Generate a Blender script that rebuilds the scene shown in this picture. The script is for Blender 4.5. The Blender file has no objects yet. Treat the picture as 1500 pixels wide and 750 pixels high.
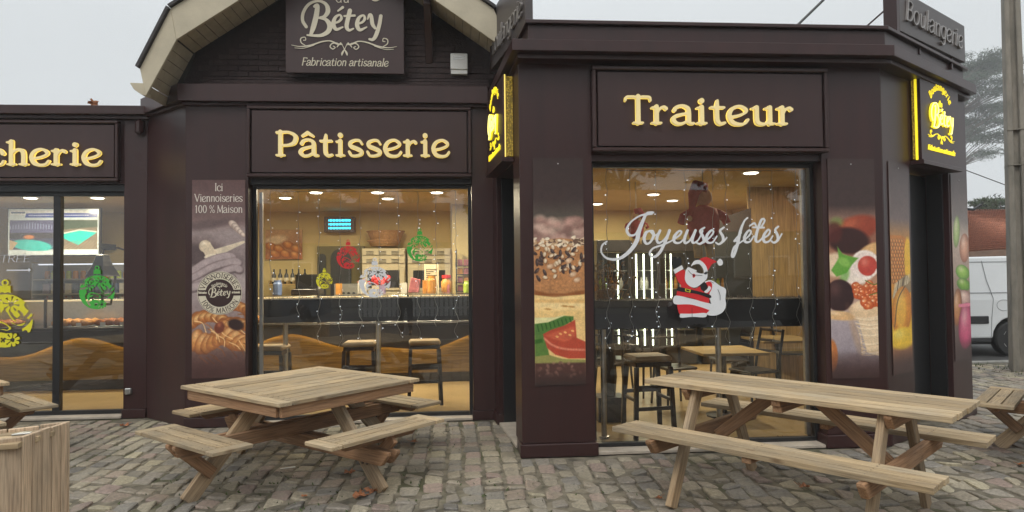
import bpy, bmesh, math, random
import numpy as np
from mathutils import Vector, Matrix
random.seed(11)
rng = np.random.default_rng(5)
scn = bpy.context.scene
col = scn.collection
# ------------------------------------------------------------------ camera, sky, sun, exposure
F_PX, EYE, YAW, ROLL, PITCH = 981.0, 1.6, math.radians(4.36), 0.0108, math.radians(1.5)
cam_d = bpy.data.cameras.new('camera'); cam = bpy.data.objects.new('camera', cam_d); col.objects.link(cam)
cam_d.sensor_width = 36.0; cam_d.lens = 36.0*F_PX/1500.0; cam_d.clip_start = .05; cam_d.clip_end = 600
cam.matrix_world = (Matrix.Translation((0, 0, EYE)) @ Matrix.Rotation(-YAW, 4, 'Z')
                    @ Matrix.Rotation(math.pi/2+PITCH, 4, 'X') @ Matrix.Rotation(-ROLL, 4, 'Z'))
scn.camera = cam
SUN_EL, SUN_AZ = math.radians(48), math.radians(200)
world = bpy.data.worlds.new('World'); scn.world = world; world.use_nodes = True
nt = world.node_tree; nt.nodes.clear()
sky = nt.nodes.new('ShaderNodeTexSky'); sky.sky_type = 'NISHITA'; sky.sun_disc = False
sky.sun_elevation = SUN_EL; sky.sun_rotation = SUN_AZ; sky.air_density = 1.0; sky.dust_density = 6.0
hsv = nt.nodes.new('ShaderNodeHueSaturation'); hsv.inputs['Saturation'].default_value = .12
mxs = nt.nodes.new('ShaderNodeMix'); mxs.data_type = 'RGBA'; mxs.inputs[0].default_value = .86
mxs.inputs[7].default_value = (7.55, 7.95, 8.15, 1)          # the even layer of cloud
tcw = nt.nodes.new('ShaderNodeTexCoord'); sep = nt.nodes.new('ShaderNodeSeparateXYZ'); nt.links.new(tcw.outputs['Generated'], sep.inputs[0])
zen = nt.nodes.new('ShaderNodeMapRange'); zen.interpolation_type = 'SMOOTHSTEP'        # an overcast sky is brightest overhead
for i_, v_ in ((1, .25), (2, 1.), (3, 1.), (4, 2.1)): zen.inputs[i_].default_value = v_
scl = nt.nodes.new('ShaderNodeVectorMath'); scl.operation = 'SCALE'; nt.links.new(sep.outputs[2], zen.inputs[0]); 
cln = nt.nodes.new('ShaderNodeTexNoise'); cln.inputs['Scale'].default_value = 1.6; cln.inputs['Detail'].default_value = 5.; nt.links.new(tcw.outputs['Generated'], cln.inputs[0])
clr = nt.nodes.new('ShaderNodeMapRange')                                                # faint unevenness of the cloud
for i_, v_ in ((1, .3), (2, .7), (3, .955), (4, 1.03)): clr.inputs[i_].default_value = v_
clm = nt.nodes.new('ShaderNodeMath'); clm.operation = 'MULTIPLY'; nt.links.new(cln.outputs[0], clr.inputs[0]); nt.links.new(clr.outputs[0], clm.inputs[0]); nt.links.new(zen.outputs[0], clm.inputs[1]); nt.links.new(clm.outputs[0], scl.inputs['Scale'])
bg = nt.nodes.new('ShaderNodeBackground'); bg.inputs['Strength'].default_value = .1
out = nt.nodes.new('ShaderNodeOutputWorld')
nt.links.new(sky.outputs[0], hsv.inputs['Color']); nt.links.new(hsv.outputs[0], mxs.inputs[6])
nt.links.new(mxs.outputs[2], scl.inputs[0]); nt.links.new(scl.outputs[0], bg.inputs[0]); nt.links.new(bg.outputs[0], out.inputs[0])
sl = bpy.data.lights.new('sun', 'SUN'); sl.energy = 1.0; sl.angle = math.radians(28); sl.color = (1, .97, .92)
so = bpy.data.objects.new('sun', sl); col.objects.link(so)
d = Vector((math.sin(SUN_AZ)*math.cos(SUN_EL), math.cos(SUN_AZ)*math.cos(SUN_EL), math.sin(SUN_EL)))
so.rotation_euler = d.to_track_quat('Z', 'Y').to_euler()
scn.view_settings.view_transform = 'Standard'; scn.view_settings.look = 'None'
scn.view_settings.exposure = 0; scn.view_settings.gamma = 1
scn.cycles.use_denoising = True; scn.cycles.max_bounces = 8; scn.cycles.transparent_max_bounces = 16
scn.cycles.sample_clamp_indirect = 4; scn.cycles.volume_bounces = 2; scn.cycles.caustics_reflective = False

# ------------------------------------------------------------------ survey: a sight line meets a known plane of the place
def ray(x, y):
    du, dv = x-750, y-375; c, s = math.cos(ROLL), math.sin(ROLL)
    u, v = c*du-s*dv, s*du+c*dv
    a, b = u/F_PX, -v/F_PX
    dd = math.cos(PITCH)-b*math.sin(PITCH); z = math.sin(PITCH)+b*math.cos(PITCH)
    return Vector((a*math.cos(YAW)+dd*math.sin(YAW), -a*math.sin(YAW)+dd*math.cos(YAW), z))
def at(x, y, Y):
    r = ray(x, y); t = Y/r.y; return Vector((r.x*t, Y, EYE+r.z*t))
def gr(x, y, z=0.):
    r = ray(x, y); t = (z-EYE)/r.z; return Vector((r.x*t, r.y*t, z))

# ------------------------------------------------------------------ objects
def tag(o, label=None, cat=None, group=None, kind=None):
    if label: o['label'] = label
    if cat: o['category'] = cat
    if group: o['group'] = group
    if kind: o['kind'] = kind
    return o
def thing(name, label, cat, loc=(0, 0, 0), rz=0., group=None):
    o = bpy.data.objects.new(name, None); col.objects.link(o); o.location = loc; o.rotation_euler = (0, 0, rz)
    o.empty_display_size = .1
    return tag(o, label, cat, group)
def link(name, me, parent=None, world=True):
    o = bpy.data.objects.new(name, me); col.objects.link(o)
    if parent is not None:
        o.parent = parent
        if world and parent.type == 'EMPTY': o.matrix_parent_inverse = parent.matrix_basis.inverted()
    return o
def copy_tree(o, parent=None):
    c = o.copy(); col.objects.link(c)
    if parent is not None: c.parent = parent
    for ch in list(o.children): copy_tree(ch, c)
    return c
class MB:
    def __init__(s): s.v = []; s.f = []; s.mi = []; s.cur = 0
    def face(s, pts):
        n = len(s.v); s.v += [tuple(p) for p in pts]; s.f.append(list(range(n, n+len(pts)))); s.mi.append(s.cur)
    def add(s, vs, fs):
        n = len(s.v); s.v += [tuple(p) for p in vs]
        for f in fs: s.f.append([n+i for i in f]); s.mi.append(s.cur)
    def box(s, x0, x1, y0, y1, z0, z1, M=None):
        vs = [Vector((x, y, z)) for z in (z0, z1) for y in (y0, y1) for x in (x0, x1)]
        if M is not None: vs = [M @ v for v in vs]
        s.add(vs, [(0, 2, 3, 1), (4, 5, 7, 6), (0, 1, 5, 4), (2, 6, 7, 3), (0, 4, 6, 2), (1, 3, 7, 5)]); return s
    def prism(s, pts, a, M=None):                       # pts: closed 3D outline, a: extrusion vector
        a = Vector(a); p = [Vector(q) for q in pts]; q = [v+a for v in p]
        if M is not None: p = [M @ v for v in p]; q = [M @ v for v in q]
        n = len(p); fs = [tuple(range(n))[::-1], tuple(range(n, 2*n))]+[(i, (i+1) % n, n+(i+1) % n, n+i) for i in range(n)]
        s.add(p+q, fs); return s
    def tube(s, pts, r, n=8, caps=True):
        pts = [Vector(p) for p in pts]; rr = r if isinstance(r, (list, tuple)) else [r]*len(pts); base = len(s.v); up = None
        for i, p in enumerate(pts):
            t = (pts[min(i+1, len(pts)-1)]-pts[max(i-1, 0)]).normalized()
            if up is None or abs(up.dot(t)) > .98: up = Vector((0, 0, 1)) if abs(t.z) < .9 else Vector((1, 0, 0))
            x = t.cross(up).normalized(); y = x.cross(t).normalized(); up = y
            for k in range(n):
                a = 2*math.pi*k/n; s.v.append(tuple(p+(x*math.cos(a)+y*math.sin(a))*rr[i]))
        for i in range(len(pts)-1):
            for k in range(n):
                a = base+i*n+k; b = base+i*n+(k+1) % n; s.f.append([a, b, b+n, a+n]); s.mi.append(s.cur)
        if caps:
            s.f.append([base+k for k in range(n)]); s.mi.append(s.cur)
            e = base+(len(pts)-1)*n; s.f.append([e+k for k in range(n)][::-1]); s.mi.append(s.cur)
        return s
    def lathe(s, prof, c=(0, 0, 0), n=12, M=None):
        base = len(s.v)
        for r, z in prof:
            for k in range(n):
                a = 2*math.pi*k/n; v = Vector((c[0]+r*math.cos(a), c[1]+r*math.sin(a), c[2]+z)); s.v.append(tuple(M @ v if M is not None else v))
        for i in range(len(prof)-1):
            for k in range(n):
                a = base+i*n+k; b = base+i*n+(k+1) % n; s.f.append([a, b, b+n, a+n]); s.mi.append(s.cur)
        s.f.append([base+k for k in range(n)][::-1]); s.mi.append(s.cur); e = base+(len(prof)-1)*n
        s.f.append([e+k for k in range(n)]); s.mi.append(s.cur); return s
    def ball(s, c, r, n=8, m=5, sc=(1, 1, 1)):
        pr = [(max(1e-4, math.sin(math.pi*i/m)), -math.cos(math.pi*i/m)) for i in range(m+1)]
        M = Matrix.Translation(c) @ Matrix.Diagonal((r*sc[0], r*sc[1], r*sc[2], 1)); return s.lathe(pr, n=n, M=M)
    def mesh(s, name, mat=None, smooth=False):
        me = bpy.data.meshes.new(name); me.from_pydata(s.v, [], s.f)
        for m in (mat if isinstance(mat, (list, tuple)) else [mat]):
            if m: me.materials.append(m)
        if isinstance(mat, (list, tuple)): me.polygons.foreach_set('material_index', s.mi)
        bm = bmesh.new(); bm.from_mesh(me); bmesh.ops.recalc_face_normals(bm, faces=bm.faces)
        bm.to_mesh(me); bm.free()
        if smooth: me.polygons.foreach_set('use_smooth', [True]*len(me.polygons))
        me.update(); return me
    def build(s, name, mat, parent=None, bevel=0, smooth=False, world=True):
        o = link(name, s.mesh(name, mat, smooth), parent, world)
        if bevel:
            b = o.modifiers.new('bevel', 'BEVEL'); b.width = bevel; b.segments = 1; b.limit_method = 'ANGLE'
        return o
def boxobj(name, mat, parent, *b, bevel=0): return MB().box(*b).build(name, mat, parent, bevel)
def struct(o): return tag(o, kind='structure')

# ------------------------------------------------------------------ materials
def base_mat(name):
    m = bpy.data.materials.new(name); m.use_nodes = True; nt = m.node_tree
    return m, nt, nt.nodes['Principled BSDF'], nt.nodes['Material Output']
def N(nt, kind, **kw):
    n = nt.nodes.new(kind)
    for k, v in kw.items():
        if k in ('inp',):
            for a, b in v.items(): n.inputs[a].default_value = b
        else: setattr(n, k, v)
    return n
def mat(name, c, rough=.6, var=.12, scale=6., c2=None, bump=0., bscale=None, metal=0., spec=.5, stretch=None, coord='pos', emit=None, es=0.):
    m, nt, b, o = base_mat(name); L = nt.links.new
    b.inputs['Roughness'].default_value = rough; b.inputs['Metallic'].default_value = metal
    b.inputs['Specular IOR Level'].default_value = spec
    if coord == 'pos':
        g = N(nt, 'ShaderNodeNewGeometry'); src = g.outputs['Position']
    else:
        g = N(nt, 'ShaderNodeTexCoord'); oi = N(nt, 'ShaderNodeObjectInfo'); va = N(nt, 'ShaderNodeVectorMath', operation='MULTIPLY_ADD')
        va.inputs[1].default_value = (1, 1, 1); cx = N(nt, 'ShaderNodeCombineXYZ'); mu = N(nt, 'ShaderNodeMath', operation='MULTIPLY', inp={1: 57.})
        L(oi.outputs['Random'], mu.inputs[0]); L(mu.outputs[0], cx.inputs[0]); L(mu.outputs[0], cx.inputs[1]); L(mu.outputs[0], cx.inputs[2])
        L(g.outputs['Object'], va.inputs[0]); L(cx.outputs[0], va.inputs[2]); src = va.outputs[0]
    mp = N(nt, 'ShaderNodeMapping'); L(src, mp.inputs[0]); mp.inputs['Scale'].default_value = stretch or (1, 1, 1)
    n = N(nt, 'ShaderNodeTexNoise', inp={'Scale': scale, 'Detail': 6., 'Roughness': .6}); L(mp.outputs[0], n.inputs['Vector'])
    cr = N(nt, 'ShaderNodeValToRGB'); L(n.outputs[0], cr.inputs[0])
    c2 = c2 or tuple(v*(1-2*var) for v in c); c1 = c if c2 and var == 0 else tuple(min(1, v*(1+var)) for v in c)
    cr.color_ramp.elements[0].position = .3; cr.color_ramp.elements[1].position = .7
    cr.color_ramp.elements[0].color = (*c2, 1); cr.color_ramp.elements[1].color = (*c1, 1)
    L(cr.outputs[0], b.inputs['Base Color'])
    if bump:
        n2 = N(nt, 'ShaderNodeTexNoise', inp={'Scale': bscale or scale*6, 'Detail': 4.}); L(mp.outputs[0], n2.inputs['Vector'])
        bu = N(nt, 'ShaderNodeBump', inp={'Strength': bump, 'Distance': .01}); L(n2.outputs[0], bu.inputs['Height']); L(bu.outputs[0], b.inputs['Normal'])
    if emit: b.inputs['Emission Color'].default_value = (*emit, 1); b.inputs['Emission Strength'].default_value = es
    return m
def wood(name, c, c2, rough=.75, axis=0, scale=1.0, knots=True, greys=0.5):
    """boards: grain runs along the board's own long axis; every board shifts the pattern and its tone"""
    m, nt, b, o = base_mat(name); L = nt.links.new; b.inputs['Roughness'].default_value = rough
    b.inputs['Specular IOR Level'].default_value = .25
    tc = N(nt, 'ShaderNodeTexCoord'); oi = N(nt, 'ShaderNodeObjectInfo')
    mu = N(nt, 'ShaderNodeMath', operation='MULTIPLY', inp={1: 91.}); L(oi.outputs['Random'], mu.inputs[0])
    ad = N(nt, 'ShaderNodeVectorMath', operation='ADD'); L(tc.outputs['Object'], ad.inputs[0]); L(mu.outputs[0], ad.inputs[1])
    st = [24., 24., 24.]; st[axis] = .9
    mp = N(nt, 'ShaderNodeMapping'); mp.inputs['Scale'].default_value = st; L(ad.outputs[0], mp.inputs[0])
    n = N(nt, 'ShaderNodeTexNoise', inp={'Scale': 2.2*scale, 'Detail': 8., 'Roughness': .65, 'Distortion': .4}); L(mp.outputs[0], n.inputs['Vector'])
    cr = N(nt, 'ShaderNodeValToRGB'); e = cr.color_ramp.elements; e[0].position = .32; e[1].position = .68
    e[0].color = (*c2, 1); e[1].color = (*c, 1); L(n.outputs[0], cr.inputs[0])
    st2 = [60., 60., 60.]; st2[axis] = 3.
    mp2 = N(nt, 'ShaderNodeMapping'); mp2.inputs['Scale'].default_value = st2; L(ad.outputs[0], mp2.inputs[0])
    n2 = N(nt, 'ShaderNodeTexNoise', inp={'Scale': 2.*scale, 'Detail': 5.}); L(mp2.outputs[0], n2.inputs['Vector'])
    big = N(nt, 'ShaderNodeTexNoise', inp={'Scale': 3., 'Detail': 4.}); L(ad.outputs[0], big.inputs['Vector'])
    rmp = N(nt, 'ShaderNodeMapRange', inp={1: .35, 2: .7, 3: 0., 4: greys}); L(big.outputs[0], rmp.inputs[0])
    mx = N(nt, 'ShaderNodeMix', data_type='RGBA'); L(rmp.outputs[0], mx.inputs[0]); L(cr.outputs[0], mx.inputs[6]); mx.inputs[7].default_value = (.30, .275, .22, 1)
    ton = N(nt, 'ShaderNodeMapRange', inp={3: .70, 4: 1.14}); L(oi.outputs['Random'], ton.inputs[0])
    fin = N(nt, 'ShaderNodeMapRange', inp={1: .3, 2: .58, 3: .64, 4: 1.08}); L(n2.outputs[0], fin.inputs[0])
    m1 = N(nt, 'ShaderNodeMath', operation='MULTIPLY'); L(ton.outputs[0], m1.inputs[0]); L(fin.outputs[0], m1.inputs[1])
    sc = N(nt, 'ShaderNodeVectorMath', operation='SCALE'); L(mx.outputs[2], sc.inputs[0]); L(m1.outputs[0], sc.inputs['Scale'])
    last = sc.outputs[0]
    if knots:
        mk = N(nt, 'ShaderNodeMapping'); s3 = [9., 9., 9.]; s3[axis] = 3.; mk.inputs['Scale'].default_value = s3; L(ad.outputs[0], mk.inputs[0])
        vo = N(nt, 'ShaderNodeTexVoronoi', inp={'Scale': .8}); L(mk.outputs[0], vo.inputs['Vector'])
        kr = N(nt, 'ShaderNodeMapRange', inp={1: .04, 2: .13, 3: .75, 4: 0.}); L(vo.outputs['Distance'], kr.inputs[0])
        m3 = N(nt, 'ShaderNodeMix', data_type='RGBA'); L(kr.outputs[0], m3.inputs[0]); L(last, m3.inputs[6]); m3.inputs[7].default_value = (.12, .07, .035, 1); last = m3.outputs[2]
    L(last, b.inputs['Base Color'])
    bu = N(nt, 'ShaderNodeBump', inp={'Strength': .45, 'Distance': .004}); L(n2.outputs[0], bu.inputs['Height']); L(bu.outputs[0], b.inputs['Normal'])
    return m
def glow(name, c, s):
    m, nt, b, o = base_mat(name); b.inputs['Base Color'].default_value = (*c, 1)
    b.inputs['Emission Color'].default_value = (*c, 1); b.inputs['Emission Strength'].default_value = s; return m
def pane(name, tint=(1, 1, 1), k=1.9, rough=.0):
    m, nt, b, o = base_mat(name); nt.nodes.remove(b); L = nt.links.new
    t = N(nt, 'ShaderNodeBsdfTransparent'); t.inputs[0].default_value = (*tint, 1)
    g = N(nt, 'ShaderNodeBsdfGlossy'); g.inputs['Roughness'].default_value = rough
    f = N(nt, 'ShaderNodeFresnel', inp={'IOR': 1.5}); mu = N(nt, 'ShaderNodeMath', operation='MULTIPLY', inp={1: k}, use_clamp=True)
    L(f.outputs[0], mu.inputs[0]); mx = N(nt, 'ShaderNodeMixShader'); L(mu.outputs[0], mx.inputs[0]); L(t.outputs[0], mx.inputs[1]); L(g.outputs[0], mx.inputs[2])
    L(mx.outputs[0], o.inputs[0]); return m
def imgmat(name, arr, rough=.35, emit=0.):
    h, w, _ = arr.shape; im = bpy.data.images.new(name, w, h)
    px = np.ones((h, w, 4), np.float32); px[..., :3] = np.clip(arr[::-1], 0, 1); im.pixels.foreach_set(px.ravel()); im.update(); im.pack()
    m, nt, b, o = base_mat(name); t = N(nt, 'ShaderNodeTexImage'); t.image = im; nt.links.new(t.outputs[0], b.inputs['Base Color'])
    b.inputs['Roughness'].default_value = rough
    if emit: nt.links.new(t.outputs[0], b.inputs['Emission Color']); b.inputs['Emission Strength'].default_value = emit
    return m
M = {}
M['brown'] = mat('brown_lacquered_metal', (.039, .0122, .0112), .36, .0, 5., c2=(.026, .0085, .0078), bump=.05, bscale=300, stretch=(1, 1, .14))
M['brown2'] = mat('brown_sign_metal', (.041, .0168, .0155), .38, .0, 6., c2=(.033, .0132, .0122), stretch=(1, 1, .2), bump=.04, bscale=300)
M['brick'] = mat('brown_painted_brick', (.040, .023, .022), .8, .2, 14, bump=.8, bscale=60)
M['mortar'] = mat('brown_painted_mortar', (.028, .017, .016), .9, .2, 20, bump=.6, bscale=80)
M['beige'] = mat('beige_painted_wood', (.50, .44, .32), .55, .07, 4, bump=.15, bscale=40)
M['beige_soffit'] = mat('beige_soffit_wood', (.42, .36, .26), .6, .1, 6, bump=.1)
M['roof'] = mat('roof_membrane', (.06, .055, .055), .85, .2, 5, bump=.4)
M['black'] = mat('black_frame_metal', (.012, .012, .013), .35, .1, 6)
M['dark'] = mat('black_brown_laminate', (.022, .018, .018), .3, .15, 6)
M['bar'] = mat('matt_bar_laminate', (.03, .026, .025), .6, .1, 5, spec=.2)
M['steel'] = mat('brushed_steel', (.55, .55, .53), .35, .06, 30, metal=.9)
M['white'] = mat('white_plastic', (.72, .72, .69), .4, .04, 8)
M['stone_sill'] = mat('pale_sill_stone', (.42, .36, .29), .75, .12, 8, bump=.3)
M['concrete'] = mat('weathered_pole_concrete', (.26, .23, .19), .9, .22, 5, c2=(.15, .14, .115), bump=.8, bscale=40, stretch=(1, 1, .35))
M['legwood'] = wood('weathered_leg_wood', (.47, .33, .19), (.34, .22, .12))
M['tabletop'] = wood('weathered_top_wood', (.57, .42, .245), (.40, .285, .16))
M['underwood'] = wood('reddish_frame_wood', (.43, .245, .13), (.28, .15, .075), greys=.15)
M['binwood'] = wood('planter_board_wood', (.62, .46, .31), (.52, .37, .245), axis=2, greys=.25)
M['wall_in'] = mat('cream_inner_wall', (.62, .49, .22), .7, .05, 2)
M['ceil_in'] = mat('inner_ceiling', (.55, .42, .22), .8, .05, 2)
M['floor_in'] = mat('tan_tile_floor', (.42, .30, .15), .3, .08, 2)
M['woodwall'] = wood('pale_plywood_panel', (.62, .44, .22), (.50, .34, .16), axis=2, scale=.5, knots=False, greys=0)
M['amberwood'] = wood('amber_counter_wood', (.46, .32, .12), (.30, .20, .08), axis=0, scale=.7, knots=False, greys=.1)
M['pane'] = pane('window_glass', k=3.4)
M['pane2'] = pane('display_glass', k=.8)
M['face'] = mat('cream_gold_letter', (.74, .60, .29), .4, .03, 5, emit=(1, .80, .36), es=.26)
M['edge'] = glow('letter_edge_glow', (1, .74, .16), .85)
M['neon'] = glow('yellow_lit_acrylic', (1, .80, .03), .85)
M['neonface'] = glow('pale_yellow_lit_acrylic', (1, .93, .32), 1.15)
M['cream'] = mat('cream_vinyl', (.66, .60, .46), .5, .03, 5)
M['txt'] = mat('pale_print', (.72, .66, .58), .5, .02, 5)
M['vinyl_white'] = mat('white_vinyl', (.74, .75, .77), .45, .02, 5)
M['vinyl_red'] = mat('red_vinyl', (.62, .02, .025), .45, .04, 5)
M['vinyl_black'] = mat('black_vinyl', (.012, .012, .014), .4, .04, 5)
M['vinyl_yellow'] = mat('yellow_vinyl', (.72, .66, .02), .5, .04, 5)
M['vinyl_green'] = mat('green_vinyl', (.05, .42, .05), .5, .04, 5)
M['bulb'] = glow('fairy_bulb', (.85, .93, 1), 1.4)
M['wire'] = mat('clear_light_wire', (.55, .55, .5), .4, .05, 5)
M['lamp'] = glow('downlight_diffuser', (1, .93, .74), 7.)
M['leaf'] = mat('dry_leaf', (.34, .13, .05), .7, .3, 30, c2=(.18, .07, .03))
# ------------------------------------------------------------------ lettering: pen strokes -> outlines -> solid letters
def spline(pts, n=7):
    P = [np.array(p, float) for p in pts]
    if len(P) < 3: return np.array(P)
    P = [2*P[0]-P[1]]+P+[2*P[-1]-P[-2]]; o = []
    for i in range(1, len(P)-2):
        a, b, c, d = P[i-1:i+3]
        for k in range(n):
            t = k/n; o.append(.5*((2*b)+(-a+c)*t+(2*a-5*b+4*c-d)*t*t+(-a+3*b-3*c+d)*t**3))
    o.append(P[-2]); o = np.array(o); o[:, 2] = np.maximum(o[:, 2], .002); return o
def sdf(strokes, x0, y0, nx, ny, h):
    gx = x0+h*np.arange(nx); gy = y0+h*np.arange(ny); D = np.full((ny, nx), 9e9)
    for s in strokes:
        for a, b in zip(s[:-1], s[1:]):
            m = max(a[2], b[2])+5*h
            i0 = max(0, int((min(a[0], b[0])-m-x0)/h)); i1 = min(nx, int((max(a[0], b[0])+m-x0)/h)+2)
            j0 = max(0, int((min(a[1], b[1])-m-y0)/h)); j1 = min(ny, int((max(a[1], b[1])+m-y0)/h)+2)
            if i1 <= i0 or j1 <= j0: continue
            X, Y = np.meshgrid(gx[i0:i1], gy[j0:j1]); dx, dy = b[0]-a[0], b[1]-a[1]; L2 = dx*dx+dy*dy+1e-12
            t = np.clip(((X-a[0])*dx+(Y-a[1])*dy)/L2, 0, 1)
            d = np.hypot(X-a[0]-t*dx, Y-a[1]-t*dy)-(a[2]+t*(b[2]-a[2]))
            D[j0:j1, i0:i1] = np.minimum(D[j0:j1, i0:i1], d)
    return D
def contours(D, x0, y0, h, lev=0.):
    V = D-lev; V = np.where(V == 0, 1e-9, V); S = V < 0
    idx = (S[:-1, :-1]*1+S[:-1, 1:]*2+S[1:, 1:]*4+S[1:, :-1]*8); T = {1: ((3, 0),), 2: ((0, 1),), 3: ((3, 1),), 4: ((1, 2),), 5: ((3, 2), (1, 0)), 6: ((0, 2),), 7: ((3, 2),),
         8: ((2, 3),), 9: ((2, 0),), 10: ((0, 3), (2, 1)), 11: ((2, 1),), 12: ((1, 3),), 13: ((1, 0),), 14: ((0, 3),)}
    nxt = {}; pos = {}
    def key(j, i, e):
        if e == 0: k = ('h', j, i); a, b = (j, i), (j, i+1)
        elif e == 2: k = ('h', j+1, i); a, b = (j+1, i), (j+1, i+1)
        elif e == 3: k = ('v', j, i); a, b = (j, i), (j+1, i)
        else: k = ('v', j, i+1); a, b = (j, i+1), (j+1, i+1)
        if k not in pos:
            va, vb = V[a], V[b]; t = min(.98, max(.02, va/(va-vb))); pos[k] = (x0+h*(a[1]+t*(b[1]-a[1])), y0+h*(a[0]+t*(b[0]-a[0])))
        return k
    for j, i in zip(*np.nonzero((idx > 0) & (idx < 15))):
        for e0, e1 in T[int(idx[j, i])]: nxt.setdefault(key(j, i, e0), []).append(key(j, i, e1))
    loops = []
    while nxt:
        k0 = next(iter(nxt)); L = []; k = k0
        while k in nxt:
            L.append(pos[k]); lst = nxt[k]; k2 = lst.pop()
            if not lst: del nxt[k]
            k = k2
        if len(L) > 5: loops.append(rdp(L, h*.12))
    return loops
def rdp(L, eps):
    P = np.array(L); n = len(P); keep = np.zeros(n, bool); far = int(np.argmax(((P-P[0])**2).sum(1))); keep[0] = keep[far] = True
    def rec(a, b):
        if b-a < 2: return
        A, B = P[a], P[b % n]; d = B-A; q = P[a+1:b]-A; l = math.hypot(*d)+1e-12
        dist = np.abs(d[0]*q[:, 1]-d[1]*q[:, 0])/l; k = int(np.argmax(dist))
        if dist[k] > eps: keep[a+1+k] = True; rec(a, a+1+k); rec(a+1+k, b)
    rec(0, far); rec(far, n); return [tuple(p) for p in P[keep]]
def plate(name, loops, mt, mx, parent, depth, bevel=0., off=0.):
    """loops lie in the local XY plane, mx brings the plane to its place, the plate rises by depth along local Z from off"""
    cu = bpy.data.curves.new(name, 'CURVE'); cu.dimensions = '2D'; cu.fill_mode = 'BOTH'; cu.extrude = depth/2; cu.bevel_depth = bevel; cu.bevel_resolution = 1
    for l in loops:
        sp = cu.splines.new('POLY'); sp.points.add(len(l)-1); sp.points.foreach_set('co', [c for p in l for c in (p[0], p[1], 0, 1)]); sp.use_cyclic_u = True
    tmp = bpy.data.objects.new('tmp', cu); me = bpy.data.meshes.new_from_object(tmp); bpy.data.objects.remove(tmp); bpy.data.curves.remove(cu)
    me.transform(Matrix.Translation((0, 0, off+depth/2))); me.transform(mx); me.materials.clear(); me.materials.append(mt); me.name = name
    return link(name, me, parent)
def solid(name, strokes, mt, mx, parent, depth, h, lev=0., bevel=0., off=0.):
    P = np.vstack(strokes); m = P[:, 2].max()+abs(lev)+4*h; x0, y0 = P[:, 0].min()-m, P[:, 1].min()-m
    nx = int((P[:, 0].max()+m-x0)/h)+2; ny = int((P[:, 1].max()+m-y0)/h)+2
    return plate(name, contours(sdf(strokes, x0, y0, nx, ny, h), x0, y0, h, lev), mt, mx, parent, depth, bevel, off)
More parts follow.
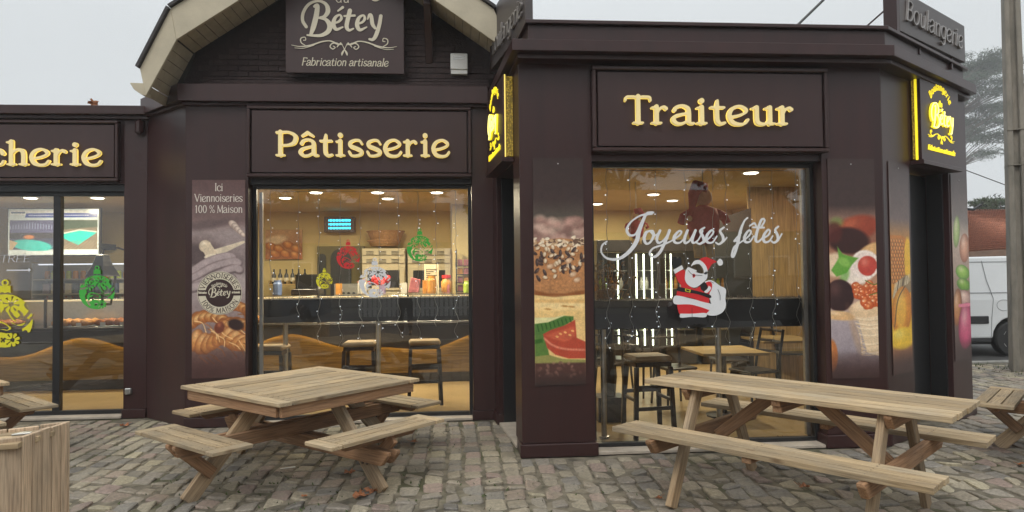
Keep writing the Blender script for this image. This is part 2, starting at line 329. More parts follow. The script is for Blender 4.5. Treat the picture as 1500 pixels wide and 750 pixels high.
# skeleton alphabet, x-height 1. W stem half width, T hairline, L serif reach, S serif half thickness
def glyph(ch, W, T, L, S):
    g = []; st = lambda *p: g.append(np.array([(q[0], q[1], q[2] if len(q) > 2 else W) for q in p], float))
    cv = lambda *p: g.append(spline([(q[0], q[1], q[2] if len(q) > 2 else W) for q in p]))
    def serif(x, y, l=1, r=1):
        if L > 0: st((x-L*l, y, S), (x+L*r, y, S))
    def stem(x, y0, y1, bot=(1, 1), top=(1, 0)):
        st((x, y0+S, W), (x, y1-S*.5, W))
        if bot: serif(x, y0+S, *bot)
        if top and L > 0: st((x-L*top[0], y1-S*1.6, S), (x-W*.3, y1-S, S)); 
        if top and top[1]: serif(x, y1-S, 1, 1)
    if ch == 'T': st((0, S, W), (0, 1.5, W)); serif(0, S); cv((-.55, 1.27, S), (-.5, 1.45, S*1.1), (-.2, 1.48, S)); st((-.45, 1.46, S*1.1), (.45, 1.46, S*1.1)); cv((.55, 1.27, S), (.5, 1.45, S*1.1), (.2, 1.48, S)); w = 1.0; c = 0
    elif ch == 'P': stem(-.3, 0, 1.5, (1, 1), (1, 1)); cv((-.3, 1.44, T), (.15, 1.44, T), (.48, 1.2, W), (.42, .82, W), (.1, .66, T), (-.3, .66, T)); w = 1.0; c = .05
    elif ch == 'B': stem(-.3, 0, 1.5, (1, .4), (1, .5)); cv((-.3, 1.44, T), (.1, 1.44, T), (.34, 1.22, W*.9), (.1, .84, T), (-.3, .80, T)); cv((-.2, .82, T), (.25, .78, T), (.46, .45, W), (.2, .08, T), (-.3, .06, T)); w = 1.0; c = .05
    elif ch == 'F': stem(-.28, 0, 1.45, (1, 1), (1, .5)); st((-.28, 1.42, T), (.42, 1.42, T)); st((.42, 1.42, T), (.42, 1.25, T)); st((-.28, .78, T), (.25, .78, T)); w = .86; c = .03
    elif ch == 'V': st((-.55, 1.4, W), (0, .05, W)); st((0, .05, T), (.5, 1.4, T)); serif(-.55, 1.4); serif(.5, 1.4); w = 1.15; c = 0
    elif ch == 'M': st((-.55, 0, T), (-.5, 1.4, T)); st((-.5, 1.4, W), (0, .15, W)); st((0, .15, T), (.5, 1.4, T)); st((.5, 1.4, W), (.55, 0, W)); serif(-.55, S); serif(.55, S); w = 1.4; c = 0
    elif ch == 'N': st((-.45, 0, T), (-.45, 1.4, T)); st((-.45, 1.4, W), (.45, .02, W)); st((.45, 0, T), (.45, 1.4, T)); serif(-.45, S, .6, .6); w = 1.2; c = 0
    elif ch == 'A': st((-.5, 0, T), (0, 1.42, T)); st((0, 1.42, W), (.5, 0, W)); st((-.3, .5, T), (.3, .5, T)); serif(-.5, S, .6, .6); serif(.5, S, .6, .6); w = 1.15; c = 0
    elif ch == 'E': stem(-.3, 0, 1.45, (1, 0), (1, 0)); [st((-.3, y, T), (x, y, T)) for y, x in ((1.42, .38), (.74, .25), (.05, .42))]; w = .95; c = .05
    elif ch == 'I': stem(0, 0, 1.45, (1, 1), (1, 1)); w = .6; c = 0
    elif ch == 'O' or ch == '0': rx = .55 if ch == 'O' else .36; a = [(rx*math.sin(t), .72+.70*math.cos(t), T+(W-T)*abs(math.sin(t))) for t in np.linspace(0, 2*math.pi, 13)]; cv(*a); w = 2*rx+.3; c = 0
    elif ch == '1': stem(0, 0, 1.4, (1, 1), (1, 0)); st((-.2, 1.2, T), (0, 1.38, T)); w = .75; c = 0
    elif ch == '%': st((-.4, 0, T), (.4, 1.4, T)); [cv(*[(cx+.2*math.sin(t), cy+.28*math.cos(t), T) for t in np.linspace(0, 2*math.pi, 9)]) for cx, cy in ((-.35, 1.1), (.35, .3))]; w = 1.3; c = 0
    elif ch == 'R': stem(-.3, 0, 1.45, (1, 1), (1, .5)); cv((-.3, 1.4, T), (.1, 1.4, T), (.36, 1.12, W), (.1, .8, T), (-.3, .76, T)); st((.0, .78, W), (.45, .04, W)); w = 1.05; c = .05
    elif ch in 'Ss':
        k = 1.4 if ch == 'S' else 1.; q = [(.32, .76, T), (.2, .95, T), (-.03, .98, T), (-.28, .84, W*.8), (-.26, .62, W), (.02, .48, W), (.28, .32, W), (.27, .12, W*.8), (.0, .02, T), (-.24, .06, T), (-.34, .27, T*1.1)]
        cv(*[(x, y*k, r) for x, y, r in q]); w = .86; c = 0
    elif ch in 'aâ':
        cv((-.34, .76, T*1.5), (-.24, .93, T*1.2), (.02, 1.0, T*1.1), (.25, .86, W*.9), (.29, .6, W), (.29, .2, W), (.36, .04, T), (.50, .04, T)); cv((.27, .60, T), (.02, .54, T), (-.3, .42, W*.8), (-.40, .22, W), (-.24, .03, T*1.3), (.0, .03, T), (.27, .2, T)); w = .98; c = 0
        if ch == 'â': st((-.3, 1.22, T), (-.03, 1.42, T*1.5)); st((-.03, 1.42, T*1.5), (.26, 1.22, T))
    elif ch in 'eé':
        cv((-.36, .40, T), (.0, .48, T), (.30, .64, T), (.33, .82, W*.8), (.06, 1.0, T), (-.27, .86, W*.8), (-.42, .5, W), (-.28, .12, W), (.02, .0, T*1.2), (.28, .06, T), (.42, .26, T)); w = .94; c = 0
        if ch == 'é': st((.0, 1.2, T), (.2, 1.45, T*1.5))
    elif ch == 'c': cv((.36, .72, T*1.8), (.26, .93, T), (.04, 1., T), (-.26, .84, W*.9), (-.38, .5, W), (-.25, .13, W*.9), (.05, .0, T), (.3, .06, T), (.4, .24, T)); w = .86; c = 0
    elif ch == 'o': cv(*[(.40*math.sin(t), .5+.49*math.cos(t), T+(W-T)*abs(math.sin(t))) for t in np.linspace(0, 2*math.pi, 13)]); w = 1.0; c = 0
    elif ch == 'i': stem(0, 0, .97); st((0, 1.28, W*1.25), (.001, 1.28, W*1.25)); w = .56; c = 0
    elif ch == 'l': stem(0, 0, 1.5); w = .52; c = 0
    elif ch == 'n': stem(-.3, 0, .97, (.8, .8)); cv((-.3, .72, T), (-.05, .95, T), (.22, .9, W), (.3, .65, W), (.3, S, W)); serif(.3, S, .8, .8); w = 1.08; c = 0
    elif ch == 'h': stem(-.3, 0, 1.5, (.9, .9)); cv((-.3, .70, T), (-.05, .95, T), (.22, .9, W), (.3, .65, W), (.3, S, W)); serif(.3, S, .9, .9); w = 1.08; c = 0
    elif ch == 'r': stem(-.12, 0, .97); cv((-.1, .58, T), (.02, .82, T), (.2, .93, T), (.3, .84, W*.85)); w = .76; c = .05
    elif ch == 't': cv((-.02, 1.30, T*.9), (-.05, .95, W), (-.05, .5, W), (-.03, .18, W), (.1, .03, T*1.3), (.3, .08, T)); st((-.30, .92, T), (.27, .92, T)); w = .70; c = 0
    elif ch == 'u': stem(-.3, .3, .97, None); cv((-.3, .4, W), (-.26, .12, W), (-.05, .02, T*1.2), (.15, .08, T), (.3, .3, T)); stem(.3, 0, .97, (0, 1)); w = 1.1; c = 0
    elif ch == 'b': stem(-.3, 0, 1.5, None); cv((-.3, .72, T), (.0, .98, T), (.36, .8, W), (.38, .3, W), (.05, .0, T), (-.3, .2, T)); w = 1.02; c = .05
    elif ch == 'd': stem(.3, 0, 1.5, (0, 1)); cv((.3, .72, T), (.0, .98, T), (-.36, .8, W), (-.38, .3, W), (-.05, .0, T), (.3, .2, T)); w = 1.04; c = -.02
    elif ch == 'g': cv((.3, .72, T), (.0, .98, T), (-.36, .8, W), (-.38, .3, W), (-.05, .0, T), (.3, .2, T)); cv((.3, .95, W), (.3, .1, W), (.22, -.35, W), (-.1, -.45, T), (-.3, -.3, T)); w = 1.0; c = 0
    else: w = .5; c = 0
    return g, w, c
def textline(s, size, W=.07, T=.045, L=.16, S=.04, slant=0., track=0., width=None, cw=1.):
    """strokes per letter, placed along x from 0; size = x-height in metres"""
    x = 0; out = []
    for ch in s:
        g, w, c = glyph(ch, W, T, L, S)
        if g:
            o = []
            for q in g:
                q = q.copy(); q[:, 0] += x+w/2-c; q[:, 0] += slant*q[:, 1]; q[:, 0] *= cw; o.append(q*size)
            out.append(o)
        x += w+track
    tot = x*size*cw
    if width:
        k = width/tot
        for o in out:
            for q in o: q[:, 0] *= k
        tot = width
    return out, tot
def frame(O, R, U=(0, 0, 1)):
    R = Vector(R).normalized(); U = Vector(U); Nn = R.cross(U); Mx = Matrix((( R.x, U.x, Nn.x, O[0]), (R.y, U.y, Nn.y, O[1]), (R.z, U.z, Nn.z, O[2]), (0, 0, 0, 1))); return Mx
def print_line(name, s, size, mx, parent, mt, depth=.002, center=False, x=0, y=0, off=0., res=None, **kw):
    g, tot = textline(s, size, **kw); dx = x-(tot/2 if center else 0)
    st = [q+np.array([dx, y, 0]) for o in g for q in o]
    return solid(name, st, mt, mx, parent, depth, res or size/16, off=off)
# the bakery's name in brush script, drawn on a 1200 x 750 sheet
BET_B = [[(345, 90, 5), (335, 92, 12), (362, 85, 20), (352, 180, 24), (325, 290, 24), (300, 362, 14)], [(268, 368, 8), (330, 372, 12), (400, 368, 16), (462, 330, 22), (478, 270, 24), (440, 215, 16), (375, 200, 9)],
         [(375, 200, 9), (430, 185, 16), (462, 130, 22), (440, 65, 16), (370, 38, 12), (285, 70, 14), (232, 150, 15), (225, 230, 15), (258, 288, 15)]]
BET_R = [[(505, 250, 9), (560, 235, 11), (588, 200, 13), (572, 168, 9), (530, 195, 15), (512, 260, 20), (540, 308, 15), (600, 285, 7)], [(556, 130, 8), (600, 95, 13)],
         [(668, 125, 20), (650, 200, 20), (636, 280, 19), (660, 315, 13), (700, 298, 7)], [(615, 178, 9), (712, 172, 11)],
         [(730, 255, 9), (785, 235, 11), (808, 200, 13), (795, 168, 9), (752, 195, 15), (735, 260, 20), (760, 310, 15), (825, 282, 7)],
         [(835, 205, 6), (850, 165, 12), (868, 172, 17), (880, 250, 18), (905, 290, 12)], [(960, 172, 17), (945, 260, 18), (915, 355, 19), (885, 400, 15), (850, 398, 10)]]
ORN = [[(120, 465, 2), (200, 478, 4), (300, 465, 7), (400, 430, 6), (480, 420, 5), (540, 445, 8), (590, 455, 3)], [(150, 492, 2), (230, 495, 3), (330, 465, 3)], [(250, 468, 3), (210, 440, 5), (208, 400, 5), (245, 388, 4), (252, 415, 4), (232, 418, 4)],
       [(545, 440, 5), (500, 445, 5), (480, 475, 5), (505, 498, 5), (528, 482, 4), (510, 470, 4)], [(590, 445, 3), (610, 490, 3), (635, 535, 9), (640, 560, 2)], [(560, 455, 8), (545, 480, 3)], [(580, 440, 7), (560, 460, 3)]]
ORN2 = [[(1230-x, y, r) for x, y, r in s] for s in ORN]
def sheet(strokes, k=1/1200., cy=375):
    return [spline([((x-610)*k, (cy-y)*k, r*k) for x, y, r in s]) if len(s) > 2 else np.array([((x-610)*k, (cy-y)*k, r*k) for x, y, r in s]) for s in strokes]
# ------------------------------------------------------------------ printed pictures, painted from code (flat print on real boards)
def fbm(h, w, cell, seed=0, oct=4):
    r = np.random.default_rng(seed); o = np.zeros((h, w)); a = 1.; tot = 0
    for k in range(oct):
        c = max(2., cell/2**k); gh, gw = int(h/c)+3, int(w/c)+3; g = r.random((gh, gw))
        y = np.arange(h)/c; x = np.arange(w)/c; yi = y.astype(int); xi = x.astype(int); fy = (y-yi)[:, None]; fx = (x-xi)[None]
        fy = fy*fy*(3-2*fy); fx = fx*fx*(3-2*fx)
        v = (g[yi][:, xi]*(1-fy)*(1-fx)+g[yi+1][:, xi]*fy*(1-fx)+g[yi][:, xi+1]*(1-fy)*fx+g[yi+1][:, xi+1]*fy*fx)
        o += a*v; tot += a; a *= .5
    return o/tot
class Canvas:
    """a sheet measured in its own units (w x h), k pixels per unit, colours 0..255"""
    def __init__(s, w, h, k, c): s.w, s.h, s.k = w, h, k; s.H, s.W = int(h*k), int(w*k); s.a = np.ones((s.H, s.W, 3))*np.array(c)/255.; s.Y, s.X = np.mgrid[0:s.H, 0:s.W]/float(k)
    def mixin(s, m, c, sl=None):
        c = np.asarray(c)/255.; t = s.a if sl is None else s.a[sl]; t[:] = t*(1-m[..., None])+c*m[..., None]
    def grad(s, stops):
        ys = [p[0] for p in stops]
        for i in range(3): s.a[..., i] = np.interp(s.Y, ys, [p[1][i]/255. for p in stops])
    def ell(s, cx, cy, rx, ry, c, rot=0., soft=.6, hi=None, hk=.6, a=1., dark=None):
        R = max(rx, ry)+2*soft; j0, j1 = max(0, int((cy-R)*s.k)), min(s.H, int((cy+R)*s.k)+1); i0, i1 = max(0, int((cx-R)*s.k)), min(s.W, int((cx+R)*s.k)+1)
        if j1 <= j0 or i1 <= i0: return
        sl = (slice(j0, j1), slice(i0, i1)); X, Y = s.X[sl]-cx, s.Y[sl]-cy; co, si = math.cos(rot), math.sin(rot)
        u, v = (X*co+Y*si)/rx, (-X*si+Y*co)/ry; d = np.hypot(u, v); m = np.clip((1-d)*min(rx, ry)/soft+.5, 0, 1)*a
        C = np.ones(X.shape+(3,))*np.array(c)
        if dark is not None: e = np.clip(d, 0, 1)[..., None]**2.5; C = C*(1-e)+np.array(dark)*e
        if hi is not None: g = (np.exp(-((u+.3)**2+(v+.4)**2)*5)*hk)[..., None]; C = C*(1-g)+np.array(hi)*g
        s.mixin(m, C, sl)
    def poly(s, pts, c, soft=.6, a=1., tex=None):
        P = np.array(pts, float); ins = np.zeros(s.X.shape, bool); D = np.full(s.X.shape, 9e9)
        for (x1, y1), (x2, y2) in zip(P, np.roll(P, -1, 0)):
            with np.errstate(divide='ignore', invalid='ignore'):
                cnd = ((y1 > s.Y) != (y2 > s.Y)) & (s.X < (x2-x1)*(s.Y-y1)/(y2-y1+1e-12)+x1)
            ins ^= cnd; dx, dy = x2-x1, y2-y1; t = np.clip(((s.X-x1)*dx+(s.Y-y1)*dy)/(dx*dx+dy*dy+1e-9), 0, 1); D = np.minimum(D, np.hypot(s.X-x1-t*dx, s.Y-y1-t*dy))
        m = np.clip(np.where(ins, D, -D)/soft+.5, 0, 1)*a; C = np.ones(s.X.shape+(3,))*np.array(c)
        if tex is not None: C = C*tex[..., None]
        s.mixin(m, C)
    def line(s, pts, r, c, soft=.4, a=1.):
        sp = spline([(x, y, r) for x, y in pts]) if len(pts) > 2 else np.array([(x, y, r) for x, y in pts], float)
        for p, q in zip(sp[:-1], sp[1:]):
            R = r+soft*2; j0, j1 = max(0, int((min(p[1], q[1])-R)*s.k)), min(s.H, int((max(p[1], q[1])+R)*s.k)+1); i0, i1 = max(0, int((min(p[0], q[0])-R)*s.k)), min(s.W, int((max(p[0], q[0])+R)*s.k)+1)
            if j1 <= j0 or i1 <= i0: continue
            sl = (slice(j0, j1), slice(i0, i1)); X, Y = s.X[sl], s.Y[sl]; dx, dy = q[0]-p[0], q[1]-p[1]; t = np.clip(((X-p[0])*dx+(Y-p[1])*dy)/(dx*dx+dy*dy+1e-9), 0, 1)
            s.mixin(np.clip((r-np.hypot(X-p[0]-t*dx, Y-p[1]-t*dy))/soft+.5, 0, 1)*a, c, sl)
    def noise(s, amp, cell, seed=0, mask=None, y0=None, y1=None):
        n = (fbm(s.H, s.W, cell*s.k, seed)-.5)*2*amp; m = np.ones_like(n)
        if y0 is not None: m = np.clip((s.Y-y0)/3, 0, 1)*np.clip((y1-s.Y)/3, 0, 1)
        s.a *= (1+n*m)[..., None]
PB = (52, 34, 32)
def poster_burger():
    c = Canvas(75, 330, 4, PB); r = random.Random(3)
    c.grad([(0, PB), (60, (60, 42, 41)), (85, (84, 76, 68)), (92, (150, 126, 116)), (330, (150, 110, 90))])
    for i in range(90): x, y = r.uniform(-3, 78), r.uniform(88, 128); c.ell(x, y, r.uniform(4, 8), r.uniform(3, 6), r.choice([(196, 150, 140), (160, 116, 108), (120, 82, 76), (214, 178, 166)]), soft=5, a=.6)
    c.poly([(0, 124), (20, 119), (40, 117), (75, 121), (75, 200), (0, 200)], (192, 128, 74), 2); c.noise(.16, 3, 4, y0=121, y1=200)
    for i in range(120): x, y = r.uniform(-2, 77), r.gauss(124, 3); c.ell(x, y, r.uniform(2, 4), r.uniform(1.4, 2.4), r.choice([(236, 222, 200), (196, 160, 120), (226, 200, 170), (110, 80, 62)]), r.uniform(-.6, .6), soft=.8)
    for i in range(64):
        x, y = r.uniform(0, 75), r.uniform(128, 176) if i % 3 else r.uniform(140, 165); a = r.uniform(0, 3.14)
        c.ell(x+.6, y+1, 4.2, 2.6, (120, 70, 36), a, .8, a=.7)
        if r.random() < .4: c.ell(x, y, 5.4, 2.2, (62, 44, 44), a, .5, hi=(150, 130, 130))
        else: c.ell(x, y, 3.9, 2.5, (226, 208, 180), a, .5, hi=(255, 250, 240), dark=(190, 150, 110))
    for x, y in ((52, 150), (64, 178), (24, 158), (58, 170)): c.ell(x, y, 6, 4, (222, 186, 150), -.4, .6, hi=(244, 224, 200), dark=(176, 120, 80))
    c.poly([(0, 192), (20, 197), (45, 198), (60, 195), (75, 193), (75, 206), (0, 206)], (150, 84, 34), 3)
    c.poly([(0, 199), (30, 203), (75, 199), (75, 300), (0, 300)], (240, 200, 122), 2); c.ell(40, 212, 50, 9, (250, 222, 160), 0, 8, a=.7); c.poly([(0, 206), (75, 206), (75, 212), (0, 210)], (222, 164, 80), 3, a=.6)
    c.noise(.06, 5, 8, y0=200, y1=240)
    for x, y in ((55, 217), (20, 220), (45, 216)): c.ell(x, y, 5, 1.4, (206, 150, 72), .1, 1)
    c.poly([(0, 232), (30, 232), (44, 229), (52, 232), (40, 240), (20, 246), (0, 249)], (226, 222, 160), 1.2); c.poly([(0, 241), (20, 239), (44, 230), (58, 231), (58, 236), (40, 247), (15, 256), (0, 258)], (74, 128, 48), 1.6)
    for i in range(9): c.line([(4+i*6, 243-i*1.2), (6+i*6, 252-i*1.6)], .9, (34, 94, 22), 1)
    c.poly([(0, 256), (14, 256), (22, 290), (0, 292)], (84, 130, 48), 2); c.poly([(0, 264), (12, 262), (12, 268), (0, 270)], (46, 108, 24), 2)
    c.poly([(58, 231), (75, 240), (75, 285), (60, 285)], (238, 196, 122), 2)
    c.poly([(12, 256), (24, 250), (44, 244), (60, 236), (62, 262), (75, 268), (75, 292), (50, 292), (30, 286), (18, 276)], (198, 66, 40), 1.6)
    c.poly([(16, 258), (30, 253), (58, 246), (60, 260), (45, 268), (28, 264)], (224, 98, 62), 3, a=.7)
    for x, y in ((38, 256), (45, 254), (52, 258), (33, 260), (56, 252)): c.ell(x, y, 2.4, 1.5, (246, 176, 96), .3, .7)
    c.line([(14, 262), (26, 272), (45, 278), (75, 280)], 1.4, (240, 140, 110), 2, .6)
    c.poly([(0, 288), (20, 286), (40, 292), (75, 294), (75, 300), (0, 301)], (150, 150, 74), 1.5)
    c.poly([(0, 298), (75, 298), (75, 331), (0, 331)], (84, 48, 42), 3)
    for i in range(40): c.ell(r.uniform(0, 75), r.uniform(298, 318), r.uniform(1.5, 5), r.uniform(1.2, 3.5), r.choice([(176, 128, 112), (90, 54, 48), (140, 96, 84)]), r.uniform(0, 3), 1.4, a=.5)
    f = np.clip((c.Y-305)/24, 0, 1); c.mixin(f, PB); return c.a
def poster_viennoiserie():
    c = Canvas(78, 292, 4, (92, 62, 64)); r = random.Random(5)
    c.grad([(0, (94, 64, 66)), (62, (120, 96, 98)), (78, (150, 134, 138)), (100, (112, 92, 96)), (112, (120, 104, 110)), (150, (176, 162, 168)), (185, (150, 134, 140)), (292, (110, 74, 64))])
    c.ell(22, 66, 40, 6, (96, 78, 82), -.15, 6, a=.8); c.ell(70, 92, 36, 20, (160, 146, 152), .2, 12, a=.7); c.ell(8, 112, 26, 16, (84, 68, 72), .1, 9, a=.9)
    for k in range(5): c.ell(60+k*3.6, 66+k*3.8, 8-k*.9, 5.2-k*.5, (214, 196, 186), .7, .8, hi=(240, 228, 220), dark=(150, 124, 118))
    c.poly([(28, 104), (76, 90), (78, 93), (40, 112)], (214, 200, 178), 1.); c.ell(19, 98, 9, 9, (222, 206, 184), 0, 1, hi=(246, 236, 220), dark=(190, 168, 140)); c.poly([(12, 98), (26, 92), (36, 108), (32, 116), (22, 117)], (216, 198, 172), 1.); c.ell(27, 113, 9.5, 3.6, (232, 218, 196), -.15, .8)
    for pts, w in (([(0, 136), (22, 122), (48, 114), (60, 116)], 6), ([(0, 146), (30, 130), (58, 122), (68, 124)], 6), ([(4, 156), (34, 142), (60, 132), (70, 134)], 6), ([(0, 160), (20, 154), (40, 150), (58, 146)], 7)):
        c.line(pts, w, (110, 92, 98), 2, .9); c.line([(x, y-1.5) for x, y in pts], w*.7, (172, 156, 164), 3, .9)
    c.noise(.07, 6, 3, y0=60, y1=190)
    for cx, cy, s in ((58, 196, 1.), (24, 214, 1.15), (62, 226, 1.2)):
        for k in range(8):
            a = -1.1+k*.32; c.ell(cx+26*s*math.cos(a-1.2), cy+18*s*math.sin(a-1.2)+8, 12*s, 7*s, (214, 134, 58) if k % 2 else (196, 112, 44), a, 1.2, hi=(250, 206, 132), hk=.8, dark=(146, 76, 30))
    for k in range(9): c.ell(6+k*9, 236+6*math.sin(k), 10, 17, (222, 146, 70), .3+.1*k, 1.5, hi=(252, 214, 150), hk=.6, dark=(160, 86, 40))
    for k in range(26): x = r.uniform(0, 78); y = r.uniform(196, 262); c.line([(x, y), (x+r.uniform(4, 12), y+r.uniform(2, 9)), (x+r.uniform(8, 20), y+r.uniform(8, 18))], .7, r.choice([(150, 80, 30), (250, 206, 140), (176, 98, 40)]), .8, .7)
    c.ell(64, 214, 12, 8, (50, 26, 24), .3, 3); c.ell(40, 218, 7, 9, (120, 50, 30), .4, 2, hi=(220, 120, 70))
    c.noise(.10, 4, 9, y0=190, y1=270); f = np.clip((c.Y-244)/38, 0, 1)*.96; c.mixin(f, (74, 42, 40)); return c.a
def poster_canape():
    c = Canvas(72, 330, 4, PB); r = random.Random(8)
    c.grad([(0, (60, 41, 41)), (70, (64, 46, 46)), (90, (140, 104, 92)), (120, (150, 92, 70)), (200, (200, 150, 120)), (240, (172, 160, 176)), (290, (150, 140, 156)), (330, (66, 42, 42))])
    c.ell(44, 104, 34, 18, (160, 58, 34), -.2, 6, hi=(214, 110, 70)); c.ell(12, 96, 10, 8, (110, 150, 60), 0, 6, a=.6); c.ell(30, 124, 32, 20, (58, 22, 20), .1, 5); c.ell(8, 112, 12, 16, (90, 26, 20), 0, 5, a=.8)
    c.ell(64, 138, 20, 9, (226, 176, 112), -.4, 3); c.ell(10, 160, 22, 18, (232, 204, 172), 0, 5); c.ell(40, 176, 24, 14, (238, 226, 220), 0, 4)
    c.ell(54, 160, 22, 22, (238, 222, 220), 0, 3); c.ell(58, 162, 15, 15, (206, 60, 48), 0, 2, hi=(246, 150, 130))
    for i in range(60): a = r.uniform(0, 6.28); c.ell(54+20*math.cos(a), 160+20*math.sin(a), 2, 1.5, (250, 240, 240), 0, 1.2, a=.6)
    c.poly([(2, 168), (14, 150), (12, 132), (20, 144), (34, 148), (44, 150), (34, 160), (26, 172), (10, 178)], (100, 176, 52), 2.); c.ell(22, 156, 10, 6, (150, 214, 90), .5, 3, a=.7); c.ell(22, 178, 6, 12, (80, 170, 40), .5, 4, a=.6)
    c.ell(14, 206, 22, 24, (52, 24, 26), 0, 2.5, hi=(130, 84, 80), hk=.5); c.ell(12, 236, 30, 7, (226, 178, 120), .1, 3, hi=(250, 226, 190))
    c.poly([(30, 226), (42, 244), (54, 292), (74, 298), (74, 226)], (232, 206, 172), 1.5)
    for i in range(22): y = 236+i*2.7+r.uniform(-1, 1); c.line([(34+i*.8, y), (46, y+3+r.uniform(-1, 1)), (60, y+4), (74, y+2)], r.uniform(.4, .9), r.choice([(246, 230, 206), (216, 184, 144), (226, 198, 160)]), 1.4, .55)
    c.ell(56, 226, 28, 14, (230, 196, 154), -.1, 2.5, hi=(250, 228, 200)); c.ell(36, 262, 5, 34, (190, 150, 110), -.25, 6, a=.5)
    rb = sorted([(52+r.uniform(-16, 22), 206+r.uniform(-20, 22)) for _ in range(34)], key=lambda p: p[1])
    for x, y in rb:
        q = r.uniform(5.2, 7.4); c.ell(x, y, q, q*.94, (226, 96, 34), r.uniform(0, 3), 1.6, hi=(255, 190, 130), hk=.75, dark=(196, 66, 20)); c.ell(x-q*.3, y-q*.35, q*.22, q*.16, (255, 240, 220), .3, 1., a=.8)
    c.line([(54, 184), (66, 190), (74, 188)], .7, (96, 130, 40)); c.line([(60, 206), (74, 202)], .7, (96, 130, 40))
    c.ell(0, 296, 9, 24, (196, 110, 50), 0, 2, hi=(236, 160, 90)); c.ell(40, 300, 16, 6, (120, 100, 110), .2, 5, a=.6)
    f = np.clip((c.Y-286)/40, 0, 1)*.9; c.mixin(f, (66, 42, 42)); return c.a
def poster_fruit():
    c = Canvas(52, 300, 4, PB); r = random.Random(2)
    c.grad([(0, (66, 50, 50)), (80, (110, 92, 92)), (105, (190, 130, 60)), (190, (230, 150, 20)), (240, (246, 190, 20)), (262, (190, 120, 70)), (300, (76, 50, 50))])
    c.poly([(0, 104), (34, 104), (52, 112), (52, 172), (0, 172)], (206, 120, 24), 1.5); c.ell(46, 140, 10, 34, (246, 190, 20), 0, 2)
    for j in range(12):
        for i in range(5): c.ell(3+i*7+(j % 2)*3, 112+j*5.2, 3, 3.4, (232, 140, 40), .2, .8, hi=(255, 210, 130), dark=(120, 60, 20))
    c.poly([(2, 190), (18, 168), (40, 160), (52, 166), (52, 184), (16, 206)], (150, 126, 90), 1.5)
    for i in range(16): c.line([(4+i*3.2, 192-i*1.6), (10+i*3.1, 172-i)], .8, r.choice([(226, 214, 186), (84, 66, 48), (190, 172, 136)]), .6)
    c.ell(26, 212, 26, 36, (240, 156, 22), .25, 1.4, hi=(255, 226, 120), dark=(206, 110, 10)); c.line([(6, 232), (16, 196), (36, 176)], 1.2, (110, 80, 40)); c.ell(24, 214, 12, 22, (250, 190, 50), .25, 4, a=.7)
    c.ell(26, 250, 34, 16, (248, 200, 24), 0, 4, hi=(255, 240, 130)); f = np.clip((c.Y-258)/30, 0, 1)*.95; c.mixin(f, (72, 47, 46)); return c.a
def poster_macaron():
    c = Canvas(52, 300, 4, PB); c.grad([(0, (66, 50, 50)), (70, (120, 110, 110)), (100, (190, 170, 160)), (200, (150, 120, 110)), (300, (66, 44, 46))])
    for cx, cy, rx, ry, k, dk in ((14, 92, 10, 26, (170, 200, 120), (110, 140, 70)), (38, 118, 16, 24, (214, 150, 120), (150, 84, 60)), (30, 158, 22, 12, (150, 210, 60), (84, 150, 30)), (32, 178, 22, 10, (126, 190, 40), (70, 130, 20)), (34, 200, 20, 13, (214, 176, 170), (150, 100, 96)), (10, 214, 14, 30, (206, 130, 70), (130, 66, 30)), (36, 246, 24, 38, (222, 74, 128), (150, 26, 76))):
        c.ell(cx, cy, rx, ry, k, .15, 1.5, hi=(250, 236, 226), hk=.5, dark=dk)
    for i in range(12): c.ell(16+i*3.4, 212, 2.4, 3, (236, 120, 160), 0, .8)
    f = np.clip((c.Y-268)/26, 0, 1)*.9; c.mixin(f, (66, 44, 46)); return c.a
def screen_picture():
    c = Canvas(132, 66, 4, (200, 214, 226)); c.poly([(2, 2), (130, 2), (130, 8), (2, 8)], (226, 232, 240), .6); c.poly([(26, 6), (130, 6), (130, 12), (24, 12)], (60, 80, 170), .6)
    r = random.Random(4)
    for i in range(26): c.line([(30+i*3.4, 9), (31.5+i*3.4, 9)], .9, (226, 230, 250), .5, .8)
    for i in range(4): c.line([(5+i*5, 5), (8+i*5, 5)], 1.2, (90, 110, 150), .5)
    c.poly([(2, 16), (66, 16), (66, 58), (2, 58)], (70, 74, 100), .6); c.poly([(2, 16), (66, 16), (66, 34), (2, 34)], (92, 92, 130), .6)
    for i in range(16): c.line([(3+i*4, 20+abs(i-8)*.5), (3+i*4, 28)], .8, (140, 150, 190), .6)
    c.poly([(2, 34), (66, 34), (66, 42), (2, 42)], (60, 56, 60), 1); c.ell(34, 52, 30, 8, (60, 190, 190), .1, 1.5); c.ell(30, 40, 8, 3, (200, 130, 80), 0, 1.5); c.poly([(2, 44), (14, 48), (6, 58), (2, 58)], (190, 170, 140), 1)
    c.poly([(70, 16), (130, 16), (130, 58), (70, 58)], (120, 110, 96), .6); c.poly([(70, 16), (130, 16), (130, 26), (70, 30)], (74, 88, 74), 1.5)
    c.poly([(71, 38), (104, 31), (129, 34), (102, 52)], (50, 190, 186), 1); c.poly([(71, 38), (104, 31), (129, 34), (129, 32), (104, 29), (71, 36)], (190, 200, 196), .6)
    for i in range(10): c.line([(76+i*6, 58), (96+i*5, 46)], .5, (160, 146, 126), .6, .7)
    c.poly([(2, 60), (130, 60), (130, 64), (2, 64)], (210, 222, 232), .6); c.noise(.08, 3, 2); return c.a
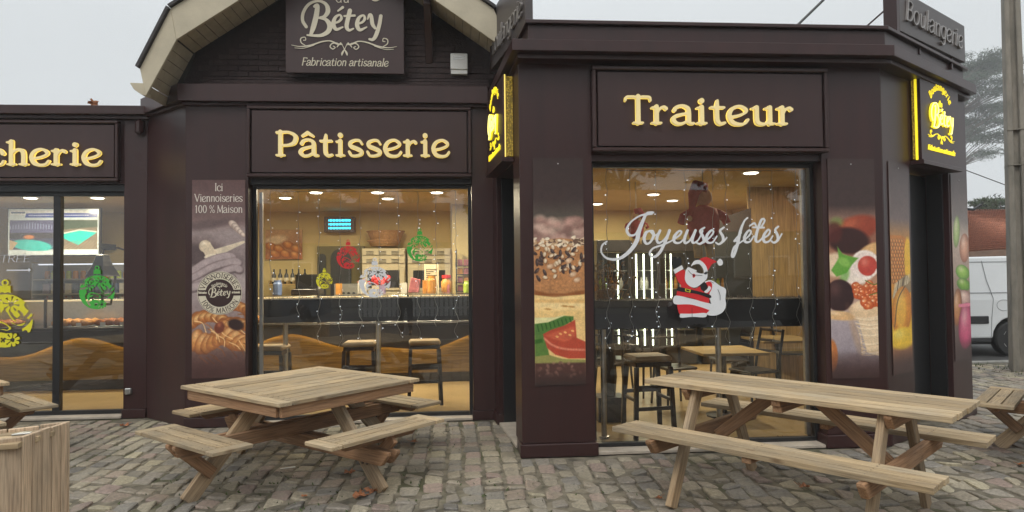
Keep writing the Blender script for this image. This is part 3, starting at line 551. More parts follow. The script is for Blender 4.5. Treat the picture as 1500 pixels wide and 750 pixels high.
def bread_picture():
    c = Canvas(55, 46, 4, (176, 120, 70)); c.grad([(0, (200, 160, 110)), (16, (170, 120, 80)), (46, (190, 110, 50))])
    c.ell(14, 16, 18, 7, (214, 190, 160), -.2, 4)
    for x, y in ((8, 26), (20, 30), (34, 24), (46, 30), (14, 38), (30, 38), (44, 40)): c.ell(x, y, 9, 6, (214, 124, 46), .4, 1.4, hi=(250, 200, 130), dark=(140, 66, 20))
    c.noise(.1, 4, 2); return c.a
def inked(a):
    for _ in range(2): p = np.pad(a, ((1, 1), (1, 1), (0, 0)), 'edge'); a = (p[:-2, 1:-1]+p[2:, 1:-1]+p[1:-1, :-2]+p[1:-1, 2:]+2*a)/6
    g_ = a.mean(2, keepdims=True); a = g_+(a-g_)*.80; return a*(1+(fbm(a.shape[0], a.shape[1], 26, 31, 4)[..., None]-.5)*.14)*(1+(fbm(a.shape[0], a.shape[1], 6, 77, 3)[..., None]-.5)*.16)
P = {k: imgmat(k, inked(v)*np.array([1.03, 1., .95]), .4) for k, v in (('burger_print', poster_burger()), ('viennoiserie_print', poster_viennoiserie()), ('canape_print', poster_canape()), ('fruit_print', poster_fruit()), ('macaron_print', poster_macaron()), ('bread_print', bread_picture()))}
P['screen_print'] = imgmat('screen_print', screen_picture(), .2, emit=.12)
def printed(name, m, mx, w, h, parent, t=.004, z=0.):
    """a thin printed board: front face carries the picture, built in the plane of mx, lower left corner at its origin"""
    vs = [mx @ Vector(p) for p in ((0, 0, z), (w, 0, z), (w, h, z), (0, h, z), (0, 0, z+t), (w, 0, z+t), (w, h, z+t), (0, h, z+t))]
    me = bpy.data.meshes.new(name); me.from_pydata(vs, [], [(4, 5, 6, 7), (3, 2, 1, 0), (0, 1, 5, 4), (1, 2, 6, 5), (2, 3, 7, 6), (3, 0, 4, 7)])
    uv = me.uv_layers.new(name='print'); co = [(0, 0), (1, 0), (1, 1), (0, 1)]
    for i, l in enumerate(me.polygons[0].loop_indices): uv.data[l].uv = co[i]
    for p in me.polygons[1:]:
        for l in p.loop_indices: uv.data[l].uv = (.02, .98)
    me.materials.append(m); return link(name, me, parent)
# ------------------------------------------------------------------ the ground
XR = Vector((1, 0, 0))
gm, gnt, gb, go_ = base_mat('sandy_joint_ground')
L_ = gnt.links.new; gg = N(gnt, 'ShaderNodeNewGeometry'); gn = N(gnt, 'ShaderNodeTexNoise', inp={'Scale': 9., 'Detail': 8.}); L_(gg.outputs[0], gn.inputs[0])
gr1 = N(gnt, 'ShaderNodeValToRGB'); gr1.color_ramp.elements[0].color = (.075, .064, .044, 1); gr1.color_ramp.elements[1].color = (.21, .18, .13, 1); gr1.color_ramp.elements[0].position = .35; gr1.color_ramp.elements[1].position = .65; L_(gn.outputs[0], gr1.inputs[0])
gn2 = N(gnt, 'ShaderNodeTexNoise', inp={'Scale': 1.3, 'Detail': 5.}); L_(gg.outputs[0], gn2.inputs[0]); gmr = N(gnt, 'ShaderNodeMapRange', inp={1: .56, 2: .64, 3: 0., 4: .8}); L_(gn2.outputs[0], gmr.inputs[0])
gmx = N(gnt, 'ShaderNodeMix', data_type='RGBA'); L_(gmr.outputs[0], gmx.inputs[0]); L_(gr1.outputs[0], gmx.inputs[6]); gmx.inputs[7].default_value = (.055, .058, .022, 1); L_(gmx.outputs[2], gb.inputs['Base Color']); gb.inputs['Roughness'].default_value = .95
gbu = N(gnt, 'ShaderNodeBump', inp={'Strength': .8, 'Distance': .02}); L_(gn.outputs[0], gbu.inputs['Height']); L_(gbu.outputs[0], gb.inputs['Normal'])
m = MB(); m.face([(-90, -80, -.02), (140, -80, -.02), (140, 150, -.02), (-90, 150, -.02)])
far = struct(m.build('ground', mat('far_ground_gravel', (.16, .15, .12), .95, .2, .8, bump=.5, bscale=20)))
m = MB(); m.face([(-9, -1.2, -.009), (12, -1.2, -.009), (12, 10.75, -.009), (-9, 10.75, -.009)])
pav = struct(m.build('pavement', gm))
asph = mat('asphalt', (.062, .06, .058), .9, .15, 3, bump=.6, bscale=120)
m = MB(); m.face([(6.0, 10.9, -.012), (60, 10.9, -.012), (60, 17, -.012), (6.0, 17, -.012)]); struct(m.build('road', asph))
m = MB(); m.face([(-30, -14, -.012), (40, -14, -.012), (40, -1.4, -.012), (-30, -1.4, -.012)]); struct(m.build('street', asph))
m = MB(); m.box(6.0, 30, 10.75, 10.9, -.02, .02); struct(m.build('kerb', mat('kerb_stone', (.3, .29, .26), .85, .15, 8, bump=.4), bevel=.01))
m = MB(); m.box(-30, 30, -1.4, -1.2, -.02, .02); struct(m.build('street_kerb', bpy.data.materials['kerb_stone'], bevel=.01))
# cobbles: rows run towards the shop, each stone its own size, height and tone
sm, snt, sb, so_ = base_mat('cobble_stone'); L_ = snt.links.new
sa = N(snt, 'ShaderNodeAttribute', attribute_name='tone'); sg = N(snt, 'ShaderNodeNewGeometry'); s1 = N(snt, 'ShaderNodeTexNoise', inp={'Scale': 38., 'Detail': 8., 'Roughness': .7}); L_(sg.outputs[0], s1.inputs[0])
s2 = N(snt, 'ShaderNodeTexNoise', inp={'Scale': .9, 'Detail': 4.}); L_(sg.outputs[0], s2.inputs[0])
smr = N(snt, 'ShaderNodeMapRange', inp={1: .3, 2: .7, 3: .58, 4: 1.3}); L_(s1.outputs[0], smr.inputs[0]); smr2 = N(snt, 'ShaderNodeMapRange', inp={1: .35, 2: .65, 3: .72, 4: 1.12}); L_(s2.outputs[0], smr2.inputs[0])
smu = N(snt, 'ShaderNodeMath', operation='MULTIPLY'); L_(smr.outputs[0], smu.inputs[0]); L_(smr2.outputs[0], smu.inputs[1]); ssc = N(snt, 'ShaderNodeVectorMath', operation='SCALE'); L_(sa.outputs['Color'], ssc.inputs[0]); L_(smu.outputs[0], ssc.inputs['Scale'])
s3 = N(snt, 'ShaderNodeTexNoise', inp={'Scale': 5., 'Detail': 7., 'Roughness': .7}); L_(sg.outputs[0], s3.inputs[0]); dmr = N(snt, 'ShaderNodeMapRange', inp={1: .5, 2: .66, 3: 0., 4: .55}); L_(s3.outputs[0], dmr.inputs[0])
dmx = N(snt, 'ShaderNodeMix', data_type='RGBA'); L_(dmr.outputs[0], dmx.inputs[0]); L_(ssc.outputs[0], dmx.inputs[6]); dmx.inputs[7].default_value = (.235, .205, .15, 1)
L_(dmx.outputs[2], sb.inputs['Base Color']); sb.inputs['Roughness'].default_value = .72; sbu = N(snt, 'ShaderNodeBump', inp={'Strength': .7, 'Distance': .006}); L_(s1.outputs[0], sbu.inputs['Height']); L_(sbu.outputs[0], sb.inputs['Normal'])
TONES = [(.345, .295, .22), (.285, .25, .20), (.40, .345, .25), (.33, .26, .20), (.34, .255, .21), (.245, .222, .19), (.42, .365, .25), (.305, .27, .215), (.265, .23, .18), (.35, .30, .22), (.19, .172, .15), (.37, .315, .24), (.31, .27, .22)]
def stone_geo(w, l, r):
    """a worn stone: uneven eight sided top, sides run down into the bed"""
    k = .15; pts = []
    for sx, sy in ((-1, -1), (1, -1), (1, 1), (-1, 1)):
        jx, jy = r.uniform(-.09, .07)*w, r.uniform(-.07, .05)*l
        cx, cy = sx*(w/2+jx), sy*(l/2+jy); kk = k*r.uniform(.6, 1.6)
        a, b = (cx-sx*kk*w*.6, cy), (cx, cy-sy*kk*l*.5)
        pts += [b, a] if (sx*sy) > 0 else [a, b]
    order = sorted(pts, key=lambda p: math.atan2(p[1]/l, p[0]/w)); h = r.uniform(-.003, .006); tl = (r.uniform(-.03, .03), r.uniform(-.03, .03))
    v = [(x, y, -.03) for x, y in order]+[(x, y, h-.007+x*tl[0]+y*tl[1]) for x, y in order]+[(x*.84+r.uniform(-.02, .02)*w, y*.82+r.uniform(-.02, .02)*l, h+x*tl[0]+y*tl[1]+r.uniform(-.0015, .0015)) for x, y in order]
    n = 8; f = [(i, (i+1) % n, n+(i+1) % n, n+i) for i in range(n)]+[(n+i, n+(i+1) % n, 2*n+(i+1) % n, 2*n+i) for i in range(n)]+[tuple(range(2*n, 3*n))]
    return v, f
sr = random.Random(21); stones = []; x = -8.6
FP = [(-20, 7.35, .37, 20), (-20, 7.97, -3.3, 20), (.49, 5.82, 3.9, 20)]
def built(x, y):
    if x < -3.0: return y > 7.82
    if x < .5: return y > 7.38
    if x < 3.85: return y > 5.78
    if x < 5.8: return y > 5.87+(x-3.87)*.657-.02
    return y > 10.6
while x < 11.5:
    w = sr.uniform(.130, .172); y = 1.9+sr.uniform(0, .2)
    while y < 10.7:
        l = sr.uniform(.145, .215); yy = y+l/2
        if not built(x+w/2, yy) and abs(x) < yy*1.05+.7: stones.append((x+w/2+sr.uniform(-.006, .006)+.02*math.sin(yy*1.3), yy, w-sr.uniform(.018, .036), l-sr.uniform(.010, .026), sr.uniform(-.06, .06)))
        y += l
    x += w
def seen(s):
    r = Vector((s[0]*math.cos(YAW)-s[1]*math.sin(YAW), s[0]*math.sin(YAW)+s[1]*math.cos(YAW)))
    if r.y < .5: return False
    u = r.x/r.y*F_PX+750; v = 375+F_PX*(EYE/r.y+math.tan(PITCH)); return 20 < u < 1480 and v < 748
vis = sorted([s for s in stones if seen(s)], key=lambda s: s[1]); near = set(vis[:300])
variants = []
for i in range(40):
    vr = random.Random(100+i); v, f = stone_geo(1., 1., vr); me = bpy.data.meshes.new('cobblestone'); me.from_pydata(v, [], f); me.materials.append(sm)
    at_ = me.color_attributes.new('tone', 'FLOAT_COLOR', 'POINT'); t = vr.choice(TONES); k = vr.uniform(.72, .98)
    at_.data.foreach_set('color', [c for _ in v for c in (t[0]*k, t[1]*k, t[2]*k, 1)]); variants.append(me)
V, Fc, C = [], [], []
for s in stones:
    if s in near:
        o = bpy.data.objects.new('cobblestone', variants[sr.randrange(40)]); col.objects.link(o); o.parent = pav
        o.location = (s[0], s[1], 0); o.scale = (s[2], s[3], 1); o.rotation_euler = (0, 0, s[4])
    else:
        v, f = stone_geo(s[2], s[3], sr); n = len(V); c, sn = math.cos(s[4]), math.sin(s[4]); V += [(s[0]+a*c-b*sn, s[1]+a*sn+b*c, z) for a, b, z in v]; Fc += [tuple(n+i for i in q) for q in f]
        t = sr.choice(TONES); k = sr.uniform(.72, .98); C += [c_ for _ in v for c_ in (t[0]*k, t[1]*k, t[2]*k, 1)]
me = bpy.data.meshes.new('cobblestones'); me.from_pydata(V, [], Fc); me.materials.append(sm); at_ = me.color_attributes.new('tone', 'FLOAT_COLOR', 'POINT'); at_.data.foreach_set('color', C)
o = link('cobblestones', me, pav); tag(o, kind='stuff')
# moss and small weeds in the joints
grass = mat('moss_green', (.055, .085, .02), .9, .3, 30); m = MB(); wr = random.Random(9)
for cx, cy, n, sp in [(-1.55, 5.4, 60, .3), (-.9, 4.9, 60, .35), (-1.1, 4.6, 40, .3), (.25, 4.55, 50, .35), (.3, 5.1, 30, .3), (-2.0, 5.2, 30, .3), (-.2, 6.3, 24, .4), (1.2, 4.6, 24, .4), (9.2, 9.4, 120, .35), (8.6, 9.9, 120, .4)]:
    for i in range(n):
        a, b = wr.gauss(cx, sp), wr.gauss(cy, sp*.8); h = wr.uniform(.006, .02) if cx < 8 else wr.uniform(.02, .07); t = wr.uniform(0, 6.28); w_ = .008
        m.face([(a-w_*math.cos(t), b-w_*math.sin(t), -.004), (a+w_*math.cos(t), b+w_*math.sin(t), -.004), (a+wr.uniform(-.02, .02), b+wr.uniform(-.02, .02), h)])
tag(m.build('moss', grass), 'small green moss tufts growing in the joints of the cobbles', 'moss', kind='stuff')

# ------------------------------------------------------------------ the shop: three buildings in one row
def sweep(name, outer, inner, z0, z1, mt, parent, bevel=.004):
    m = MB(); n = len(outer); v = [(*p, z0) for p in outer]+[(*p, z0) for p in inner]+[(*p, z1) for p in outer]+[(*p, z1) for p in inner]
    f = []
    for i in range(n-1): f += [(i, i+1, 2*n+i+1, 2*n+i), (n+i, 3*n+i, 3*n+i+1, n+i+1), (2*n+i, 2*n+i+1, 3*n+i+1, 3*n+i), (i, n+i, n+i+1, i+1)]
    f += [(0, 2*n, 3*n, n), (n-1, 2*n-1, 4*n-1, 3*n-1)]; m.add(v, f); return m.build(name, mt, parent, bevel)
B = M['brown']
CH0, CHD = Vector((3.87, 5.87, 0)), Vector((1.75, 1.15, 0)).normalized(); CHN = Vector((CHD.y, -CHD.x, 0))      # the slanted corner wall
def chp(t, o=0., z=0.): p = CH0+CHD*t+CHN*o; return (p.x, p.y, z)
MCH = Matrix(((CHD.x, -CHN.x, 0, CH0.x), (CHD.y, -CHN.y, 0, CH0.y), (0, 0, 1, 0), (0, 0, 0, 1)))           # x along wall, y into the building, z up
# pavilion
pa = thing('corner_building', 'dark brown flat-roofed corner shop front with a tall window below the Traiteur sign', 'building', (2.2, 5.85, 0))
boxobj('wall_panel', B, pa, .52, 1.165, 5.85, 6.16, .115, 3.47, bevel=.004)
boxobj('wall_panel', B, pa, 3.285, 3.865, 5.85, 6.16, .115, 3.47, bevel=.004)
boxobj('wall_panel', B, pa, 1.168, 3.282, 5.862, 6.16, 2.66, 3.47, bevel=.003)
boxobj('plinth', B, pa, .50, 1.185, 5.82, 6.17, 0, .113, bevel=.004)
boxobj('plinth', B, pa, 3.265, 3.875, 5.82, 6.17, 0, .113, bevel=.004)
boxobj('window_head', M['black'], pa, 1.168, 3.282, 5.93, 6.10, 2.594, 2.658)
boxobj('window_head', B, pa, 1.168, 3.282, 5.885, 5.925, 2.60, 2.657)
# return wall towards the middle building, with its doorway
RT = Matrix.Translation((.52, 5.85, 0)) @ Matrix.Rotation(math.atan2(1.55, -.16), 4, 'Z')      # x runs back along the return wall
def rbox(name, mt, *b, bevel=.003, par=None): return MB().box(*b, M=RT).build(name, mt, par or pa, bevel)
rbox('wall_panel', B, 0, .30, -.28, 0, .115, 3.47); rbox('wall_panel', B, 1.30, 1.56, -.28, 0, .115, 3.47); rbox('wall_panel', B, .302, 1.298, -.28, 0, 2.62, 3.47)
rbox('door_leaf', M['black'], .33, 1.28, -.24, -.19, .03, 2.6); rbox('door_frame', M['black'], .302, .34, -.2, -.05, .03, 2.61); rbox('door_frame', M['black'], 1.26, 1.298, -.2, -.05, .03, 2.61)
rbox('threshold', M['stone_sill'], .31, 1.27, -.25, -.0, 0, .028); rbox('plinth', B, 1.28, 1.54, -.27, .02, 0, .113)
# slanted corner wall
def cbox(name, mt, *b, bevel=.003, par=None): return MB().box(*b, M=MCH).build(name, mt, par or pa, bevel)
cbox('wall_panel', B, .02, .60, 0, .30, .115, 3.47); cbox('wall_panel', B, 1.56, 2.09, 0, .30, .115, 3.47); cbox('wall_panel', B, .603, 1.557, 0, .3, 2.62, 3.47)
cbox('plinth', B, .015, .62, -.03, .28, 0, .113); cbox('plinth', B, 1.545, 2.11, -.03, .28, 0, .113)
cbox('door_leaf', M['black'], .61, 1.55, .22, .27, .03, 2.6); cbox('door_frame', M['black'], .603, .64, .05, .2, .03, 2.61); cbox('door_frame', M['black'], 1.52, 1.557, .05, .2, .03, 2.61)
e2 = chp(2.09); boxobj('side_wall', B, pa, e2[0]-.2, e2[0], e2[1]+.02, 12.9, 0, 3.47)
sweep('cornice', [(.30, 7.42), (.45, 5.63), (3.86, 5.63), chp(1.98, .15)[:2], (5.72, 13.0)], [(.50, 7.42), (.62, 5.88), (3.84, 5.88), chp(2.0, 0)[:2], (5.7, 13.0)], 3.50, 3.60, B, pa)
sweep('cornice_moulding', [(.40, 7.42), (.50, 5.70), (3.88, 5.71), chp(2.0, .08)[:2], (5.95, 13.0)], [(.50, 7.42), (.58, 5.87), (3.84, 5.87), chp(2.0, 0)[:2], (5.7, 13.0)], 3.455, 3.497, B, pa)
sweep('parapet', [(.44, 7.6), (.60, 5.76), (3.86, 5.76), chp(1.95, .04)[:2], (5.75, 13.0)], [(.6, 7.6), (.74, 5.9), (3.80, 5.9), chp(1.9, -.10)[:2], (5.6, 13.0)], 3.602, 3.77, B, pa)
sweep('parapet_cap', [(.42, 7.6), (.575, 5.72), (3.87, 5.72), chp(1.98, .08)[:2], (5.8, 13.0)], [(.62, 7.6), (.76, 5.93), (3.78, 5.93), chp(1.88, -.13)[:2], (5.58, 13.0)], 3.772, 3.805, B, pa)
m = MB(); m.prism([(.62, 5.9, 0), (3.8, 5.9, 0), chp(1.9, -.05), (5.6, 13, 0), (.62, 13, 0)], (0, 0, .06)); o = m.build('roof', M['roof'], pa); o.location.z += 3.56
tag(o, None)
# shop window of the pavilion
def window(parent, x0, x1, z0, z1, Y, mull=(), fr=.045, fm=None):
    w = MB(); fm = fm or M['black']
    w.box(x0, x0+fr, Y-.03, Y+.03, z0, z1); w.box(x1-fr, x1, Y-.03, Y+.03, z0, z1); w.box(x0+fr+.001, x1-fr-.001, Y-.03, Y+.03, z0, z0+fr); w.box(x0+fr+.001, x1-fr-.001, Y-.03, Y+.03, z1-fr, z1)
    for q in mull: w.box(q-.04, q+.04, Y-.035, Y+.035, z0+fr+.001, z1-fr-.001)
    f = w.build('window_frame', fm, parent, .002)
    xs = [x0+fr]+[v for q in mull for v in (q-.04, q+.04)]+[x1-fr]
    for a, b in zip(xs[::2], xs[1::2]):
        g = MB(); g.face([(a, Y, z0+fr), (b, Y, z0+fr), (b, Y, z1-fr), (a, Y, z1-fr)]); p = g.build('pane', M['pane'], f)
    return f
window(pa, 1.168, 3.28, .03, 2.592, 6.02, fr=.035)
boxobj('sill', M['stone_sill'], pa, 1.186, 3.264, 5.84, 6.12, 0, .028, bevel=.004)
boxobj('window_post', M['steel'], pa, 3.195, 3.235, 6.05, 6.09, .07, 2.55)
# gabled middle building
PY = 7.40
gw = thing('gabled_building', 'brown shop building with beige gable trim and painted brick above the Patisserie sign', 'building', (-1.2, PY, 0))
boxobj('wall_panel', B, gw, -2.94, -2.28, PY, PY+.3, .10, 3.45, bevel=.004)
boxobj('wall_panel', B, gw, .125, .44, PY, PY+.3, .10, 3.45, bevel=.004)
boxobj('wall_panel', B, gw, -2.277, .122, PY+.012, PY+.3, 2.66, 3.45)
boxobj('plinth', B, gw, -2.95, -2.27, PY-.015, PY+.31, 0, .098, bevel=.003); boxobj('plinth', B, gw, .115, .45, PY-.015, PY+.31, 0, .098, bevel=.003)
m = MB(); m.prism([(-2.94, PY+.004, 0), (-3.60, 8.0, 0), (-3.60, 8.3, 0), (-2.94, 7.7, 0)], (0, 0, 3.45)); m.build('corner_panel', B, gw, .003)
boxobj('window_head', M['black'], gw, -2.277, .122, PY+.07, PY+.28, 2.602, 2.658)
window(gw, -2.277, .122, .03, 2.60, 7.56, fr=.04); boxobj('sill', M['stone_sill'], gw, -2.268, .113, PY-.02, PY+.3, 0, .028, bevel=.004)
boxobj('window_post', M['white'], gw, -2.225, -2.19, 7.60, 7.63, .08, 2.53)
sweep('cornice', [(-3.66, 7.95), (-2.98, 7.29), (.31, 7.29)], [(-3.6, 8.3), (-2.8, 7.6), (.31, 7.6)], 3.47, 3.655, B, gw)
sweep('cornice_moulding', [(-3.63, 7.97), (-2.955, 7.35), (.33, 7.35)], [(-3.6, 8.3), (-2.8, 7.6), (.33, 7.6)], 3.44, 3.468, B, gw)
GC, GY = -1.21, 7.52                                                    # gable centre line, brick face
def roofz(x, dz=0.):
    a = abs(x-GC); return (4.02+(1.66-a)*.67 if a < 1.66 else 4.02-(a-1.66)*1.87)+dz
m = MB(); m.prism([(-2.98, GY, 3.66), (.56, GY, 3.66), (.56, GY, roofz(.56)-.04), (.45, GY, 3.98), (GC, GY, roofz(GC)-.03), (-2.87, GY, 3.98), (-3.0, GY, 3.75)], (0, .25, 0)); m.build('gable_wall', M['mortar'], gw)
bl = MB().box(0, .205, -.012, .01, 0, .052).mesh('brick', M['brick']); br = random.Random(4); row = 0; z = 3.80; nb = 0
while z < 4.95:
    x = -2.95-(.11 if row % 2 else 0)
    while x < .45:
        if roofz(x, -.1) > z+.05 and roofz(x+.2, -.1) > z+.05 and not (-1.84 < x < -.83 and z < 4.9 and z > 3.85) and z < 4.72:
            o = link('brick', bl, gw); o.matrix_basis = Matrix.Translation((x+br.uniform(-.002, .002), GY+br.uniform(-.004, .003), z)) @ Matrix.Rotation(br.uniform(-.006, .006), 4, 'Y')
            nb += 1
        x += .215
    z += .062; row += 1
for z0, y0 in ((3.66, 7.38), (3.70, 7.42), (3.745, 7.46)): boxobj('brick_ledge', M['brick'], gw, -2.78, .33, y0, GY-.002, z0+.002, z0+.035, bevel=.006)
ab = thing('alarm_box', 'small white alarm box on the painted brick right of the gable sign', 'alarm box', tuple(at(672, 93, 7.47))); a, b = at(660, 108, 7.44), at(685, 78, 7.44)
boxobj('cover', M['white'], ab, a.x, b.x, 7.44, 7.518, a.z+.05, b.z, bevel=.008); boxobj('base_plate', M['white'], ab, a.x+.004, b.x-.004, 7.45, 7.517, a.z, a.z+.046, bevel=.004); boxobj('vent_slot', M['steel'], ab, a.x+.03, b.x-.03, 7.436, 7.441, b.z-.07, b.z-.06, bevel=0); boxobj('vent_slot', M['steel'], ab, a.x+.03, b.x-.03, 7.436, 7.441, b.z-.045, b.z-.035, bevel=0)
# rake boards, soffit boards, roof
prof_o = [(-3.23, 3.72), (-2.93, 4.34), (GC, 5.50), (.37, 4.40)]; prof_i = [(-3.17, 3.44), (-2.87, 4.02), (GC, 5.14), (.56, 3.92)]
for i in range(3):
    a, b, c_, d_ = prof_o[i], prof_o[i+1], prof_i[i+1], prof_i[i]
    m = MB(); m.prism([(p[0], 7.0, p[1]) for p in (a, b, c_, d_)], (0, .035, 0)); m.build('bargeboard', M['beige'], gw, .004)
    m = MB(); dx, dz = b[0]-a[0], b[1]-a[1]; l = math.hypot(dx, dz); nx, nz = -dz/l*.035, dx/l*.035
    m.prism([(a[0]+nx*.2, 6.965, a[1]+nz*.2), (b[0]+nx*.2, 6.965, b[1]+nz*.2), (b[0]+nx, 6.965, b[1]+nz), (a[0]+nx, 6.965, a[1]+nz)], (0, 5.9, 0)); m.build('roof', M['roof'], gw)
    # soffit boards run across the overhang
    ic, idd = (c_[0]-d_[0], c_[1]-d_[1]); L0 = math.hypot(ic, idd); n = max(2, round(L0/.105)); ux, uz = ic/L0, idd/L0; px_, pz_ = (-uz, ux) if i < 2 else (-uz, ux)
    for k in range(n):
        s0, s1 = (k+.03)*L0/n, (k+.97)*L0/n; p0 = (d_[0]+ux*s0, d_[1]+uz*s0); p1 = (d_[0]+ux*s1, d_[1]+uz*s1)
        m = MB(); m.prism([(p0[0]+px_*.02, 7.036, p0[1]+pz_*.02), (p1[0]+px_*.02, 7.036, p1[1]+pz_*.02), (p1[0]+px_*.04, 7.036, p1[1]+pz_*.04), (p0[0]+px_*.04, 7.036, p0[1]+pz_*.04)], (0, .44, 0)); m.build('soffit_board', M['beige_soffit'], gw)
def ppt(px, py, Y): v = at(px, py, Y); return (v.x, v.y, v.z)
m = MB(); m.prism([ppt(190, 121, 7.02), ppt(216, 122, 7.02), ppt(214, 140, 7.02), ppt(208, 139, 7.02), ppt(196, 131, 7.02)], (0, .1, 0)); m.build('gutter_end', M['beige'], gw, .003)
for px, s in ((628, 1), (295, .8), (398, .8), (602, .8), (700, 1)):
    p = at(px, 20 if px in (398, 602) else 50, 7.45); m = MB(); m.box(p.x-.05, p.x+.05, 7.16, GY-.02, p.z-.06, p.z+.06) if px in (398, 602) else m.prism([(p.x-.04, GY-.02, p.z-.32), (p.x-.04, GY-.02, p.z+.3), (p.x-.04, 7.1, p.z+.3), (p.x-.04, 7.1, p.z+.2), (p.x-.04, 7.4, p.z-.12)], (.08, 0, 0)); 
    if roofz(p.x) > p.z+.25: m.build('bracket', B, gw, .006)
m = MB(); m.prism([(GC, 7.6, 3.5), (-3.1, 7.6, 3.5), (-2.9, 7.6, 4.1), (GC, 7.6, 5.2), (.4, 7.6, 4.2), (.4, 7.6, 3.5)], (0, .1, 0)); m.build('inner_gable', M['mortar'], gw)
# low annex on the left
AY = 8.0
an = thing('annex_building', 'low brown shop annex on the left with a wide black-framed glass door', 'building', (-5, AY, 0))
boxobj('wall_panel', B, an, -3.86, -3.60, AY, AY+.28, .10, 3.42, bevel=.004); boxobj('plinth', B, an, -3.87, -3.605, AY-.02, AY+.29, 0, .098, bevel=.003)
boxobj('wall_panel', B, an, -7.6, -3.862, AY+.012, AY+.28, 2.68, 3.42); boxobj('window_head', M['black'], an, -7.6, -3.862, AY+.06, AY+.26, 2.60, 2.678)
window(an, -7.6, -3.862, .03, 2.60, AY+.15, mull=(-4.66, -6.2)); boxobj('sill', M['stone_sill'], an, -7.6, -3.872, AY-.03, AY+.28, 0, .028, bevel=.004)
boxobj('roof_edge', B, an, -7.6, -3.52, AY-.12, AY+.3, 3.46, 3.56, bevel=.006); boxobj('roof_edge_moulding', B, an, -7.6, -3.56, AY-.06, AY+.3, 3.42, 3.458, bevel=.004)
boxobj('roof', M['roof'], an, -7.6, -3.3, AY+.1, 13, 3.44, 3.55); boxobj('wall_bracket', B, an, -3.72, -3.63, AY-.08, AY, 3.24, 3.42, bevel=.03)
boxobj('wall_switch', M['steel'], an, -3.83, -3.76, AY-.035, AY-.0, .27, .34, bevel=.008)
# ------------------------------------------------------------------ the room behind the windows
room = MB(); room.box(-3.3, 5.5, 7.75, 12.8, -.01, .012); room.box(-7.6, -3.302, 8.3, 12.8, -.01, .012); room.box(.6, 4.0, 6.17, 7.75, -.01, .0115); struct(room.build('floor', M['floor_in']))
c_ = MB(); c_.box(-3.2, 5.45, 7.70, 12.8, 2.78, 2.84); c_.box(-7.6, -3.202, 8.27, 12.8, 2.78, 2.84); struct(c_.build('ceiling', M['ceil_in']))
c_ = MB(); c_.prism([(.72, 6.165, 0), (3.9, 6.165, 0), chp(1.5, -.31), (5.4, 7.70, 0), (.55, 7.70, 0)], (0, 0, .06)); o = c_.build('ceiling', M['woodwall']); o.location.z = 2.78; struct(o)
w_ = MB(); w_.box(-7.6, 5.45, 12.6, 12.75, .012, 2.78); w_.box(5.25, 5.42, 7.3, 12.6, .012, 2.78); w_.box(-7.75, -7.6, 8.0, 12.75, .012, 2.84); struct(w_.build('wall', M['wall_in']))
w_ = MB(); w_.box(-2.94, -2.32, 7.71, 7.75, .012, 2.78); w_.box(.15, .6, 7.71, 7.75, .012, 2.78); w_.box(-3.9, -3.0, 8.31, 8.34, .012, 2.78); struct(w_.build('inner_wall', M['wall_in']))
# ------------------------------------------------------------------ signs and prints
BOLD = dict(W=.115, T=.068, L=.20, S=.055, track=.10)
def fascia(label, x0, x1, z0, z1, Y, word, lx0, lx1, base, xh, name='fascia_sign'):
    t = thing(name, label, 'sign', ((x0+x1)/2, Y, z0))
    boxobj('sign_board', M['brown2'], t, x0+.05, x1-.05, Y-.055, Y-.003, z0+.05, z1-.05, bevel=.003)
    m = MB()
    for a in ((x0, x1, z0, z0+.035), (x0, x1, z1-.035, z1), (x0, x0+.035, z0+.036, z1-.036), (x1-.035, x1, z0+.036, z1-.036)): m.box(a[0], a[1], Y-.075, Y-.002, a[2], a[3])
    m.build('frame_moulding', M['brown2'], t, .008)
    g, tot = textline(word, xh, **BOLD); k = (lx1-lx0)/tot; mx = frame((lx0, Y-.055, base), XR)
    for st in g:
        for q in st: q[:, 0] *= k
        l = solid('letter', st, M['face'], mx, t, .014, xh/26, bevel=.001, off=.030)
        solid('lit_edge', st, M['edge'], mx, l, .022, xh/20, lev=.0012, off=.006)
    return t
fascia('brown fascia sign with gold letters Traiteur over the tall window', 1.165, 3.325, 2.665, 3.425, 5.85, 'Traiteur', 1.465, 3.01, 2.905, .163)
fascia('brown fascia sign with gold letters Pâtisserie over the middle window', -2.28, .125, 2.665, 3.435, 7.40, 'Pâtisserie', -1.95, -.09, 2.885, .178)
fascia('brown fascia sign ending in gold letters cherie over the left glass door', -6.2, -3.895, 2.70, 3.40, 8.0, 'cherie', -5.30, -4.04, 2.88, .182)
# the board on the gable
gs = thing('gable_sign', 'square brown board with the cream name Bétey hung on the gable', 'sign', (-1.25, 7.35, 3.79))
MG = frame((-1.245, 7.315, 4.19), XR)
boxobj('sign_board', M['brown2'], gs, -1.865, -.60, 7.32, 7.36, 3.79, 4.98, bevel=.003)
for s in sheet(BET_B[:0]+BET_R[:0]): pass
k = 1.265/190/6.52*1.0                                         # the sheet was measured at 6.52 px per photo pixel
def bet(strokes, k_, cx=610, cy=375, sp=True): return [spline([((x-cx)*k_, (cy-y)*k_, r*k_) for x, y, r in s]) if len(s) > 2 else np.array([((x-cx)*k_, (cy-y)*k_, r*k_) for x, y, r in s], float) for s in strokes]
KG = .001135
solid('lettering', bet(BET_B+BET_R, KG), M['cream'], MG, gs, .004, .0035)
solid('ornament', bet(ORN+ORN2, KG), M['cream'], MG, gs, .004, .003)
print_line('lettering', 'Fabrication artisanale', .058, MG, gs, M['cream'], center=True, y=-.322, x=.012, W=.085, T=.06, L=.1, S=.05, slant=.22, width=.92)
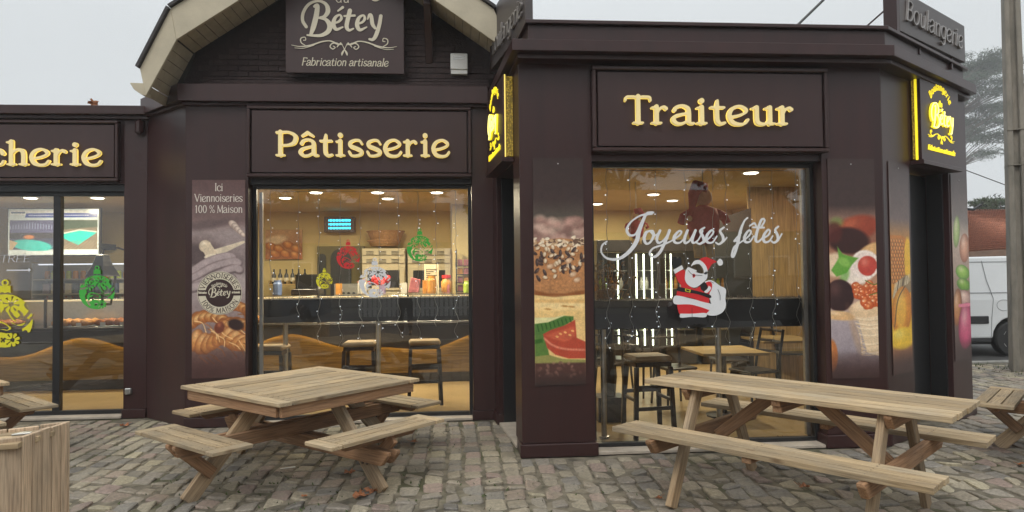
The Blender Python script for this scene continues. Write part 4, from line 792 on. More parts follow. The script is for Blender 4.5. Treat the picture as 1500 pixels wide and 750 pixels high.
print_line('lettering', 'du', .072, MG, gs, M['cream'], center=True, y=.372, x=-.012, W=.07, T=.05, L=.08, S=.045, track=.02)
ARC = [[(-270, -18, 8), (-330, 18, 9), (-360, 5, 8)], [(262, -20, 9), (275, 12, 12), (310, 18, 12), (350, -5, 8), (345, -25, 8), (318, -10, 7)]]
solid('lettering', bet([[(x+610, 0+y, r) for x, y, r in s] for s in ARC], KG), M['cream'], MG, gs, .004, .003)
# script word used on the roof edge boards, on the light boxes and the seal
def cursive(word, xh, W=.085, T=.03): return textline(word, xh, W=W, T=T, L=.0, S=.03, slant=.22, track=-.04)
def arc_text(word, R, xh, a0, a1, W=.10, T=.06, L=.12, S=.04, slant=0., inward=False):
    """letters set round an arc, angles measured from straight up, clockwise"""
    g, tot = textline(word, xh, W=W, T=T, L=L, S=S, slant=slant); out = []
    for st in g:
        cx = np.mean([q[:, 0].mean() for q in st]); a = a0+(a1-a0)*cx/tot; ca, sa = math.cos(a), math.sin(a)
        for q in st:
            dx, dy = q[:, 0]-cx, q[:, 1]; 
            if not inward: X = (R+dy)*sa+dx*ca; Y = (R+dy)*ca-dx*sa
            else: X = (R-dy)*sa-dx*ca; Y = (R-dy)*ca+dx*sa
            out.append(np.stack([X, Y, q[:, 2]], 1))
    return out
# light box on the slanted corner
def lightbox(label, mx, w, h, depth, k, side, par_x0=0, far_hidden=False):
    """mx: plane of the wall, x along, y up, z out"""
    t = thing('light_box_sign', label, 'sign', mx.translation.x and (mx.translation.x, mx.translation.y, 2.66) or (0, 0, 0))
    m = MB(); m.box(.0, w, 0, h, depth-.03, depth, M=mx); m.build('sign_board', M['brown2'], t, .003)
    m = MB(); m.box(.06, w-.06, .03, h-.03, .0, depth-.03, M=mx); m.build('box_body', M['brown'], t)
    m = MB(); m.box(.012, .032, .012, h-.012, .015, depth-.032, M=mx); m.build('lit_edge', M['neon_dots'], t)
    m = MB(); m.box(.0, .010, .0, h, depth-.055, depth-.035, M=mx); m.build('lit_edge', M['neon'], t)
    m = MB(); m.box(-.01, w+.01, -.045, -.004, 0, depth+.02, M=mx); m.build('drip_edge', M['brown'], t, .003)
    c = mx @ Matrix.Translation((w/2, h/2, depth))
    st = bet([[(x, y, r*.62) for x, y, r in s] for s in BET_B+BET_R], k, 610, 265); l = solid('lettering', st, M['neonface'], c, t, .006, k*3.2, off=.021); solid('lit_edge', st, M['neon'], c, l, .018, k*4, lev=k*2.5, off=.002)
    solid('lettering', arc_text('Boulangerie', .30*w, .052*w/1.0, -.95, .95, W=.07, T=.04, L=.0, slant=.1), M['neon'], c @ Matrix.Translation((0, .035, 0)), t, .006, .003)
    print_line('lettering', 'du', .04, c, t, M['neon'], depth=.01, center=True, x=-.01, y=.155, W=.09, T=.06, L=0, S=.05)
    solid('ornament', bet([[(x, y, r*1.0) for x, y, r in s] for s in ORN+ORN2], k*.9, 610, 225), M['neon'], c, t, .006, k*3)
    print_line('lettering', 'Fabrication artisanale', .036*w, c, t, M['neon'], depth=.01, center=True, y=-.315*h/.85, W=.07, T=.05, L=.06, S=.04, slant=.2, width=.70*w, res=.0022)
    return t
dm, dnt, db, do = base_mat('lit_dotted_edge'); gN = N(dnt, 'ShaderNodeNewGeometry'); vo = N(dnt, 'ShaderNodeTexVoronoi', inp={'Scale': 60.}); dnt.links.new(gN.outputs[0], vo.inputs['Vector'])
mr = N(dnt, 'ShaderNodeMapRange', inp={1: .2, 2: .6, 3: .34, 4: .03}); dnt.links.new(vo.outputs['Distance'], mr.inputs[0]); dnt.links.new(mr.outputs[0], db.inputs['Emission Strength']); db.inputs['Emission Color'].default_value = (1, .66, .08, 1); db.inputs['Base Color'].default_value = (.2, .14, .02, 1); M['neon_dots'] = dm
MCW = Matrix(((CHD.x, 0, CHN.x, CH0.x), (CHD.y, 0, CHN.y, CH0.y), (0, 1, 0, 0), (0, 0, 0, 1)))     # slanted wall: x along, y up, z out
lightbox('lit yellow Boulangerie du Bétey light box over the corner doorway', MCW @ Matrix.Translation((.64, 2.665, 0)), .96, .84, .10, .00074, 1)
RD = Vector((.16, -1.55, 0)).normalized(); RN = Vector((-RD.y*-1, 0, 0)); RN = Vector((RD.y, -RD.x, 0))
P0 = Vector((.36, 7.4, 0)); MRW = Matrix(((RD.x, 0, RN.x, P0.x), (RD.y, 0, RN.y, P0.y), (0, 1, 0, 0), (0, 0, 0, 1)))
lb = lightbox('lit yellow light box seen edge on, left of the corner pillar', MRW @ Matrix.Translation((.28, 2.67, 0)), 1.02, .76, .10, .00072, -1)
m = MB(); m.box(1.245, 1.292, .012, .748, .005, .075, M=MRW @ Matrix.Translation((0, 2.67, 0))); m.build('lit_edge', M['neon_dots'], lb)
m = MB(); m.box(1.301, 1.309, .0, .76, .075, .085, M=MRW @ Matrix.Translation((0, 2.67, 0))); m.build('lit_edge', M['edge'], lb)
# boards standing on the roof edge
def roofboard(label, mx, w, h):
    t = thing('roof_sign', label, 'sign', tuple(mx.translation)); m = MB(); m.box(0, w, 0, h, -.07, 0, M=mx); m.build('sign_board', M['greyboard'], t, .004)
    MB().box(-.055, -.002, -.02, h+.01, -.12, .0, M=mx).build('end_plate', M['brown'], t)
    for q in (.3, .8): MB().box(w*q, w*q+.03, -.12, -.002, -.06, -.02, M=mx).build('bracket', M['brown'], t)
    m = MB(); m.tube([mx @ Vector((.05, h*.75, -.07)), mx @ Vector((.0, -.05, -.6))], .008, 6); m.build('stay', M['brown'], t)
    g, tot = textline('Boulangerie', .135, W=.065, T=.04, L=.06, S=.03, slant=.18, track=-.02); kx = w*.86/tot; st = [q*np.array([kx, 1, 1])+np.array([.1, .12, 0]) for o in g for q in o]
    solid('lettering', st, M['silver'], mx, t, .02, .006, off=.003); return t
M['greyboard'] = mat('grey_brown_board', (.075, .062, .060), .4, .06, 4); M['silver'] = mat('brushed_letter', (.30, .28, .27), .3, .05, 10, metal=.3)
roofboard('grey board lettered Boulangerie standing on the roof edge over the lit light box', MCW @ Matrix.Translation((.22, 3.83, .10)), 1.62, .40)
a_ = Vector((.35, 7.25, 0)); b_ = Vector((.60, 5.95, 0)); dd = (b_-a_).normalized(); nn = Vector((dd.y, -dd.x, 0))
roofboard('dark board seen almost edge on, on the roof edge beside the gable', Matrix(((dd.x, 0, nn.x, a_.x), (dd.y, 0, nn.y, a_.y), (0, 1, 0, 3.83), (0, 0, 0, 1))), (b_-a_).length, .62)
# printed picture panels
def poster(label, mt, mx, w, h, screws=True):
    t = thing('picture_panel', label, 'picture panel', tuple(mx.translation)); printed('printed_board', P[mt], mx, w, h, t, t=.005)
    if screws:
        m = MB(); m.lathe([(.006, .005), (.006, .008), (.001, .009)], n=8, M=mx @ Matrix.Translation((w/2, h-.05, 0))); m.build('screw', M['steel'], t)
    return t
poster('tall picture panel of a seeded burger bun with tomato and cucumber on the corner pillar', 'burger_print', frame((.637, 5.845, .62), XR), .447, 1.995)
poster('tall picture panel of salmon roe pastry and green leaf right of the tall window', 'canape_print', frame((3.335, 5.845, .62), XR), .445, 1.995)
poster('narrow picture panel of yellow fruit and braided basket left of the corner doorway', 'fruit_print', MCW @ Matrix.Translation((.12, .62, .004)), .42, 1.99)
poster('narrow picture panel of pink and green macarons right of the corner doorway', 'macaron_print', MCW @ Matrix.Translation((1.60, .62, .004)), .46, 1.99)
pv = poster('Ici Viennoiseries 100 % Maison picture panel with croissants and round seal', 'viennoiserie_print', frame((-2.865, 7.395, .52), XR), .555, 2.12, False)
MV = frame((-2.865, 7.39, .52), XR)
for s, y, w in (('Ici', 2.0, .09), ('Viennoiseries', 1.885, .50), ('100 % Maison', 1.765, .50)): print_line('lettering', s, .058, MV, pv, M['txt'], center=True, x=.278, y=y, W=.07, T=.045, L=.12, S=.035, width=w, depth=.0015, res=.0045)
def ring(r0, r1, n=48): return [[(r1*math.cos(2*math.pi*i/n), r1*math.sin(2*math.pi*i/n)) for i in range(n)], [(r0*math.cos(2*math.pi*i/n), r0*math.sin(2*math.pi*i/n)) for i in range(n)]]
MS = MV @ Matrix.Translation((.288, .905, 0)); disc = plate('seal', ring(0.001, .232)[:1], M['cream'], MS, pv, .001); plate('seal_centre', ring(0.001, .148)[:1], M['brown2'], MS, disc, .001, off=.0015)
plate('seal_ring', ring(.222, .226), M['brown2'], MS, disc, .001, off=.0015); plate('seal_band', [[(-.225, -.028), (.225, -.028), (.225, .034), (-.225, .034)]], M['brown2'], MS, disc, .001, off=.0022)
solid('lettering', arc_text('VIENNOISERIES', .162, .036, -1.32, 1.32, W=.11, T=.07, L=.1, S=.05), M['brown2'], MS, disc, .001, .0022, off=.0015)
solid('lettering', arc_text('100% MAISON', .212, .036, math.pi+1.15, math.pi-1.15, W=.11, T=.07, L=.1, S=.05, inward=True), M['brown2'], MS, disc, .001, .0022, off=.0015)
solid('lettering', bet(BET_B+BET_R, .00030, 600, 230), M['cream'], MS, disc, .001, .0016, off=.0035)
solid('lettering', arc_text('Boulangerie', .09, .020, -.85, .85, W=.11, T=.08, L=0, slant=.1), M['cream'], MS, disc, .001, .0015, off=.0035)
print_line('lettering', 'Fabrication', .016, MS, disc, M['cream'], x=-.220, y=-.004, W=.13, T=.1, L=0, S=.05, off=.0035, width=.085, depth=.001, res=.0016); print_line('lettering', 'artisanale', .016, MS, disc, M['cream'], x=.128, y=-.004, W=.13, T=.1, L=0, S=.05, off=.0035, width=.085, depth=.001, res=.0016)
solid('ornament', bet([[(x, y, r*1.3) for x, y, r in s] for s in ORN+ORN2], .00016, 610, 900), M['cream'], MS, disc, .001, .0012, off=.0035)
# ------------------------------------------------------------------ stickers on the glass
def bauble(label, px, py, rpx, Y, mt, glass):
    c = at(px, py, Y); r = (at(px+rpx, py, Y)-c).x; t = thing('bauble_sticker', label, 'window sticker', tuple(c))
    h = r/26; n = int(2.5*r/h)+2; x0, y0 = -1.25*r, -1.25*r; gx = x0+h*np.arange(n); X, Y_ = np.meshgrid(gx, gx); D = np.hypot(X, Y_)-r
    def strokes(*ss): return sdf([spline([(a*r, b*r, w*r) for a, b, w in s]) if len(s) > 2 else np.array([(a*r, b*r, w*r) for a, b, w in s]) for s in ss], x0, y0, n, n, h)
    G = .05
    cut = [[(-.05, .35, G), (.15, .42, G), (.3, .15, G), (.55, .0, G), (.85, .25, G*1.2), (.98, .5, G)], [(-.05, .35, G), (.05, .1, G), (.25, -.15, G), (.6, -.25, G), (.85, -.05, G), (.95, .1, G)], [(.05, .28, G), (.25, .0, G*.8), (.5, -.1, G), (.8, .02, G)],
           [(-1, .2, G), (-.7, .22, G), (-.5, .05, G*1.2), (-.62, -.2, G), (-.55, -.5, G), (-.4, -.75, G)], [(-.55, -.1, G), (-.4, .05, G), (-.1, .02, G), (.2, -.15, G*1.2), (.3, -.3, G), (.1, -.42, G), (-.2, -.38, G), (-.45, -.55, G)], [(-.35, -.12, G), (-.1, -.14, G), (.1, -.28, G), (-.15, -.25, G), (-.4, -.35, G)],
           [(.55, -.3, G*1.2), (.62, -.5, G), (.75, -.42, G*1.2), (.8, -.7, G*1.3), (1, -.6, G)], [(.35, -.4, .16), (.8, -.9, .22)], [(.4, -.6, .1), (.95, -.6, .16)], [(.5, .35, G), (.62, .2, G), (.5, .1, G*.8)], [(.72, .6, G), (.82, .45, G), (1, .45, G)], [(-.25, .25, .1), (-.1, .15, .12), (.0, -.02, .06)]]
    D = np.maximum(D, -strokes(*cut)); pet = []; blank = []
    for fx, fy, fr, k in ((.22, .62, .27, 8), (-.45, .38, .26, 7), (.28, -.72, .24, 8), (-.05, -.72, .1, 4), (-.75, .55, .14, 5), (-.3, .75, .16, 6)):
        blank.append([(fx, fy, fr*1.12), (fx+.001, fy, fr*1.12)])
        for i in range(k): a = 2*math.pi*i/k+fx; pet.append([(fx+math.cos(a)*fr*.38, fy+math.sin(a)*fr*.38, fr*.09), (fx+math.cos(a)*fr*.88, fy+math.sin(a)*fr*.88, fr*.26)])
        
    D = np.maximum(D, -strokes(*blank)); D = np.minimum(D, np.maximum(strokes(*pet), np.hypot(X, Y_)-r*1.02))
    mx = frame(tuple(c), XR); plate('ball', contours(D, x0, y0, h), mt, mx, t, .001)
    plate('cap', [[(-.2*r, 1.04*r), (-.1*r, 1.08*r), (0, 1.04*r), (.1*r, 1.08*r), (.2*r, 1.04*r), (.19*r, 1.32*r), (-.19*r, 1.32*r)]], mt, mx, t, .001)
    plate('hook', [[(x, y+1.43*r) for x, y in l] for l in ring(.07*r, .13*r, 20)], mt, mx, t, .001)
bauble('yellow bauble sticker low on the left glass door', 7, 470, 41, 8.13, M['vinyl_yellow'], an)
bauble('green bauble sticker on the left glass door in front of the lantern', 142, 428, 26, 8.13, M['vinyl_green'], an)
bauble('red bauble sticker on the middle window', 510, 377, 17, 7.54, M['vinyl_red'], gw)
bauble('small yellow bauble sticker on the middle window', 475, 411, 12, 7.54, M['vinyl_yellow'], gw)
bauble('large white bauble sticker on the middle window', 549, 413, 23, 7.54, M['vinyl_white'], gw)
bauble('green bauble sticker on the middle window', 615, 364, 19, 7.54, M['vinyl_green'], gw)
t = thing('script_sticker', 'white Joyeuses fêtes script sticker across the tall window', 'window sticker', (2.2, 6.0, 1.9))
JF = [[(455, 62, 5), (430, 60, 3), (400, 80, 7), (350, 190, 13), (330, 270, 13), (270, 350, 11), (190, 400, 8), (110, 395, 5), (68, 350, 4), (75, 300, 4), (110, 272, 3)], [(445, 70, 7), (360, 85, 4), (290, 130, 4), (258, 185, 7), (275, 225, 7), (315, 225, 4), (345, 180, 2.5)],
      [(430, 195, 3), (400, 210, 8), (385, 255, 9), (400, 290, 6), (430, 280, 5), (455, 235, 8), (450, 200, 6), (432, 200, 3), (460, 230, 2.5), (500, 210, 2.5)], [(505, 195, 7), (480, 250, 8), (490, 285, 6), (525, 270, 4), (565, 225, 4)], [(575, 195, 8), (545, 270, 8), (500, 355, 8), (455, 388, 6), (425, 365, 5), (450, 325, 4), (520, 300, 4), (590, 270, 3), (615, 240, 3)],
      [(615, 255, 4), (650, 230, 4), (665, 205, 4), (645, 200, 5), (610, 240, 8), (612, 280, 7), (650, 285, 4), (690, 250, 3)], [(710, 195, 7), (688, 250, 8), (690, 288, 6), (725, 270, 4), (760, 210, 4)], [(770, 195, 7), (745, 260, 8), (752, 288, 5), (790, 265, 3), (825, 200, 3)], [(838, 175, 4), (805, 200, 6), (825, 240, 8), (830, 275, 7), (800, 295, 5), (775, 285, 3)],
      [(830, 285, 3), (880, 245, 4), (905, 210, 4), (890, 195, 5), (855, 235, 8), (855, 280, 7), (895, 285, 4), (930, 240, 3)], [(985, 175, 4), (955, 200, 6), (975, 240, 8), (975, 275, 7), (945, 298, 5), (920, 285, 3)], [(980, 280, 3), (1005, 250, 3)],
      [(1165, 105, 4), (1140, 130, 4), (1110, 200, 8), (1085, 300, 9), (1055, 385, 7), (1040, 380, 5), (1060, 320, 4), (1110, 285, 3), (1150, 260, 3)], [(1115, 215, 3), (1060, 275, 3), (1085, 270, 4)], [(1150, 260, 3), (1180, 230, 4), (1190, 205, 4), (1170, 200, 5), (1140, 245, 8), (1145, 282, 7), (1180, 280, 4), (1210, 240, 3)], [(1180, 165, 3), (1215, 145, 5), (1230, 165, 3)],
      [(1290, 112, 4), (1268, 125, 6), (1235, 210, 8), (1225, 270, 8), (1245, 282, 5), (1280, 250, 3)], [(1205, 175, 4), (1290, 178, 4)], [(1265, 180, 4), (1295, 130, 4), (1288, 112, 4)], [(1275, 260, 3), (1320, 235, 4), (1335, 205, 4), (1318, 195, 5), (1285, 240, 8), (1290, 282, 7), (1325, 280, 4), (1355, 240, 3)],
      [(1400, 170, 4), (1375, 195, 6), (1392, 235, 8), (1392, 270, 7), (1365, 290, 5), (1340, 275, 3)], [(1395, 275, 3), (1425, 225, 3)]]
o_ = at(1015, 350, 6.015); MW = frame((o_.x, 6.013, o_.z), XR); kk = (at(1115, 350, 6.015).x-o_.x)/100/5.17
solid('lettering', [spline([((x-750)*kk, (258-y)*kk, (r+2.6)*kk) for x, y, r in s]) for s in JF], M['vinyl_white'], MW, t, .001, .0045)
# waving Father Christmas sticker
t = thing('santa_sticker', 'waving red and white Father Christmas sticker with sack on the tall window', 'window sticker', (2.25, 6.0, 1.4))
o_ = at(1025, 420, 6.015); MW = frame((o_.x, 6.012, o_.z), XR); kk = (at(1125, 420, 6.015).x-o_.x)/100/6.25
def shape(name, pts, mt, lay, sm=True):
    P_ = [((x-375)*kk, (375-y)*kk) for x, y in pts]
    if sm: q = spline([(*p, .01) for p in P_+P_[:1]], 4)[:-1]; P_ = [tuple(v[:2]) for v in q]
    return plate(name, [P_], mt, MW, t, .0008, off=.001*lay)
vb, vr_, vw = M['vinyl_black'], M['vinyl_red'], M['vinyl_white']
shape('boot', [(210, 655), (280, 640), (330, 650), (410, 645), (440, 690), (430, 712), (330, 700), (300, 715), (195, 712), (190, 695)], vb, 1)
shape('sack', [(420, 330), (480, 318), (560, 370), (610, 400), (605, 480), (608, 545), (580, 600), (520, 630), (450, 628), (420, 600), (480, 560), (440, 420)], vw, 1)
shape('coat', [(150, 255), (215, 225), (245, 240), (260, 340), (320, 390), (380, 370), (450, 330), (485, 350), (480, 400), (460, 440), (455, 520), (430, 610), (215, 615), (180, 600), (165, 520), (165, 420), (205, 370), (175, 320)], vr_, 2)
shape('belt', [(178, 372), (300, 400), (460, 445), (462, 478), (350, 440), (175, 410)], vb, 3); shape('trim', [(130, 480), (160, 450), (300, 480), (400, 510), (475, 530), (480, 565), (460, 582), (380, 555), (280, 530), (160, 528), (132, 510)], vw, 3)
shape('cuff', [(137, 222), (215, 182), (228, 215), (150, 258)], vw, 3, False); shape('glove', [(120, 150), (130, 115), (160, 108), (175, 125), (200, 110), (212, 140), (205, 180), (150, 212), (122, 185)], vb, 3)
shape('cuff', [(192, 610), (300, 612), (420, 608), (418, 645), (300, 640), (195, 645)], vw, 3); shape('cuff', [(455, 365), (475, 390), (440, 430), (412, 420), (440, 395)], vw, 4); shape('glove', [(380, 350), (410, 330), (440, 360), (445, 395), (420, 420), (385, 400), (378, 375)], vb, 3)
shape('beard', [(245, 235), (275, 200), (330, 240), (400, 260), (440, 240), (440, 300), (400, 340), (330, 382), (270, 360), (240, 310)], vw, 4); shape('hat', [(375, 130), (430, 112), (480, 130), (530, 155), (490, 175), (450, 230), (435, 220), (400, 160)], vr_, 3)
shape('hat_trim', [(300, 180), (330, 145), (380, 140), (425, 180), (445, 225), (440, 262), (415, 262), (405, 215), (370, 175), (320, 180), (298, 195)], vw, 4); shape('pompom', [(532, 155), (560, 128), (585, 150), (582, 182), (550, 188)], vw, 4)
shape('mouth', [(305, 265), (325, 260), (335, 280), (315, 295)], vr_, 5); shape('mouth', [(312, 268), (322, 266), (326, 278), (316, 284)], vb, 6); shape('buckle', [(240, 388), (290, 400), (285, 425), (240, 412)], M['vinyl_yellow'], 4, False); shape('buckle', [(248, 395), (280, 403), (277, 418), (247, 408)], vb, 5, False)
shape('moustache', [(270, 198), (310, 215), (350, 235), (300, 250), (275, 235)], vw, 5)
m = MB(); 
for ln in ([(272, 230), (300, 262), (345, 272), (395, 275)], [(470, 330), (500, 345)], [(535, 400), (555, 450), (555, 495)], [(298, 560), (298, 640)], [(250, 465), (330, 485)]):
    solid('outline', [spline([((x-375)*kk, (375-y)*kk, 1.6*kk) for x, y in ln])] if len(ln) > 2 else [np.array([((x-375)*kk, (375-y)*kk, 1.6*kk) for x, y in ln])], vb, MW, t, .0006, 1.5*kk, off=.0062)
t = thing('door_sticker', 'white TRÉE sticker with an arrow on the left glass door', 'window sticker', (-5.2, 8.13, 2))
c = at(22, 384, 8.13); MT = frame((c.x, 8.128, c.z), XR); print_line('lettering', 'TREE', .055, MT, t, M['vinyl_white'], center=True, depth=.001, W=.05, T=.03, L=.12, S=.025, slant=.1, width=.34)
m = MB(); plate('arrow', [[(-.09, -.10), (.15, -.10), (.15, -.115), (.18, -.092), (.15, -.07), (.15, -.086), (-.09, -.086)]], M['vinyl_white'], MT, t, .001)
plate('accent', [[(.07, .095), (.10, .12), (.115, .115), (.08, .09)]], M['vinyl_white'], MT, t, .001)
# ------------------------------------------------------------------ fairy lights behind the glass
def fairy(label, strands, Y, ytop):
    t = thing('fairy_lights', label, 'fairy lights', tuple(at(strands[0][0], ytop, Y))); r = random.Random(len(strands)+7)
    top = [at(x, ytop, Y) for x, _ in strands]; m = MB(); m.tube([top[0]]+[(a+b)/2+Vector((0, 0, -.01)) for a, b in zip(top, top[1:])]+[top[-1]], .003, 4); m.build('lead', M['wire'], t)
    for x, yb in strands:
        a, b = at(x, ytop, Y), at(x, yb, Y); n = int((a.z-b.z)/.045); pts = []; m = MB(); bb = MB(); ph = r.uniform(0, 6)
        for i in range(n+1):
            f = i/n; am = .006+.035*max(0, f-.55)*(1.4 if r.random() < .8 else 1); p = Vector((a.x+am*math.sin(i*1.15+ph)+r.uniform(-.003, .003), Y+.006*math.cos(i*1.1), a.z+(b.z-a.z)*f)); pts.append(p)
            if i > 1 and r.random() < .30:
                q = p+Vector((r.choice((-1, 1))*r.uniform(.01, .022), -.004, -.012)); m.tube([p, q], .0016, 4, False); bb.ball(q, r.choice((.0062, .005, .004, .0035)), 6, 4)
        m.tube(pts, .0024, 4); s = m.build('strand', M['wire'], t); bb.build('bulb', M['bulb'], s)
fairy('curtain of small white fairy lights hanging in the middle window', [(396, 440), (437, 462), (467, 503), (498, 508), (527, 500), (555, 503), (583, 492), (612, 500), (638, 478), (667, 492)], 7.62, 279)
fairy('curtain of small white fairy lights hanging in the tall Traiteur window', [(888, 515), (922, 505), (960, 498), (1003, 492), (1043, 505), (1062, 500), (1097, 500), (1130, 500), (1165, 492)], 6.10, 248)
# ------------------------------------------------------------------ picnic tables, planter, leaves
_mesh = {}
def plank(name, mt, parent, c, L, W, T, axis='x', rot=None, bev=.004):
    """one board with its grain along its own X; axis x or y lays it in the table's frame"""
    k = (name, mt.name, round(L, 3), round(W, 3), round(T, 3))
    if k not in _mesh: _mesh[k] = MB().box(-L/2, L/2, -W/2, W/2, -T/2, T/2).mesh(name, mt)
    o = bpy.data.objects.new(name, _mesh[k]); col.objects.link(o); o.parent = parent; R_ = rot if rot is not None else (Matrix.Rotation(math.pi/2, 4, 'Z') if axis == 'y' else Matrix.Identity(4))
    o.matrix_basis = Matrix.Translation(c) @ R_; b = o.modifiers.new('bevel', 'BEVEL'); b.width = bev; b.segments = 1; b.limit_method = 'ANGLE'; return o
TW, UW = M['tabletop'], M['underwood']; M['rust'] = mat('rusty_screw', (.10, .065, .045), .6, .3, 40)
pr = random.Random(17)
def beam(name, parent, a, b, W, T, side, chamf=0., mt=None):
    """board from a to b, W deep in the plane of (a->b, up), T thick along side"""
    a, b = Vector(a), Vector(b); x = (b-a).normalized(); y = Vector(side).normalized(); z = x.cross(y).normalized(); L = (b-a).length
    m = MB(); c = chamf; prof = [(-L/2+c, -W/2), (L/2-c, -W/2), (L/2, W/2-c*.35 if c else -W/2), (L/2, W/2), (-L/2, W/2), (-L/2, W/2-c*.35 if c else -W/2)] if c else [(-L/2, -W/2), (L/2, -W/2), (L/2, W/2), (-L/2, W/2)]
    if z.z < 0: prof = [(p, -q) for p, q in prof][::-1]
    m.prism([(p, -T/2, q) for p, q in prof], (0, T, 0)); o = m.build(name, mt or UW, None, .004); o.parent = parent
    R_ = Matrix(((x.x, y.x, z.x, (a.x+b.x)/2), (x.y, y.y, z.y, (a.y+b.y)/2), (x.z, y.z, z.z, (a.z+b.z)/2), (0, 0, 0, 1))); o.matrix_basis = R_; return o
def square_table(label, loc, rz, group=None):
    t = thing('picnic_table', label, 'picnic table', loc, rz, group); s, zt, zb = .68, .722, .454; th = .028
    bw = .115; n = 10; w = (2*s)/n
    for sx in (-1, 1): plank('plank', TW, t, (sx*(s-bw/2), 0, zt-th/2), 2*s, bw-.008, th, 'y', bev=.003)
    for i in range(n): plank('plank', TW, t, (0, -s+w*(i+.5), zt-th/2+pr.uniform(-.0015, .0015)), 2*(s-bw)-.014, w-.014, th, bev=.002)
    for sg in (-1, 1):
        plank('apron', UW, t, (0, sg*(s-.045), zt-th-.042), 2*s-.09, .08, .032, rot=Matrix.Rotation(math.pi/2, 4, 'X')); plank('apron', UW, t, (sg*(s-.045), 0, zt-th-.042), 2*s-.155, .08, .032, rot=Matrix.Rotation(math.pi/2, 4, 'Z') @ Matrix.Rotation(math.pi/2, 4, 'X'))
    for k in range(4):
        q = Matrix.Rotation(k*math.pi/2, 4, 'Z'); v = lambda x, y, z: q @ Vector((x, y, z)); sd = v(0, 1, 0)
        bz = zb-th
        for i in range(3): plank('plank', TW, t, v(.935-.101+i*.101, 0, zb-th/2) , .893, .087, th, bev=.002, rot=q @ Matrix.Rotation(math.pi/2, 4, 'Z'))
        for e in (-1, 1): plank('plank', TW, t, v(.935, e*.502, zb-th/2), .296, .094, th, rot=q)
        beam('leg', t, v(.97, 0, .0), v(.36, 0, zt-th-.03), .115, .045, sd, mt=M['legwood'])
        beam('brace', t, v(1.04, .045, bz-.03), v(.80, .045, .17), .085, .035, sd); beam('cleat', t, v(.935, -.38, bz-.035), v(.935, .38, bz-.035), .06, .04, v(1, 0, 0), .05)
    for sg in (-1, 1):
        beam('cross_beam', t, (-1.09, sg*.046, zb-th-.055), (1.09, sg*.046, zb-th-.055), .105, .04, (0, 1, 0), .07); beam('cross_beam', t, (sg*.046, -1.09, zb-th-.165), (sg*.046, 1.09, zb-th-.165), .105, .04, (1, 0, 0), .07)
        beam('top_beam', t, (-.6, sg*.046, zt-th-.05), (.6, sg*.046, zt-th-.05), .09, .04, (0, 1, 0), .03)
    m = MB()
    for i in range(n):
        for e in (-1, 1):
            for f in (-.25, .25): m.lathe([(.0045, 0), (.0045, .0012), (.0005, .0014)], (e*(s-bw-.045), -s+w*(i+.5)+f*w, zt), 6)
    for k in range(4):
        q = Matrix.Rotation(k*math.pi/2, 4, 'Z')
        for i in range(3):
            for e in (-.38, 0, .38):
                for f in (-.022, .022): m.lathe([(.0045, 0), (.0045, .0012), (.0005, .0014)], (.935-.101+i*.101+f, e, zb), 6, M=q)
        for a_ in (-.025, .025): m.prism([q @ Vector((.80+a_+.012*math.cos(b_), -.0235, .19+.012*math.sin(b_))) for b_ in np.linspace(0, 5.5, 7)], q.to_3x3() @ Vector((0, -.006, 0)))
    o = m.build('screws', M['rust'], None); o.parent = t; tag(o, kind='stuff')
    return t
T1 = square_table('square picnic table with four benches standing before the middle window', (-1.316, 5.69, 0), 3.988)
T1b = square_table('square picnic table mostly cut off by the left edge of the photo', (-4.80, 6.0, 0), math.radians(228.6-1)); T1c = square_table('square picnic table mostly cut off by the right edge, its bench end in view', (5.47, 5.02, 0), math.radians(133))
